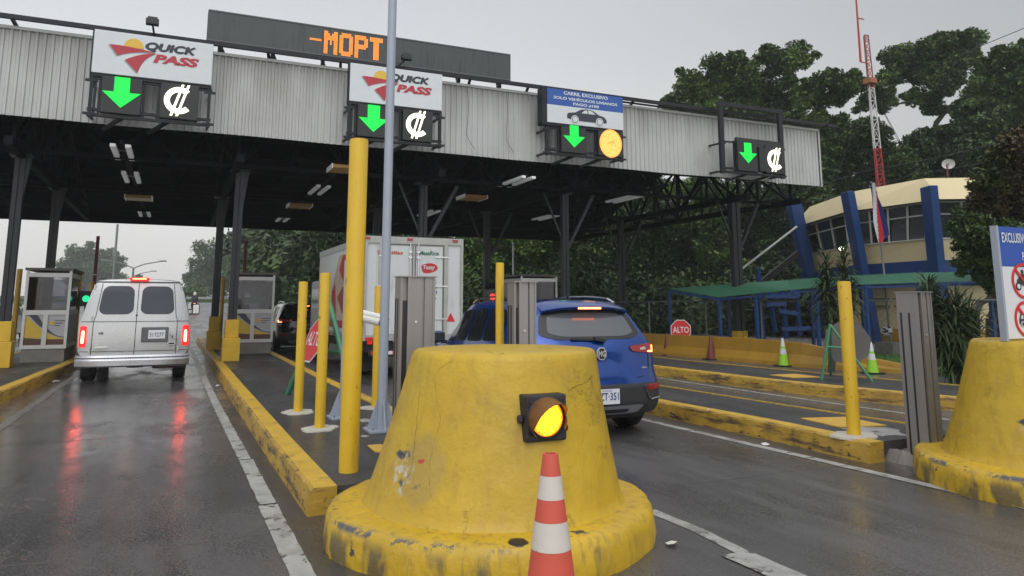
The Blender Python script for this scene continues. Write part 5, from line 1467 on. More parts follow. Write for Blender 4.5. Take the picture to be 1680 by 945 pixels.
for s_ in (-1, 1):
    q = [(.06, 1.36), (.70, 1.36), (.635, 1.93), (.075, 1.93)]
    if s_ < 0: q = [(-q[1][0], q[1][1]), (-q[0][0], q[0][1]), (-q[3][0], q[3][1]), (-q[2][0], q[2][1])]
    S.rear_patch('rear_window_seal', [(a * 1.0 + (.012 if a > 0 else -.012) * 0, c) for a, c in q], m_plastic, t, .006, .5)
    k = .97; mx_ = sum(a for a, _ in q) / 4; mz_ = sum(c for _, c in q) / 4
    S.rear_patch('rear_window', [(mx_ + (a - mx_) * k, mz_ + (c - mz_) * k) for a, c in q], M('van_tinted_glass', (.030, .034, .048), .10, var=.2, vs=1.2, spec=.5), t, .010, .5)
    q = [(.88, .72), (1.0, .72), (.995, 1.13), (.88, 1.13)]
    if s_ < 0: q = [(-q[1][0], q[1][1]), (-q[0][0], q[0][1]), (-q[3][0], q[3][1]), (-q[2][0], q[2][1])]
    tl = S.rear_patch('tail_light', q, M('lit_red_lens', (.5, .01, .01), .2, var=0, emit=(1, .012, .012), es=1.8), t, .022, .25)
    qq = [(.905, .79), (.965, .79), (.96, 1.04), (.905, 1.04)]
    if s_ < 0: qq = [(-qq[1][0], qq[1][1]), (-qq[0][0], qq[0][1]), (-qq[3][0], qq[3][1]), (-qq[2][0], qq[2][1])]
    S.rear_patch('lit_bulb', qq, M('hot_bulb', (1, .5, .3), .3, var=0, emit=(1, .085, .04), es=22), tl, .028, .5, 8)
    # door seams
    b = MB(); pts = [(s_ * .765 * (1 if z < 1.3 else 1 - .10 * (z - 1.3) / .7 - .04), z) for z in np.linspace(.56, 1.98, 12)]
    b.path([(vx + x, vy + S.R(x, z) - .001, z) for x, z in pts], .007, n=5); b.build('door_seam', m_plastic, t)
    b = MB()
    for z in (.66, 1.28, 1.9): b.box(vx + s_ * .80 - .015, vx + s_ * .80 + .015, vy + S.R(.8, z) - .02, vy + S.R(.8, z), z - .05, z + .05)
    b.build('hinges', m_silver, t)
    for wy in (.95, 4.45):
        wheel(t, vx + s_ * .98, vy + wy, .37, .25, s_)
    S.side_patch('side_window', [(.7, .06), (1.9, .06), (1.9, .86), (.7, .86)], m_glass, t, s_)
    S.side_patch('side_window', [(2.0, .06), (3.0, .06), (3.0, .86), (2.0, .86)], m_glass, t, s_)
    S.side_patch('side_window', [(3.1, .06), (4.1, .06), (3.85, .8), (3.1, .86)], m_glass, t, s_)
b = MB(); b.path([(vx, vy + S.R(0, z) - .001, z) for z in np.linspace(.56, 1.99, 10)], .008, n=5); b.path([(vx + x, vy + S.R(x, 1.215) - .002, 1.215) for x in np.linspace(-.98, .98, 20)], .006, n=5); b.path([(vx + x, vy + S.R(x, .63) - .002, .63) for x in np.linspace(-.98, .98, 20)], .006, n=5); b.build('door_seam', m_plastic, t)
S.rear_patch('brake_light', [(-.20, 2.045), (.20, 2.045), (.19, 2.10), (-.19, 2.10)], M('lit_red_lens', (.5, .01, .01)), t, -.02, .3)
b = MB(); b.box(vx - .18, vx + .18, vy + .10, vy + .2, 2.05, 2.105); bl = b.build('brake_light_housing', M('lit_red_lens', (.5, .01, .01)), t, bevel=.02)
b = MB(); b.box(vx - .13, vx + .13, vy + .092, vy + .099, 2.062, 2.09); b.build('lit_bulb', m_redhot_em, bl)
# bumper
b = MB(); n = 20
for i in range(n + 1):
    x = -1.03 + 2.06 * i / n; d = .18 * (abs(x) / 1.03) ** 6
    b.v += [(vx + x, vy - .17 + d, .33), (vx + x, vy - .20 + d, .36), (vx + x, vy - .20 + d, .46), (vx + x, vy - .17 + d, .50), (vx + x, vy - .19 + d, .52), (vx + x, vy - .16 + d, .56), (vx + x, vy + .1, .56), (vx + x, vy + .1, .33)]
for i in range(n):
    for k in range(8): b.f.append((i * 8 + k, (i + 1) * 8 + k, (i + 1) * 8 + (k + 1) % 8, i * 8 + (k + 1) % 8)); b.m.append(0)
b.f += [tuple(range(8)), tuple(n * 8 + k for k in range(7, -1, -1))]; b.m += [0, 0]
b.build('rear_bumper', M('dull_chrome', (.42, .42, .44), .25, metal=.9, var=.1, vs=3), t, smooth=True, angle=30)
# plate
b = MB(); b.box(vx + .11, vx + .61, vy - .035, vy + .02, .80, 1.10); ph = b.build('plate_holder', M('holder_grey', (.10, .10, .11), .5), t, bevel=.02)
b = MB(); b.box(vx + .24, vx + .55, vy - .045, vy - .036, .87, 1.04); pl_ = b.build('number_plate', M('plate_white', (.66, .68, .72)), ph)
text_mb('S17277', vx + .395, .905, vy - .050, h=.085, w=.26, bold=.01, align='CENTER').build('plate_lettering', M('plate_dark', (.06, .05, .07), .4, var=0), pl_)
text_mb('V8', vx - .66, .965, vy - .012, h=.045, w=.085, bold=.03).build('badge', m_plastic, t)
b = MB(); b.box(vx - .70, vx - .47, vy - .014, vy, .70, .735); b.build('badge', m_chrome, t)
b = MB(); b.plate([(vx + .68 + .075 * math.cos(6.283 * i / 20), .765 + .03 * math.sin(6.283 * i / 20)) for i in range(20)], vy - .012, .01); em = b.build('oval_badge', m_chrome, t)
b = MB(); b.plate([(vx + .68 + .062 * math.cos(6.283 * i / 20), .765 + .021 * math.sin(6.283 * i / 20)) for i in range(20)], vy - .014, .002); b.build('badge_field', m_plastic, em)
b = MB(); b.path([(vx + .66, vy - .01, .98), (vx + .68, vy - .03, .93), (vx + .70, vy - .01, .88)], .012, n=6); b.build('door_handle', m_chrome, t)
for s_, label in ((1, ''), (-1, '')):
    b = MB(); mx = vx + s_ * 1.19; my = vy + 4.0
    b.box(mx - .09, mx + .09, my - .02, my + .07, 1.30, 1.58); mr = b.build('door_mirror', m_plastic, t, bevel=.03)
    b = MB(); b.beam((vx + s_ * .95, my + .05, 1.28), (mx, my + .02, 1.34), .03); b.beam((vx + s_ * .95, my + .05, 1.42), (mx, my + .02, 1.45), .03); b.build('mirror_arm', m_plastic, mr)
    b = MB(); b.box(mx - .07, mx + .07, my - .026, my - .021, 1.33, 1.55); b.build('mirror_glass', m_chrome, mr)
b = MB(); b.box(vx - .75, vx + .75, vy + .1, vy + 5, .36, .46); b.tube((vx - .8, vy + .95, .37), (vx + .8, vy + .95, .37), .06); b.lathe([(.16, .24), (.18, .37), (.16, .5)], vx, vy + .95, 14); b.build('underbody', m_black, t)
b = MB(); b.tube((vx + .55, vy - .02, .31), (vx + .55, vy + .9, .33), .04, n=14); b.tube((vx + .35, vy + .35, .30), (vx + .95, vy + .30, .30), .05); b.build('exhaust', M('rusty_pipe', (.14, .09, .07), .5, metal=.4), t, smooth=True)

# ------------------------------------------------------------------ box truck
TY = 15.5
A = at(598, 500, TY).x; B_ = at(757, 500, TY).x
tx0, tx1 = A, B_
zt = at(680, 391, TY).z; zbx = at(700, 556, TY).z
t = thing('box_truck', 'white box truck with advert covered doors between the posts and the blue car', 'truck', ((tx0 + tx1) / 2, TY + 3, 0))
TL = 5.6
m_box = M('truck_white', (.55, .57, .57), .4, var=.05, vs=1.5, dirt=((.30, .28, .25), 3, .56, .3, (3, 3, .5)))
m_boxalu = M('truck_trim', (.38, .38, .36), .4, metal=.4, var=.12, vs=4)
b = MB(); b.box(tx0, tx1, TY, TY + TL, zbx, zt); cb = b.build('cargo_box', m_box, t)
b = MB()
for (xa, xb, za_, zb2) in ((tx0 - .01, tx1 + .01, zt - .13, zt + .02), (tx0 - .01, tx1 + .01, zbx - .02, zbx + .10), (tx0 + .28, tx0 + .36, zbx + .10, zt - .13), (tx1 - .42, tx1 - .34, zbx + .10, zt - .13)):
    b.box(xa, xb, TY - .03, TY - .001, za_, zb2)
for x in (tx0 - .02, tx1 - .03): b.box(x, x + .05, TY - .035, TY + .04, zbx - .02, zt + .02)
b.build('rear_frame', m_boxalu, t)
dx0, dx1 = tx0 + .37, tx1 - .43; dm = (dx0 + dx1) / 2
for a_, c_ in ((dx0, dm - .02), (dm + .02, dx1)):
    b = MB(); b.box(a_, c_, TY - .022, TY - .002, zbx + .11, zt - .14); dr = b.build('rear_door', m_box, t, bevel=.006)
    b = MB(); e = .025
    b.box(a_, a_ + e, TY - .028, TY - .023, zbx + .11, zt - .14); b.box(c_ - e, c_, TY - .028, TY - .023, zbx + .11, zt - .14); b.box(a_ + e, c_ - e, TY - .028, TY - .023, zt - .14 - e, zt - .14)
    b.build('door_gasket', M('gasket_grey', (.14, .14, .13), .6), dr)
for x in (dm - .09, dm + .09):
    b = MB(); b.tube((x, TY - .05, zbx + .12), (x, TY - .05, zt - .12), .014)
    for z in (zt - .3, zt - .42, zbx + .5, zbx + .9): b.box(x - .035, x + .035, TY - .06, TY - .029, z - .02, z + .02)
    b.build('lock_bar', m_chrome, t)
b = MB()
for z in (zt - .40, zbx + 1.12, zbx + .42):
    b.box(dx0 - .1, dx0 + .16, TY - .045, TY - .03, z - .012, z + .012); b.box(dx1 - .20, dx1 + .1, TY - .045, TY - .03, z - .012, z + .012)
b.build('hinges', m_chrome, t)
b = MB()
for xx in (tx0 + .24, tx1 - .32, tx1 - .05):
    for k in range(30): z = zbx + .7 + (zt - zbx - .9) * k / 29; b.box(xx - .006, xx + .006, TY - .008, TY - .001, z - .006, z + .006)
b.build('rivets', m_boxalu, cb)
b = MB()
for px in (572 + 30, 672, 746): x = at(px, 397, TY).x; b.box(x - .06, x + .06, TY - .05, TY - .031, zt - .06, zt - .005)
b.build('marker_light', m_redlens, t)
def tz(py): return at(700, py, TY).z
def txx(px, py=450): return at(px, py, TY).x
YY = TY - .026
m_txtgreen = M('advert_green', (.01, .16, .07), .5, var=0); m_txtred = M('advert_red', (.45, .05, .02), .5, var=0); m_txtblue = M('advert_blue', (.02, .04, .22), .5, var=0)
text_mb('MasaRica', txx(687), tz(419), YY, h=.095, w=txx(719) - txx(687), bold=.035).build('advert_lettering', m_txtgreen, cb)
text_mb('Tortillas', txx(617), tz(419), YY, h=.075, w=txx(660) - txx(617), bold=.03, shear=.15).build('advert_lettering', m_txtred, cb)
cx_, cz_ = txx(703), tz(440)
b = MB(); b.plate([(cx_ + .185 * (1 + .10 * math.sin(3 * a + 1)) * math.cos(a), cz_ + .115 * (1 + .12 * math.sin(2 * a + .6)) * math.sin(a)) for a in [6.283 * i / 30 for i in range(30)]], YY, .004); ov = b.build('advert_oval', M('advert_oval_red', (.45, .02, .02), .4, var=.03), cb)
text_mb('Tosty', cx_, cz_ - .055, YY - .005, h=.12, w=.27, bold=.02, shear=.2, align='CENTER').build('advert_lettering', m_whitep, cb)
text_mb('Zumba', txx(683), tz(466), YY, h=.14, w=txx(716) - txx(683), bold=.05).build('advert_lettering', M('advert_outline', (.05, .03, .07), .5, var=0), cb)
text_mb('Zumba', txx(683), tz(466) + .003, YY - .004, h=.135, w=txx(716) - txx(683) - .005, bold=.015).build('advert_lettering', M('advert_pale', (.55, .5, .58), .5, var=0), cb)
text_mb('Aragón', txx(681), tz(485), YY, h=.13, w=txx(717) - txx(681), bold=.015, shear=.25).build('advert_lettering', m_txtblue, cb)
b = MB(); rr = random.Random(9)
for k, (y_, xr) in enumerate(((490, 717), (494.5, 714), (498.5, 716), (502.5, 711), (472.5, 718))):
    x = txx(694 if k < 4 else 709); xe = txx(xr) - .02
    while x < xe:
        l = rr.uniform(.02, .05); b.box(x, min(xe, x + l), YY - .001, YY + .002, tz(y_) - .012, tz(y_) + .016); x += l + .012
for k in range(5):
    x = txx(649); z = tz(462 + 7 * k); b.box(x, x + .12, YY - .001, YY + .002, z - .05, z - .015)
b.build('small_print', M('advert_grey', (.12, .12, .13), .5, var=0), cb)
b = MB(); x, z = txx(740), tz(528); b.plate([(x - .105, z), (x + .105, z), (x, z + .19)], TY - .008, .006); b.build('warning_triangle', m_red, t)
# side picture (faded red and cream shapes), left side
b = MB(); X = tx0 - .004
side = lambda u, v: (X, TY + .15 + (TL - .3) * u, zbx + .15 + (zt - zbx - .35) * v)
def splat(pts, m, dx=0): n_ = len(pts); vs = [(X - dx, *side(u, v)[1:]) for u, v in pts]; b.add(vs, [tuple(range(n_ - 1, -1, -1))], m)
splat([(0, .10), (.72, .10), (.66, .55), (.5, .98), (0, .98)], 0)
splat([(.0, .62), (.10, .52), (.22, .66), (.38, .60), (.50, .78), (.42, .97), (.0, .97)], 1, .002)
splat([(.04, .26), (.14, .16), (.26, .30), (.40, .20), (.52, .42), (.40, .56), (.28, .50), (.10, .50)], 2, .002)
splat([(.54, .2), (.62, .18), (.66, .5), (.58, .62)], 1, .002)
splat([(.10, .33), (.16, .26), (.20, .42), (.16, .52)], 3, .004)
splat([(0, .02), (.70, .02), (.68, .11), (0, .12)], 1, .004)
b.build('side_advert', [M('side_cream', (.46, .36, .29), .8, var=.2, vs=2), M('side_red', (.42, .05, .05), .8, var=.25, vs=3), M('side_brown', (.26, .07, .04), .8, var=.3, vs=5), M('side_pale', (.55, .52, .36), .45, var=.1)], cb)
b = MB(); b.box(tx0 - .015, tx0 - .001, TY + .03, TY + TL, zt - .12, zt + .02); b.box(tx0 - .015, tx0 - .001, TY + .03, TY + TL, zbx - .02, zbx + .09)
b.build('side_rail', m_boxalu, t)
b = MB()
for k in range(9): y = TY + .3 + k * .55; b.box(tx0 - .018, tx0 - .016, y, y + .22, zbx - .005, zbx + .04)
b.build('side_reflector', m_redlens, t)
b = MB(); b.box(tx0 + .1, tx1 - .1, TY + .05, TY + TL, zbx - .25, zbx - .03); b.box(tx0 + .35, tx1 - .35, TY + .1, TY + 8.0, .55, .75); b.build('chassis', m_black, t)
b = MB(); b.box(tx0 + .12, tx1 - .12, TY - .05, TY + .06, .50, .62); bm = b.build('rear_bumper', m_plastic, t)
b = MB()
for k in range(8):
    x = tx0 + .15 + (tx1 - tx0 - .3) * k / 8; b.box(x, x + (tx1 - tx0 - .3) / 8 - .005, TY - .058, TY - .051, .525, .595, k % 2)
for k in range(10):
    x = tx0 + .02 + (tx1 - tx0 - .04) * k / 10
    if k in (0, 1, 4, 7, 9): b.box(x, x + (tx1 - tx0 - .04) / 10 - .005, TY - .04, TY - .031, zbx - .015, zbx + .055, 0)
b.build('reflective_strip', [m_red, m_whitep], bm)
b = MB(); b.box(tx0 + .62, tx0 + .86, TY - .02, TY - .005, .78, .90); b.build('number_plate', M('plate_pink', (.55, .42, .40), .4), t)
for s_, x in ((-1, tx0 + .08), (1, tx1 - .08)):
    b = MB(); b.box(x - .10 if s_ > 0 else x, x if s_ > 0 else x + .10, TY - .03, TY, .74, .86); b.build('tail_light', M('truck_red_lens', (.35, .01, .01), .3, var=0, emit=(1, .03, .02), es=.4), t)
    b = MB(); b.box(x - .35 if s_ > 0 else x - .0, x if s_ > 0 else x + .35, TY + .9, TY + .92, .12, .62); b.build('mud_flap', m_black, t)
    wheel(t, x, TY + 1.6, .42, .45, s_); wheel(t, x, TY + 6.3, .42, .26, s_)
b = MB(); b.box(tx0 + .1, tx1 - .1, TY + TL + .15, TY + TL + 1.9, .55, 2.25); cab_ = b.build('cab', M('truck_white', (.55, .57, .57)), t, bevel=.08)
b = MB(); b.box(tx0 + .085, tx0 + .099, TY + TL + .5, TY + TL + 1.6, 1.45, 2.0); b.build('cab_window', m_glass, cab_)

# ------------------------------------------------------------------ rider on a motorcycle far ahead in the left lane
d = ray(318, 512); my = 70.0; mx = d.x / d.y * my; gz = rise(my)
t = thing('motorcycle', 'distant motorcycle with a red tail light ahead of the silver van', 'motorcycle', (mx, my, gz))
b = MB()
for yy in (-.65, .65):
    n = 20
    for k in range(n):
        a0, a1 = 6.283 * k / n, 6.283 * (k + 1) / n
        b.tube((mx, my + yy + .27 * math.cos(a0), gz + .3 + .27 * math.sin(a0)), (mx, my + yy + .27 * math.cos(a1), gz + .3 + .27 * math.sin(a1)), .05, n=6)
b.build('wheels', m_black, t)
b = MB(); b.box(mx - .12, mx + .12, my - .55, my + .45, gz + .5, gz + .82); b.beam((mx, my + .65, gz + .3), (mx, my + .35, gz + .95), .07); b.beam((mx - .35, my + .35, gz + 1.0), (mx + .35, my + .35, gz + 1.0), .04); b.build('frame', m_plastic, t, bevel=.04)
b = MB(); b.box(mx - .07, mx + .07, my - .6, my - .56, gz + .68, gz + .78); b.build('tail_light', m_redhot_em, t)
p_ = thing('person', 'rider with pale helmet and dark clothes sitting on the distant motorcycle', 'person', (mx, my - .1, gz + .8))
me = bpy.data.meshes.new('body')
V = [(0, 0, 0), (0, .02, .25), (0, .05, .48), (0, .06, .60), (0, .08, .70), (-.2, .05, .47), (-.26, .2, .25), (-.28, .42, .22), (.2, .05, .47), (.26, .2, .25), (.28, .42, .22), (-.14, .05, -.02), (-.2, .38, -.05), (-.2, .3, -.45), (.14, .05, -.02), (.2, .38, -.05), (.2, .3, -.45)]
E_ = [(0, 1), (1, 2), (2, 3), (3, 4), (2, 5), (5, 6), (6, 7), (2, 8), (8, 9), (9, 10), (0, 11), (11, 12), (12, 13), (0, 14), (14, 15), (15, 16)]
me.from_pydata(V, E_, []); me.materials.append(M('dark_jacket', (.03, .03, .04), .7))
bo = bpy.data.objects.new('body', me); link(bo); bo.parent = p_
sk = bo.modifiers.new('skin', 'SKIN'); rad = [.15, .16, .17, .06, .06, .07, .05, .04, .07, .05, .04, .1, .08, .06, .1, .08, .06]
for i, sv in enumerate(me.skin_vertices[0].data): sv.radius = (rad[i], rad[i] * .8)
me.skin_vertices[0].data[0].use_root = True
bo.modifiers.new('sub', 'SUBSURF').levels = 1
b = MB(); pz = gz + .8; b.lathe([(.03, pz + .64), (.11, pz + .66), (.14, pz + .76), (.12, pz + .88), (.05, pz + .93)], mx, my - .02, 16); b.build('helmet', M('white_plastic', (.7, .7, .7)), p_, smooth=True)
# ================================================================== RIGHT SIDE: FENCE, WALKWAY, BUILDING
m_fence = M('fence_steel', (.20, .21, .20), .45, metal=.3, var=.1)
m_bluesteel = M('blue_steel', (.008, .045, .17), .45, var=.1)
fpts = [(14.9, 34), (15.6, 26), (16.4, 20.5), (17.1, 16), (17.8, 12), (18.4, 8.5), (18.8, 5)]
t = thing('wire_fence', 'chain link fence with thin steel top rail behind the ochre wall', 'fence', (16.4, 20, 0))
b = MB(); ztop = 1.66
b.path([(x, y, ztop) for x, y in fpts], .024); b.build('top_rail', m_fence, t)
for i in range(len(fpts) - 1):
    (xa, ya), (xb, yb) = fpts[i], fpts[i + 1]; nseg = 2 if math.hypot(xb - xa, yb - ya) > 4.2 else 1
    for k in range(nseg):
        x, y = xa + (xb - xa) * k / nseg, ya + (yb - ya) * k / nseg; b = MB(); b.tube((x, y, .0), (x, y, ztop), .026); b.build('post', m_fence, t)
b = MB()
for i in range(len(fpts) - 1):
    (xa, ya), (xb, yb) = fpts[i], fpts[i + 1]; L_ = math.hypot(xb - xa, yb - ya); dx, dy = (xb - xa) / L_, (yb - ya) / L_
    s_ = 0
    while s_ < L_:
        for sg in (1, -1):
            p = Vector((xa + dx * s_, ya + dy * s_, .1)); q = p + Vector((dx * 1.5, dy * 1.5, 1.5)) if sg > 0 else None
            if sg > 0: b.beam(p, q, .0035)
            else: b.beam((p.x + dx * 1.5, p.y + dy * 1.5, .1), (p.x, p.y, 1.6), .0035)
        s_ += .22
b.build('wire_mesh', M('wire_dark', (.04, .045, .04), .5), t)

# walkway with green corrugated roof
m_groof = M('green_roof_sheet', (.055, .20, .115), .45, var=.1, vs=1.0, dirt=((.03, .09, .06), 2, .55, .3))
near = [(1180, 488, 23.5), (1300, 476, 21.5), (1400, 468, 20.3), (1500, 464.5, 19.3), (1640, 461.5, 18.2)]
far = [(1098, 474, 25.5), (1290, 460, 23.6), (1390, 453, 22.4), (1500, 448, 21.4), (1640, 446, 20.2)]
N_ = [dep(a, c, D) for a, c, D in near]; F_ = [dep(a, c, D) for a, c, D in far]
t = thing('covered_walkway', 'long green corrugated walkway roof on blue posts in front of the building', 'walkway', (N_[1].x, N_[1].y, 0))
b = MB(); rows = []
tot = 330
def lerpp(P, u):
    k = u * (len(P) - 1); i = min(int(k), len(P) - 2); return P[i].lerp(P[i + 1], k - i)
for i in range(tot * 2 + 1):
    u = i / (tot * 2); z = .022 if (i % 4 in (1, 2)) else 0
    a, c = lerpp(N_, u), lerpp(F_, u); b.v += [(a.x, a.y, a.z + z), (c.x, c.y, c.z + z)]
for i in range(tot * 2): b.f.append((2 * i, 2 * i + 2, 2 * i + 3, 2 * i + 1)); b.m.append(0)
b.build('roof_sheet', m_groof, t)
b = MB()
for P, dz in ((N_, -.07), (F_, -.07)):
    for k in range(len(P) - 1): b.beam(P[k] + Vector((0, 0, dz)), P[k + 1] + Vector((0, 0, dz)), .05)
b.beam(N_[0] + Vector((0, 0, -.07)), F_[0] + Vector((0, 0, -.07)), .08); b.build('roof_beams', m_bluesteel, t)
for u in (.0, .13, .35, .55, .76, .97):
    for P in (N_, F_):
        a = lerpp(P, u); b = MB(); b.box(a.x - .04, a.x + .04, a.y - .04, a.y + .04, -.2, a.z - .05); b.build('post', m_bluesteel, t)
# ------------------------------------------------------------------ control building
D0 = 26.0
def bp(px, py, D): return dep(px, py, D)
CL = bp(1318, 500, 30.5); CM = bp(1402, 500, 25.6); CR = bp(1548, 500, 22.6); CE = bp(1690, 500, 22.4)
def corner(px, py_list, D): return [bp(px, y, D) for y in py_list]
t = thing('control_building', 'two storey cream building with slanted blue pillars and a sloping cream roof band', 'building', (CM.x, CM.y, 0))
cen = (CL + CR) / 2 + Vector((3.2, 5.2, 0))
def out(p, k): # move a corner outward from the middle of the building
    d = Vector((p.x - cen.x, p.y - cen.y, 0)).normalized(); return Vector((p.x, p.y, 0)) + d * k
C = [Vector((c.x, c.y, 0)) for c in (CL, CM, CR, CE)]
CB = Vector((CE.x + 1, CE.y + 8, 0)); CB2 = Vector((CL.x + 7.0, CL.y + 5, 0))
def zat(px, py, D): return dep(px, py, D).z
z_band_t = zat(1402, 310, 25.6) + .05; z_band_b = zat(1402, 346, 25.6); z_win_b = zat(1402, 402, 25.6); z_cream_b = zat(1430, 433, 25.6); z_blue_b = zat(1430, 456, 25.6)
ring = C + [CB, CB2]
cc = sum(ring, Vector()) / 6
def inset(p, k): d = (p - cc); return p - d.normalized() * k
def wallring(b, z0, z1, k0, k1, m=0, only=None):
    n = len(ring)
    for i in range(n):
        if only is not None and i not in only: continue
        a, c = ring[i], ring[(i + 1) % n]
        vs = [inset(a, k0) + Vector((0, 0, z0)), inset(c, k0) + Vector((0, 0, z0)), inset(c, k1) + Vector((0, 0, z1)), inset(a, k1) + Vector((0, 0, z1))]
        b.add(vs, [(0, 1, 2, 3)], m)
b = MB(); wallring(b, z_band_b, z_band_t, -.35, .55); 
b.build('roof_band', m_cream, t)
b = MB(); b.add([inset(p, .55) + Vector((0, 0, z_band_t)) for p in ring], [tuple(range(6))]); b.add([inset(p, -.35) + Vector((0, 0, z_band_b)) for p in ring], [tuple(range(5, -1, -1))])
b.build('roof', M('soffit_dark', (.10, .09, .07), .7, var=.1), t)
b = MB(); wallring(b, z_cream_b, z_win_b, .55, .40); b.build('upper_wall', m_cream, t)
b = MB(); wallring(b, z_blue_b - .25, z_cream_b, .62, .55); b.build('blue_band', m_blue, t)
b = MB(); wallring(b, -.1, z_blue_b - .25, 1.3, 1.3); b.build('lower_wall', m_cream, t)
b = MB(); wallring(b, -.1, .75, 1.27, 1.27); b.build('dado', M('ochre_dado', (.38, .22, .04), .6, var=.12), t)
m_intdark = M('dark_window_glass', (.020, .023, .028), .12, var=.2, spec=.8)
for i in (0, 1, 2):
    a, c = inset(ring[i], .42), inset(ring[i + 1], .42); a2, c2 = inset(ring[i], .15), inset(ring[i + 1], .15)
    b = MB(); b.add([a + Vector((0, 0, z_win_b)), c + Vector((0, 0, z_win_b)), c2 + Vector((0, 0, z_band_b)), a2 + Vector((0, 0, z_band_b))], [(0, 1, 2, 3)]); wdw = b.build('window_band', m_intdark, t)
    b = MB(); k = 4 if i == 1 else 3
    nrm = Vector(((c - a).y, -(c - a).x, 0)).normalized() * .03
    for q in range(k + 1):
        u = .04 + .92 * q / k; p = a.lerp(c, u) + Vector((0, 0, z_win_b)); r_ = a2.lerp(c2, u) + Vector((0, 0, z_band_b)); b.beam(p + nrm, r_ + nrm, .13 if q in (0, k) else .06)
    for v in (.02, .66, .98):
        p = (a.lerp(a2, v)) + Vector((0, 0, z_win_b + (z_band_b - z_win_b) * v)); r_ = (c.lerp(c2, v)) + Vector((0, 0, z_win_b + (z_band_b - z_win_b) * v)); b.beam(p + nrm, r_ + nrm, .04)
    b.build('window_frame', M('window_frame_grey', (.48, .48, .45), .5), wdw)
# slanted pillars at the corners: wide at the top, leaning outwards
for i, (px_t, px_b) in enumerate(((1316, 1352), (1409, 1440), (1549, 1553))):
    Dk = (29.0, 24.5, 21.9)[i]
    tp = dep(px_t, 500, Dk); bt = dep(px_b, 500, Dk + 1.0); w = (.46, .26, .26)[i]
    ztp = zat((1310, 1404, 1545)[i], (330, 309, 299)[i], Dk)
    rt = Vector((_r.x, _r.y, 0)); dp = Vector((_f.x, _f.y, 0)).normalized()
    b = MB(); vs = []
    for (c, z, ww, dd) in ((bt, -.15, w * .9, .6), (tp, ztp, w, .55)):
        c = Vector((c.x, c.y, z))
        vs += [c - rt * ww / 2, c + rt * ww / 2, c + rt * ww / 2 + dp * dd, c - rt * ww / 2 + dp * dd]
    b.add(vs, [(3, 2, 1, 0), (4, 5, 6, 7), (0, 1, 5, 4), (1, 2, 6, 5), (2, 3, 7, 6), (3, 0, 4, 7)])
    b.build('pillar', m_blue, t, bevel=.02)
b = MB(); pL = dep(1380, 408, 26.3); b.lathe([(.02, pL.z - .07), (.085, pL.z), (.02, pL.z + .07)], pL.x, pL.y, 14); b.build('wall_lamp', M('lit_bulb_white', (1, 1, .9), .3, var=0, emit=(1, .93, .8), es=6), t, smooth=True)
for px_, (xa, xb) in enumerate(((1437, 1474), (1484, 1530))):
    b = MB(); u0, u1 = (.22, .48) if px_ == 0 else (.56, .82)
    a, c = inset(ring[1], 1.28), inset(ring[2], 1.28); nrm = Vector(((c - a).y, -(c - a).x, 0)).normalized() * .05
    for z in (1.75, 1.5): b.beam(a.lerp(c, u0) + nrm + Vector((0, 0, z)), a.lerp(c, u1) + nrm + Vector((0, 0, z)), .04)
    b.build('wall_pipe', m_plastic, t)

# satellite dish
p = dep(1556, 269, 24); q = dep(1554, 303, 24)
t = thing('satellite_dish', 'round white satellite dish on a rusty pole above the cream roof', 'antenna', (q.x, q.y, q.z))
b = MB(); b.tube(q - Vector((0, 0, .6)), p + Vector((0, 0.05, 0)), .022); b.beam(p + Vector((0, .05, -.15)), q + Vector((.35, .1, 0)), .018); b.build('mast', M('rusty_mast', (.15, .05, .04), .6), t)
b = MB(); dirn = (_o - p).normalized(); e1 = dirn.cross(Vector((0, 0, 1))).normalized(); e2 = e1.cross(dirn)
n = 28; vs = []
for k, (r_, d_) in enumerate(((.19, 0), (.14, -.025), (.08, -.042), (.01, -.05))):
    for i in range(n): a = 6.283 * i / n; vs.append(p + e1 * (r_ * math.cos(a)) + e2 * (r_ * .86 * math.sin(a)) + dirn * d_)
fs = [(k * n + i, k * n + (i + 1) % n, (k + 1) * n + (i + 1) % n, (k + 1) * n + i) for k in range(3) for i in range(n)]
b.add(vs, fs); b.build('dish', M('dish_white', (.6, .6, .58), .4), t, smooth=True)
b = MB(); b.tube(p + dirn * .16, p + dirn * .20, .022); b.beam(p + dirn * .17, p - e2 * .17, .010); b.build('feed_horn', m_plastic, t)

# flagpole with flag
t = thing('flagpole', 'thin grey flagpole with hanging national flag in front of the building', 'flagpole', (0, 0, 0))
pb, ptp = dep(1462, 570, 21.0), dep(1437, 308, 21.0)
t.location = (pb.x, pb.y, 0)
ptp = Vector((pb.x, pb.y, ptp.z)); ptp.x -= .12
b = MB(); b.tube((pb.x, pb.y, .1), ptp, .036, .025); b.build('pole', m_fence, t, smooth=True)
b = MB(); q = ptp; b.path([q + Vector((-.02, 0, -.0)), q + Vector((-.06, 0, .22)), q + Vector((-.20, 0, .26)), q + Vector((-.26, 0, .1))], .014); b.build('finial_hook', m_fence, t)
b = MB(); fl = []
f0 = dep(1428, 300, 20.9); f1 = dep(1436, 400, 20.9)
H_ = f0.z - f1.z; nz_, nx_ = 60, 30
for i in range(nz_ + 1):
    v = i / nz_
    wv = .10 + .30 * v ** .8 if v < .9 else .37 - (v - .9) * 2.6
    for j in range(nx_ + 1):
        u = j / nx_
        x = f0.x + .02 + (f1.x - f0.x) * v * .7 + wv * u + .03 * math.sin(v * 7 + u * 4); y = f0.y + .07 * math.sin(u * 9 + v * 2.5)
        fl.append((x, y, f0.z - H_ * (v * (1.0 - .05 * u))))
fs, ms = [], []
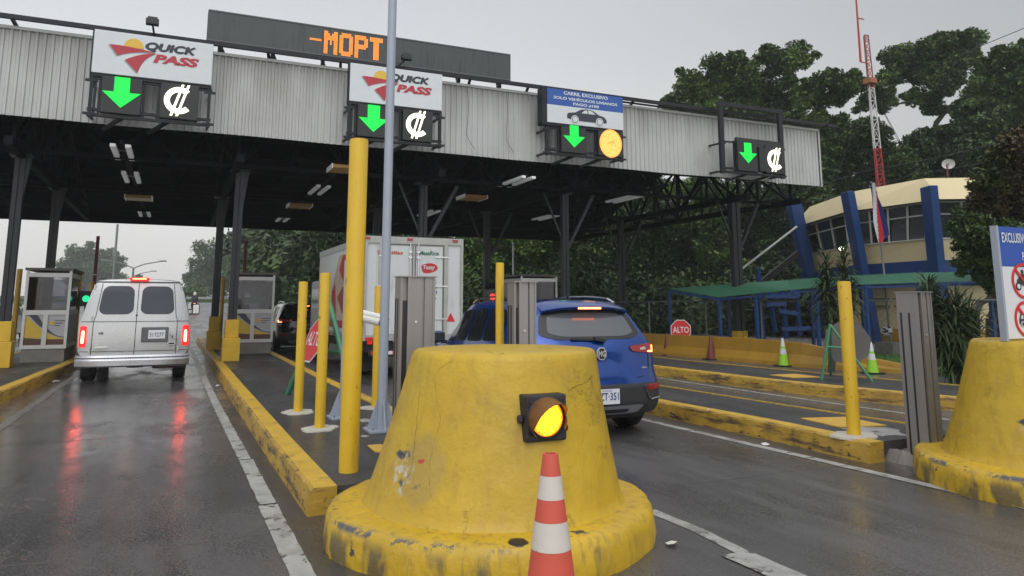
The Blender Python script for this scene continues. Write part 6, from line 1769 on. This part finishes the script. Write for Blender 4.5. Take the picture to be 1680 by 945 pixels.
for i in range(nz_):
    for j in range(nx_):
        s_ = (j / nx_) * 1.15 + .55 * (i / nz_) - .12
        m_ = 0 if s_ < .20 else 1 if s_ < .42 else 2 if s_ < .78 else 1 if s_ < 1.0 else 0
        fs.append((i * (nx_ + 1) + j, i * (nx_ + 1) + j + 1, (i + 1) * (nx_ + 1) + j + 1, (i + 1) * (nx_ + 1) + j)); ms.append(m_)
b.v = fl; b.f = fs; b.m = ms
fo = b.build('national_flag', [M('flag_blue', (.012, .02, .13), .8, var=.1), M('flag_white', (.58, .58, .60), .8, var=.05), M('flag_red', (.45, .015, .03), .8, var=.1)], None, smooth=True, angle=80)
fo['label'] = 'limp blue white and red national flag hanging on the flagpole'; fo['category'] = 'flag'
b = MB(); b.box(pb.x - .3, pb.x + .3, pb.y - .3, pb.y + .3, .1, .5); b.build('base', m_concrete, t)
# football hung beside the pole
p = dep(1454, 543, 21.0); o = MB(); n = 18
t = thing('football', 'black and white football ornament low beside the flagpole', 'ball', p)
vs = []; 
for k in range(1, 12):
    ph = math.pi * k / 12
    for i in range(n): a = 6.283 * i / n; vs.append((p.x + .16 * math.sin(ph) * math.cos(a), p.y + .16 * math.sin(ph) * math.sin(a), p.z + .16 * math.cos(ph)))
b = MB(); b.add(vs, [(k * n + i, (k + 1) * n + i, (k + 1) * n + (i + 1) % n, k * n + (i + 1) % n) for k in range(10) for i in range(n)] + [tuple(range(n)), tuple(range(11 * n - 1, 10 * n - 1, -1))])
rr = random.Random(8); b.m = [1 if ((f // 3) % 2 == (f // (3 * n)) % 2 and rr.random() < .75) else 0 for f in range(len(b.f))]
b.build('ball', [M('ball_white', (.6, .6, .6), .5), m_plastic], t, smooth=True)

# blue outdoor stair with grey handrail, left of the building
t = thing('blue_stair', 'blue steel stair structure with grey handrail left of the building', 'stair', dep(1280, 560, 27))
b = MB(); A_ = dep(1307, 372, 28); B2 = dep(1216, 442, 26); b.tube(A_, B2, .04); b.build('handrail', M('rail_grey', (.42, .42, .40), .45), t)
b = MB(); b.beam(A_ - Vector((0, 0, 1.0)), B2 - Vector((0, 0, 1.0)), .08, .22); b.build('stringer', m_plastic, t)
for (xa, ya, xb, yb) in ((1262, 478, 1272, 545), (1243, 440, 1252, 560), (1283, 476, 1290, 555), (1306, 470, 1312, 550), (1253, 478, 1268, 478)):
    b = MB(); p, q = dep(xa, ya, 26.5), dep(xb, yb, 26.5); b.beam(p, q, .13); b.build('post', m_bluesteel, t)
b = MB()
for (xa, ya, xb, yb) in ((1255, 486, 1310, 486), (1258, 500, 1290, 498), (1290, 470, 1312, 486), (1283, 540, 1340, 538), (1278, 510, 1310, 515)):
    b.beam(dep(xa, ya, 26.4), dep(xb, yb, 26.4), .09, .14)
b.build('landing_beams', m_bluesteel, t)

# lattice radio mast
t = thing('radio_mast', 'tall red and white lattice radio mast behind the building', 'antenna mast', dep(1452, 480, 31))
base = dep(1457, 440, 31); topp = dep(1434, 38, 31); topp = Vector((base.x - .3, base.y, topp.z))
m_mr, m_mw = M('mast_red', (.38, .03, .03), .5, var=.12), M('mast_white', (.55, .54, .52), .5, var=.1)
corners = [Vector((.19 * math.cos(a), .19 * math.sin(a), 0)) for a in (R(80), R(200), R(320))]
zsplit1 = dep(1452, 238, 31).z; zsplit2 = dep(1440, 132, 31).z; zsplit3 = dep(1440, 118, 31).z
def mcol(z): return 0 if z < zsplit1 else (1 if z < zsplit2 else 0)
secs = [(base.z - 4, zsplit1, m_mr), (zsplit1, zsplit2, m_mw), (zsplit2, topp.z, M('mast_faded_red', (.30, .08, .07), .5, var=.12))]
Ht = topp.z - base.z
cax = lambda z: Vector((base.x + (topp.x - base.x) * (z - base.z) / Ht, base.y, z))
for z0, z1, mt in secs:
    b = MB(); z = z0; k = 0
    sc = lambda z: 1.15 - .55 * max(0, min(1, (z - base.z) / Ht))
    while z < z1 - .05:
        z2 = min(z1, z + .42)
        for i in range(3):
            p, q = cax(z) + corners[i] * sc(z), cax(z2) + corners[i] * sc(z2); b.beam(p, q, .035)
            j = (i + 1) % 3; r_ = cax(z2) + corners[j] * sc(z2); b.beam(p, r_, .022) if k % 2 == 0 else b.beam(cax(z) + corners[j] * sc(z), q, .022)
            b.beam(q, r_, .022)
        z = z2; k += 1
    b.build('lattice_section', mt, t)
b = MB(); z_ = zsplit3; b.box(cax(z_).x - .20, cax(z_).x + .20, base.y - .20, base.y + .20, z_ - .16, z_ + .06); b.build('collar', M('mast_orange', (.30, .10, .04), .6), t)
b = MB(); p = cax(dep(1430, 88, 31).z) + Vector((-.45, 0, 0)); q = Vector((p.x, p.y, dep(1425, -70, 31).z)); b.tube(p, q, .05, .03); b.beam(p, cax(p.z), .04); b.beam(p + Vector((0, 0, 2)), cax(p.z + 2), .04); b.build('whip_antenna', m_mr, t)
b = MB()
for (px, py, D) in ((1320, 430, 33), (1560, 400, 42), (1530, 330, 34)):
    b.tube(cax(zsplit3 - .3), dep(px, py, D), .012, n=4)
b.build('guy_wires', m_plastic, t)
# overhead wires
def wire(pts, label, r=.012, sag=0):
    b = MB(); P = [dep(*p) for p in pts]; q = []
    for i in range(len(P) - 1):
        for k in range(12): u = k / 12; v = P[i].lerp(P[i + 1], u); v.z -= sag * 4 * u * (1 - u); q.append(v)
    q.append(P[-1]); b.path(q, r, n=4); o = b.build('overhead_wire', m_plastic); tag(o, label, 'wire')
wire([(1180, 345, 30), (1420, 280, 28), (1700, 218, 26)], 'overhead wire crossing behind the mast, upper one', .012, .1)
wire([(1330, 330, 30), (1500, 285, 28), (1700, 245, 26)], 'overhead wire just above the building roof, lower one', .011, .1)
wire([(1540, 105, 45), (1610, 75, 40), (1720, 30, 36)], 'overhead wire against the sky at the upper right corner', .02)
# slim utility poles beyond the canopy
for px, py, D, lab, r_ in ((866, 388, 46, 'pale concrete utility pole with a pair of lamps, right of the truck', .14), (842, 386, 44, 'thin grey lamp pole left of the concrete utility pole', .06)):
    p = dep(px, py, D); t = thing('utility_pole', lab, 'utility pole', (p.x, p.y, 0))
    b = MB(); b.tube((p.x, p.y, 0), (p.x, p.y, p.z + .3), r_ * 1.2, r_); b.build('pole', M('pole_concrete', (.30, .31, .30), .6, var=.1), t, smooth=True)
    if r_ > .1:
        b = MB(); b.lathe([(.10, p.z + .3), (.16, p.z + .45), (.02, p.z + .5)], p.x - .35, p.y, 10); b.lathe([(.10, p.z + .3), (.16, p.z + .45), (.02, p.z + .5)], p.x + .35, p.y, 10); b.beam((p.x - .4, p.y, p.z + .3), (p.x + .4, p.y, p.z + .3), .06); b.build('lamp_head', M('pale_lamp', (.6, .6, .6), .4), t)
# street lamps far away
def street_lamp(px, pyt, D, arms, label):
    p = dep(px, pyt, D); t = thing('street_lamp', label, 'street lamp', (p.x, p.y, rise(p.y)))
    b = MB(); b.tube((p.x, p.y, rise(p.y)), (p.x, p.y, p.z), .16, .10); b.build('pole', m_fence, t)
    b = MB()
    for s_ in arms: b.path([(p.x, p.y, p.z), (p.x + s_ * 1.0, p.y, p.z + .45), (p.x + s_ * 2.6, p.y, p.z + .8)], .07, n=6); b.box(min(p.x + s_ * 2.5, p.x + s_ * 3.2), max(p.x + s_ * 2.5, p.x + s_ * 3.2), p.y - .15, p.y + .15, p.z + .75, p.z + .9)
    b.build('arm', m_fence, t)
street_lamp(219, 440, 80, (-1, 1), 'distant twin-armed street lamp above the silver van')
street_lamp(219, 453, 115, (1,), 'most distant street lamp just above the van roof')
p = dep(193, 368, 70); t = thing('tall_pole', 'tall thin pole behind the left booth against the pale sky', 'pole', (p.x, p.y, rise(p.y)))
b = MB(); b.tube((p.x, p.y, rise(p.y)), (p.x, p.y, p.z), .13, .10); b.box(p.x - .25, p.x + .1, p.y - .1, p.y + .1, p.z - 3.0, p.z - 2.2); b.build('shaft', m_fence, t)
p = dep(17, 525, 34); q = dep(40, 533, 34)
t = thing('boom_gate', 'lowered red and white striped barrier arm left of the left booth', 'boom gate', (p.x - 1.5, p.y, 0))
b = MB()
for k in range(10): x = p.x - 1.5 + .32 * k; b.box(x, x + .32, p.y, p.y + .06, .92, 1.02, k % 2)
b.build('arm', [m_boomr, m_boomw], t); b = MB(); b.box(p.x - 1.8, p.x - 1.5, p.y - .15, p.y + .15, 0, 1.1); b.build('drive_box', m_post, t)

# ================================================================== VEGETATION
def leaf_mat(name, c1, c2, c3, seedv=0):
    m = bpy.data.materials.new(name); m.use_nodes = True
    N = m.node_tree.nodes; L = m.node_tree.links; b = N['Principled BSDF']
    g = N.new('ShaderNodeNewGeometry'); tc = N.new('ShaderNodeTexCoord'); nz = N.new('ShaderNodeTexNoise'); nz.inputs['Scale'].default_value = .45; nz.inputs['Detail'].default_value = 3
    L.new(tc.outputs['Object'], nz.inputs['Vector'])
    m1 = N.new('ShaderNodeMix'); m1.data_type = 'RGBA'; m1.inputs[6].default_value = (*c1, 1); m1.inputs[7].default_value = (*c2, 1); L.new(g.outputs['Random Per Island'], m1.inputs[0])
    mr = N.new('ShaderNodeMapRange'); mr.inputs[1].default_value = .48; mr.inputs[2].default_value = .62; L.new(nz.outputs['Fac'], mr.inputs[0]); mr.clamp = True
    m2 = N.new('ShaderNodeMix'); m2.data_type = 'RGBA'; L.new(mr.outputs[0], m2.inputs[0]); L.new(m1.outputs[2], m2.inputs[6]); m2.inputs[7].default_value = (*c3, 1)
    L.new(m2.outputs[2], b.inputs['Base Color']); b.inputs['Roughness'].default_value = .5; b.inputs['Specular IOR Level'].default_value = .3
    return m
m_leaf = leaf_mat('leaf_green', (.022, .046, .013), (.070, .125, .030), (.110, .180, .042))
m_leafb = leaf_mat('leaf_bright', (.050, .10, .018), (.090, .17, .032), (.12, .20, .04))
m_leafd = leaf_mat('leaf_dark', (.020, .040, .014), (.045, .080, .024), (.062, .105, .028))
m_leafr = leaf_mat('leaf_rusty', (.05, .042, .016), (.085, .06, .022), (.05, .075, .02))
m_bark = M('bark', (.06, .052, .042), .85, var=.25, vs=3, bump=.6, bs=10, stretch=(3, 3, .6))
def leaf_mesh(clumps, n, size, seed, flat=.75, shell=.25, sub=20, droop=.35, name='crown', aspect=2.0):
    """clumps: list of (centre, rx, rz). Leaves gather in small tufts on each clump so gaps stay between them"""
    rs = np.random.RandomState(seed); area = np.array([rx * rx + 2 * rx * rz for _, rx, rz in clumps]); cnt = np.maximum(30, (n * area / area.sum())).astype(int)
    P = []
    for (c, rx, rz), k in zip(clumps, cnt):
        nt = max(5, int(sub * (rx / 1.0) ** 1.2)); d = rs.normal(size=(nt, 3)); d /= np.linalg.norm(d, axis=1)[:, None]
        r = rs.uniform(shell, 1.12, nt)[:, None]; tc_ = np.array(c) + d * r * np.array([rx, rx, rz])
        idx = rs.randint(0, nt, k); tr = rx * .22 * rs.lognormal(0, .45, nt)
        q = rs.normal(size=(k, 3)) * .62; Q = tc_[idx] + q * np.c_[tr[idx], tr[idx], tr[idx] * .8]
        lo = rs.uniform(size=k) < .42; u = rs.normal(size=(k, 3)); u /= np.linalg.norm(u, axis=1)[:, None]
        U = np.array(c) + u * (rs.uniform(0, 1, k) ** .45)[:, None] * np.array([rx, rx, rz]) * 1.32; Q[lo] = U[lo]
        P.append(Q)
    P = np.concatenate(P); m = len(P)
    a = rs.uniform(0, 2 * np.pi, m); el = rs.normal(-droop, .45, m)
    ax = np.c_[np.cos(a) * np.cos(el), np.sin(a) * np.cos(el), np.sin(el)]
    up = rs.normal(0, .5, (m, 3)); up[:, 2] += 1; sd = np.cross(ax, up); sd /= np.linalg.norm(sd, axis=1)[:, None]
    s = size * rs.uniform(.6, 1.35, m)[:, None]
    V = np.empty((m, 4, 3)); V[:, 0] = P - ax * s * .5; V[:, 1] = P + sd * s * .5 / aspect; V[:, 2] = P + ax * s * .5; V[:, 3] = P - sd * s * .5 / aspect
    me = bpy.data.meshes.new(name); me.vertices.add(4 * m); me.vertices.foreach_set('co', V.ravel())
    me.loops.add(4 * m); me.loops.foreach_set('vertex_index', np.arange(4 * m, dtype=np.int32))
    me.polygons.add(m); me.polygons.foreach_set('loop_start', np.arange(0, 4 * m, 4, dtype=np.int32))
    me.update(calc_edges=True); me.validate()
    return me
def limb(b, p, q, r1, r2, rr, n=5):
    p, q = Vector(p), Vector(q); L_ = (q - p).length; prev = p; pr = r1
    for k in range(1, n + 1):
        u = k / n; w = Vector((rr.uniform(-1, 1), rr.uniform(-1, 1), rr.uniform(-.6, .6))) * L_ * .05 * (1 if k < n else 0)
        c = p.lerp(q, u) + w + Vector((0, 0, L_ * .10 * math.sin(u * math.pi))); r = r1 + (r2 - r1) * u; b.tube(prev, c, pr, r, n=7, caps=False); prev = c; pr = r
def tree(name, label, base, clumps, n, size, seed, mat=None, group=None, trunk_r=.3, cat='tree', fork=.45, **kw):
    """base (x,y,z); clumps relative to the base"""
    t = thing(name, label, cat, base, group); rr = random.Random(seed)
    me = leaf_mesh(clumps, n, size, seed, **kw); me.materials.append(mat or m_leaf)
    o = bpy.data.objects.new('crown', me); link(o); o.parent = t
    b = MB(); cz = sum(c[0][2] for c in clumps) / len(clumps); cx_ = sum(c[0][0] for c in clumps) / len(clumps); cy_ = sum(c[0][1] for c in clumps) / len(clumps)
    fk = Vector((cx_ * .35, cy_ * .35, cz * fork)); limb(b, (0, 0, -.3), fk, trunk_r * 1.25, trunk_r * .8, rr, 4)
    nodes = [(fk, 0)]; todo = sorted([(Vector(c) - Vector((0, 0, rz * .35)), rx, rz) for c, rx, rz in clumps], key=lambda q: (q[0] - fk).length)
    for c, rx, rz in todo:
        best = min(nodes, key=lambda q: (q[0] - c).length + .25 * (q[0] - fk).length + (3 if q[0].z > c.z + .5 else 0)); d_ = best[1] + 1
        r1 = trunk_r * .55 * .62 ** (d_ - 1) + .02; limb(b, best[0], c, r1, r1 * .6, rr, 4); nodes.append((c, d_))
        for _ in range(4): limb(b, c, c + Vector((rr.uniform(-1, 1) * rx, rr.uniform(-1, 1) * rx, rr.uniform(0, 1.1) * rz)) * .85, trunk_r * .07, trunk_r * .02, rr, 2)
    b.build('trunk', m_bark, t, smooth=True, local=True)
    return t
def px_tree(name, label, px, D, blobs, n, size, seed, zbase=0, spread=.5, **kw):
    """blobs: (px, py, radius px[, depth shift m]); the crown gets its real size and depth at distance D"""
    base = dep(px, 500, D); base.z = zbase; rr = random.Random(seed + 50); cl = []
    s = D / 1213.0 * .98; n = int(n * 1.7); size *= .72
    for bl in blobs:
        x, y, r = bl[:3]; dd = bl[3] if len(bl) > 3 else rr.uniform(-1, 1) * r * s * 1.4
        c = dep(x, y, D + dd) - base; k_ = rr.uniform(.68, .90); cl.append((tuple(c), r * s * k_, r * s * .78 * k_))
        for _ in range(4 if r > 16 else 2):
            a_ = rr.uniform(0, 6.28); q_ = c + Vector((math.cos(a_) * r * s * .85, rr.uniform(-.8, .8) * r * s, math.sin(a_) * r * s * .75)); kk = rr.uniform(.25, .52); cl.append((tuple(q_), r * s * kk, r * s * kk * rr.uniform(.55, .9)))
    return tree(name, label, tuple(base), cl, n, size, seed, **kw)
G1 = 'big trees beyond the plaza'
px_tree('broadleaf_tree', 'large broad tree rising above the right half of the canopy rail', 1235, 44,
        [(1108, 172, 26), (1132, 130, 24), (1150, 160, 30), (1172, 105, 26), (1190, 140, 34), (1205, 100, 24), (1225, 120, 30), (1245, 150, 34), (1262, 92, 26), (1285, 105, 28), (1305, 82, 24), (1318, 100, 18), (1288, 140, 26), (1270, 180, 32), (1215, 180, 34), (1165, 190, 30), (1130, 200, 28), (1120, 190, 26), (1220, 215, 34), (1270, 225, 34), (1175, 225, 34)],
        52000, .34, 11, trunk_r=.42, group=G1)
px_tree('broadleaf_tree', 'smaller spreading tree between the big canopy tree and the radio mast', 1345, 42,
        [(1328, 145, 20), (1345, 130, 18), (1368, 128, 20), (1318, 165, 20), (1345, 165, 22), (1395, 140, 20), (1412, 136, 15), (1375, 158, 18), (1310, 195, 20), (1345, 195, 20), (1325, 220, 24)],
        17000, .32, 12, trunk_r=.28, group=G1)
px_tree('broadleaf_tree', 'tall layered tree right of the radio mast with open branches', 1530, 46,
        [(1462, 92, 22), (1488, 88, 22), (1510, 92, 22), (1535, 85, 26), (1565, 72, 24), (1590, 66, 20), (1608, 60, 13), (1480, 120, 26), (1520, 118, 26), (1560, 105, 28), (1592, 95, 20), (1455, 125, 20), (1440, 145, 18), (1545, 140, 24), (1450, 165, 20), (1500, 160, 18), (1420, 170, 16), (1530, 175, 22)],
        38000, .34, 13, trunk_r=.4, group=G1, fork=.55)
px_tree('broadleaf_tree', 'dense dark tree filling the upper right corner', 1640, 40,
        [(1615, 108, 20), (1642, 98, 22), (1665, 88, 22), (1680, 110, 30), (1625, 135, 28), (1660, 140, 34), (1600, 160, 26), (1635, 175, 34), (1680, 185, 36), (1590, 190, 26), (1620, 210, 34), (1665, 225, 36), (1700, 150, 40), (1595, 235, 28), (1570, 215, 20)],
        42000, .34, 14, trunk_r=.4, group=G1)
px_tree('broadleaf_tree', 'dark tree behind the mast foot, left of the building roof', 1400, 38,
        [(1360, 235, 30), (1395, 220, 28), (1430, 215, 26), (1375, 265, 34), (1415, 255, 34), (1370, 205, 18), (1450, 245, 24), (1345, 275, 34), (1390, 300, 36), (1340, 315, 34), (1430, 295, 30), (1310, 300, 30)],
        34000, .32, 15, trunk_r=.35, group=G1, mat=m_leafd)
px_tree('broadleaf_tree', 'dark tree above the building roof between mast and satellite dish', 1530, 37,
        [(1480, 270, 28), (1510, 250, 28), (1545, 240, 30), (1580, 250, 30), (1500, 290, 30), (1540, 285, 32), (1585, 285, 30), (1465, 300, 26), (1620, 270, 34), (1515, 225, 20), (1565, 215, 20)],
        32000, .32, 16, trunk_r=.35, group=G1, mat=m_leafd)
px_tree('leafy_shrub', 'rusty leaved bushy tree hiding the right end of the building', 1620, 18.5,
        [(1622, 290, 28), (1648, 262, 34), (1676, 240, 32), (1618, 330, 30), (1650, 310, 42), (1688, 290, 46), (1705, 250, 46), (1655, 350, 40), (1638, 300, 34), (1695, 340, 44), (1600, 345, 20)], 26000, .17, 17, zbase=.1, trunk_r=.12, mat=m_leafr)
px_tree('leafy_shrub', 'green shrub at the building corner below the rusty tree', 1590, 18,
        [(1578, 372, 20), (1605, 368, 28), (1585, 405, 24), (1612, 400, 30), (1645, 380, 32), (1572, 350, 12), (1595, 432, 22), (1628, 430, 28), (1665, 400, 40), (1595, 385, 26), (1632, 460, 26)], 24000, .15, 18, zbase=.1, trunk_r=.1, mat=m_leaf)
# wooded slope behind the plaza: individual trees
G2 = 'trees of the wooded slope behind the canopy'
WT = [ # px, D, label, blobs, n
 (360, 200, 'hazy tree at the far road edge, right of the silver van', [(345, 420, 26), (330, 445, 22), (365, 405, 26), (320, 465, 18), (350, 460, 28), (380, 430, 28), (375, 465, 30)], 9000, 1.3),
 (420, 125, 'tall hazy tree behind the middle booth', [(400, 395, 24), (425, 385, 26), (445, 400, 26), (410, 425, 28), (440, 435, 28), (395, 450, 26), (425, 465, 30), (450, 470, 26)], 14000, .9),
 (480, 75, 'dark tree between the middle booth and the near posts', [(470, 385, 28), (495, 375, 26), (465, 420, 30), (495, 415, 32), (480, 455, 34), (510, 450, 30), (465, 490, 30)], 16000, .55),
 (545, 50, 'dark tree behind the truck roof, left of the tallest post', [(530, 375, 30), (560, 370, 30), (520, 410, 30), (550, 405, 34), (525, 445, 30), (580, 380, 30), (510, 480, 28), (600, 385, 24)], 16000, .42),
 (650, 52, 'tree showing between truck roof and canopy, centre', [(620, 375, 26), (650, 378, 28), (690, 385, 28), (720, 392, 26), (660, 410, 30), (700, 415, 30)], 9000, .42),
 (790, 46, 'bright green tree right of the truck', [(770, 400, 28), (800, 395, 28), (780, 430, 32), (815, 420, 30), (770, 465, 34), (805, 455, 34), (790, 490, 30)], 17000, .36),
 (860, 44, 'yellow green tree behind the concrete utility pole', [(845, 395, 26), (875, 400, 28), (900, 395, 26), (850, 430, 32), (885, 440, 34), (860, 470, 34), (905, 470, 30)], 17000, .34),
 (960, 43, 'dark tree behind the column right of the cabinet', [(930, 390, 30), (965, 380, 30), (1000, 370, 30), (940, 430, 34), (975, 425, 36), (1005, 415, 34), (950, 470, 34), (990, 465, 36)], 22000, .33),
 (1060, 42, 'dark tree seen through the canopy trusses', [(1030, 340, 30), (1060, 320, 30), (1095, 315, 30), (1035, 385, 34), (1075, 370, 36), (1110, 365, 34), (1045, 430, 36), (1085, 425, 38), (1030, 470, 34), (1075, 475, 34)], 26000, .32),
 (1160, 41, 'leafy tree left of the right front column', [(1125, 320, 30), (1160, 310, 32), (1195, 315, 30), (1130, 370, 36), (1170, 365, 36), (1135, 420, 38), (1180, 415, 38), (1125, 465, 34), (1170, 465, 36)], 26000, .31),
 (1260, 40, 'dark tree between the right front column and the building', [(1225, 325, 32), (1262, 320, 32), (1295, 330, 32), (1230, 375, 36), (1270, 370, 36), (1240, 425, 36), (1280, 420, 36), (1300, 385, 32), (1235, 470, 34), (1285, 475, 34)], 26000, .31),
]
for i, (px, D, lab, bl, n, sz) in enumerate(WT):
    px_tree('woodland_tree', lab, px, D, bl, n, sz, 30 + i, group=G2, trunk_r=.28, mat=(m_leaf, m_leafd, m_leafb)[[0, 0, 1, 1, 0, 2, 2, 1, 1, 0, 1][i]], zbase=rise(D * .8) * .7)
# undergrowth along the foot of the slope
rs = np.random.RandomState(4); cl = []
for k in range(150):
    u = rs.uniform(); px = 470 + u * 1180; D = 38 - 10 * max(0, (px - 900) / 700) + rs.uniform(-2, 6)
    if px < 760: D = 48 + rs.uniform(-3, 8)
    c = dep(px, rs.uniform(470, 540), D); c.z = max(.3, c.z); r = rs.uniform(1.0, 1.9); cl.append((tuple(c), r, r * .8))
me = leaf_mesh(cl, 60000, .30, 77); me.materials.append(m_leafd); o = bpy.data.objects.new('undergrowth', me); link(o); tag(o, 'dark dense undergrowth along the foot of the wooded slope', 'undergrowth', kind='stuff')
# far back woods behind everything, right side, closing the slope
cl = []
for k in range(140):
    px = rs.uniform(430, 1560); D = rs.uniform(52, 66); hy = 400 if px < 1000 else 330
    if px > 1270: hy = 330
    c = dep(px, rs.uniform(hy, 500), D); r = rs.uniform(2.0, 3.4); cl.append((tuple(c), r, r * .75))
me = leaf_mesh(cl, 60000, .6, 78); me.materials.append(m_leafd); o = bpy.data.objects.new('far_woods', me); link(o); tag(o, 'dense dark woods closing the slope behind the nearer trees', 'woods', kind='stuff')
# far tree on the left, hazy
px_tree('broadleaf_tree', 'large hazy tree far away above the left booth', 150, 270, [(112, 433, 17), (130, 420, 18), (150, 415, 18), (172, 422, 18), (185, 436, 17), (120, 450, 20), (150, 445, 24), (180, 455, 20), (140, 468, 22), (195, 458, 14), (170, 470, 20)], 15000, 1.6, 60, zbase=2.5, trunk_r=.5)
px_tree('broadleaf_tree', 'faint round treetop beyond the street lamps', 225, 330, [(222, 462, 12), (236, 464, 10), (212, 468, 10)], 2500, 2.0, 61, zbase=3)
px_tree('hedge', 'pale hedge far away at the left picture edge', 15, 60, [(0, 515, 14), (18, 512, 13), (35, 515, 12), (-15, 512, 14), (25, 500, 10), (70, 515, 14), (95, 515, 14)], 5000, .35, 62, zbase=.3, trunk_r=.1, cat='hedge', mat=m_leafb)
cl = []
for k in range(26):
    c = dep(rs.uniform(200, 330), rs.uniform(482, 490), 125 + rs.uniform(-5, 12)); cl.append((tuple(c), 2.0, 1.1))
me = leaf_mesh(cl, 5000, .7, 79); me.materials.append(m_leaf); o = bpy.data.objects.new('far_hedge_row', me); link(o); tag(o, 'low hazy greenery along the far road edge', 'greenery', kind='stuff')

# spiky dracaena plants
def spiky(px, D, heads, label, seed, trunk=True, L=.42, nl=70, z0=.1):
    base = dep(px, 560, D); base.z = z0
    t = thing('spiky_plant', label, 'plant', base); rs_ = np.random.RandomState(seed); V, F = [], []
    b = MB(); rr = random.Random(seed)
    for (hx, hy, sc) in heads:
        c = dep(hx, hy, D + rr.uniform(-.25, .25)); b.tube((base.x + rr.uniform(-.08, .08), base.y, z0 - .1), c, .035, .022, n=7)
        for k in range(int(nl * sc)):
            hgt = rr.uniform(-.55, .25) * sc; a = rr.uniform(0, 6.283); el = rr.uniform(-.35, 1.1) + hgt * .9
            d_ = Vector((math.cos(a) * math.cos(el), math.sin(a) * math.cos(el), math.sin(el))); s_ = d_.cross(Vector((0, 0, 1))).normalized() * .019
            p0 = c + Vector((0, 0, hgt)); l = L * sc * rr.uniform(.7, 1.15); p1 = p0 + d_ * l * .55; p2 = p0 + d_ * l + Vector((0, 0, -l * .22))
            i = len(V); V += [p0 - s_ * .6, p0 + s_ * .6, p1 + s_, p1 - s_, p2]; F += [(i, i + 1, i + 2, i + 3), (i + 3, i + 2, i + 4)]
    b.build('stem', m_bark, t)
    me = bpy.data.meshes.new('leaves'); me.from_pydata([tuple(v - base) for v in V], [], F); me.materials.append(leafsp); me.update(); o = bpy.data.objects.new('leaves', me); link(o); o.parent = t
leafsp = leaf_mat('spiky_leaf', (.03, .05, .018), (.06, .085, .03), (.05, .08, .035))
spiky(1360, 17.5, [(1356, 440, 1.0), (1385, 432, 1.0), (1352, 480, 1.0), (1398, 478, .85), (1362, 500, .9), (1374, 515, .8), (1350, 455, .8), (1384, 455, .8)], 'tall spiky dracaena behind the green tripod, in front of the building', 3, nl=130, L=.5)
spiky(1560, 14.5, [(1525, 500, .9), (1545, 520, 1.1), (1570, 515, 1.1), (1590, 530, 1.1), (1555, 550, 1.1), (1575, 560, 1.1), (1535, 545, 1.0), (1600, 555, 1.0), (1524, 480, .7)], 'wide spiky bush between the slotted cabinet and the right barrier', 4, nl=230, L=.6)

# ------------------------------------------------------------------ air
vol = bpy.data.materials.new('haze'); vol.use_nodes = True
N = vol.node_tree.nodes; N.clear(); oo = N.new('ShaderNodeOutputMaterial'); pv = N.new('ShaderNodeVolumePrincipled')
pv.inputs['Density'].default_value = HAZE_D; pv.inputs['Color'].default_value = (.90, .92, .94, 1); pv.inputs['Anisotropy'].default_value = .0
vol.node_tree.links.new(pv.outputs[0], oo.inputs['Volume'])
if HAZE_D > 0:
    b = MB(); b.box(-260, 160, -40, 420, -2, 48); o = b.build('haze', vol); o['kind'] = 'stuff'; o['label'] = 'thin rainy haze fading the distant trees'
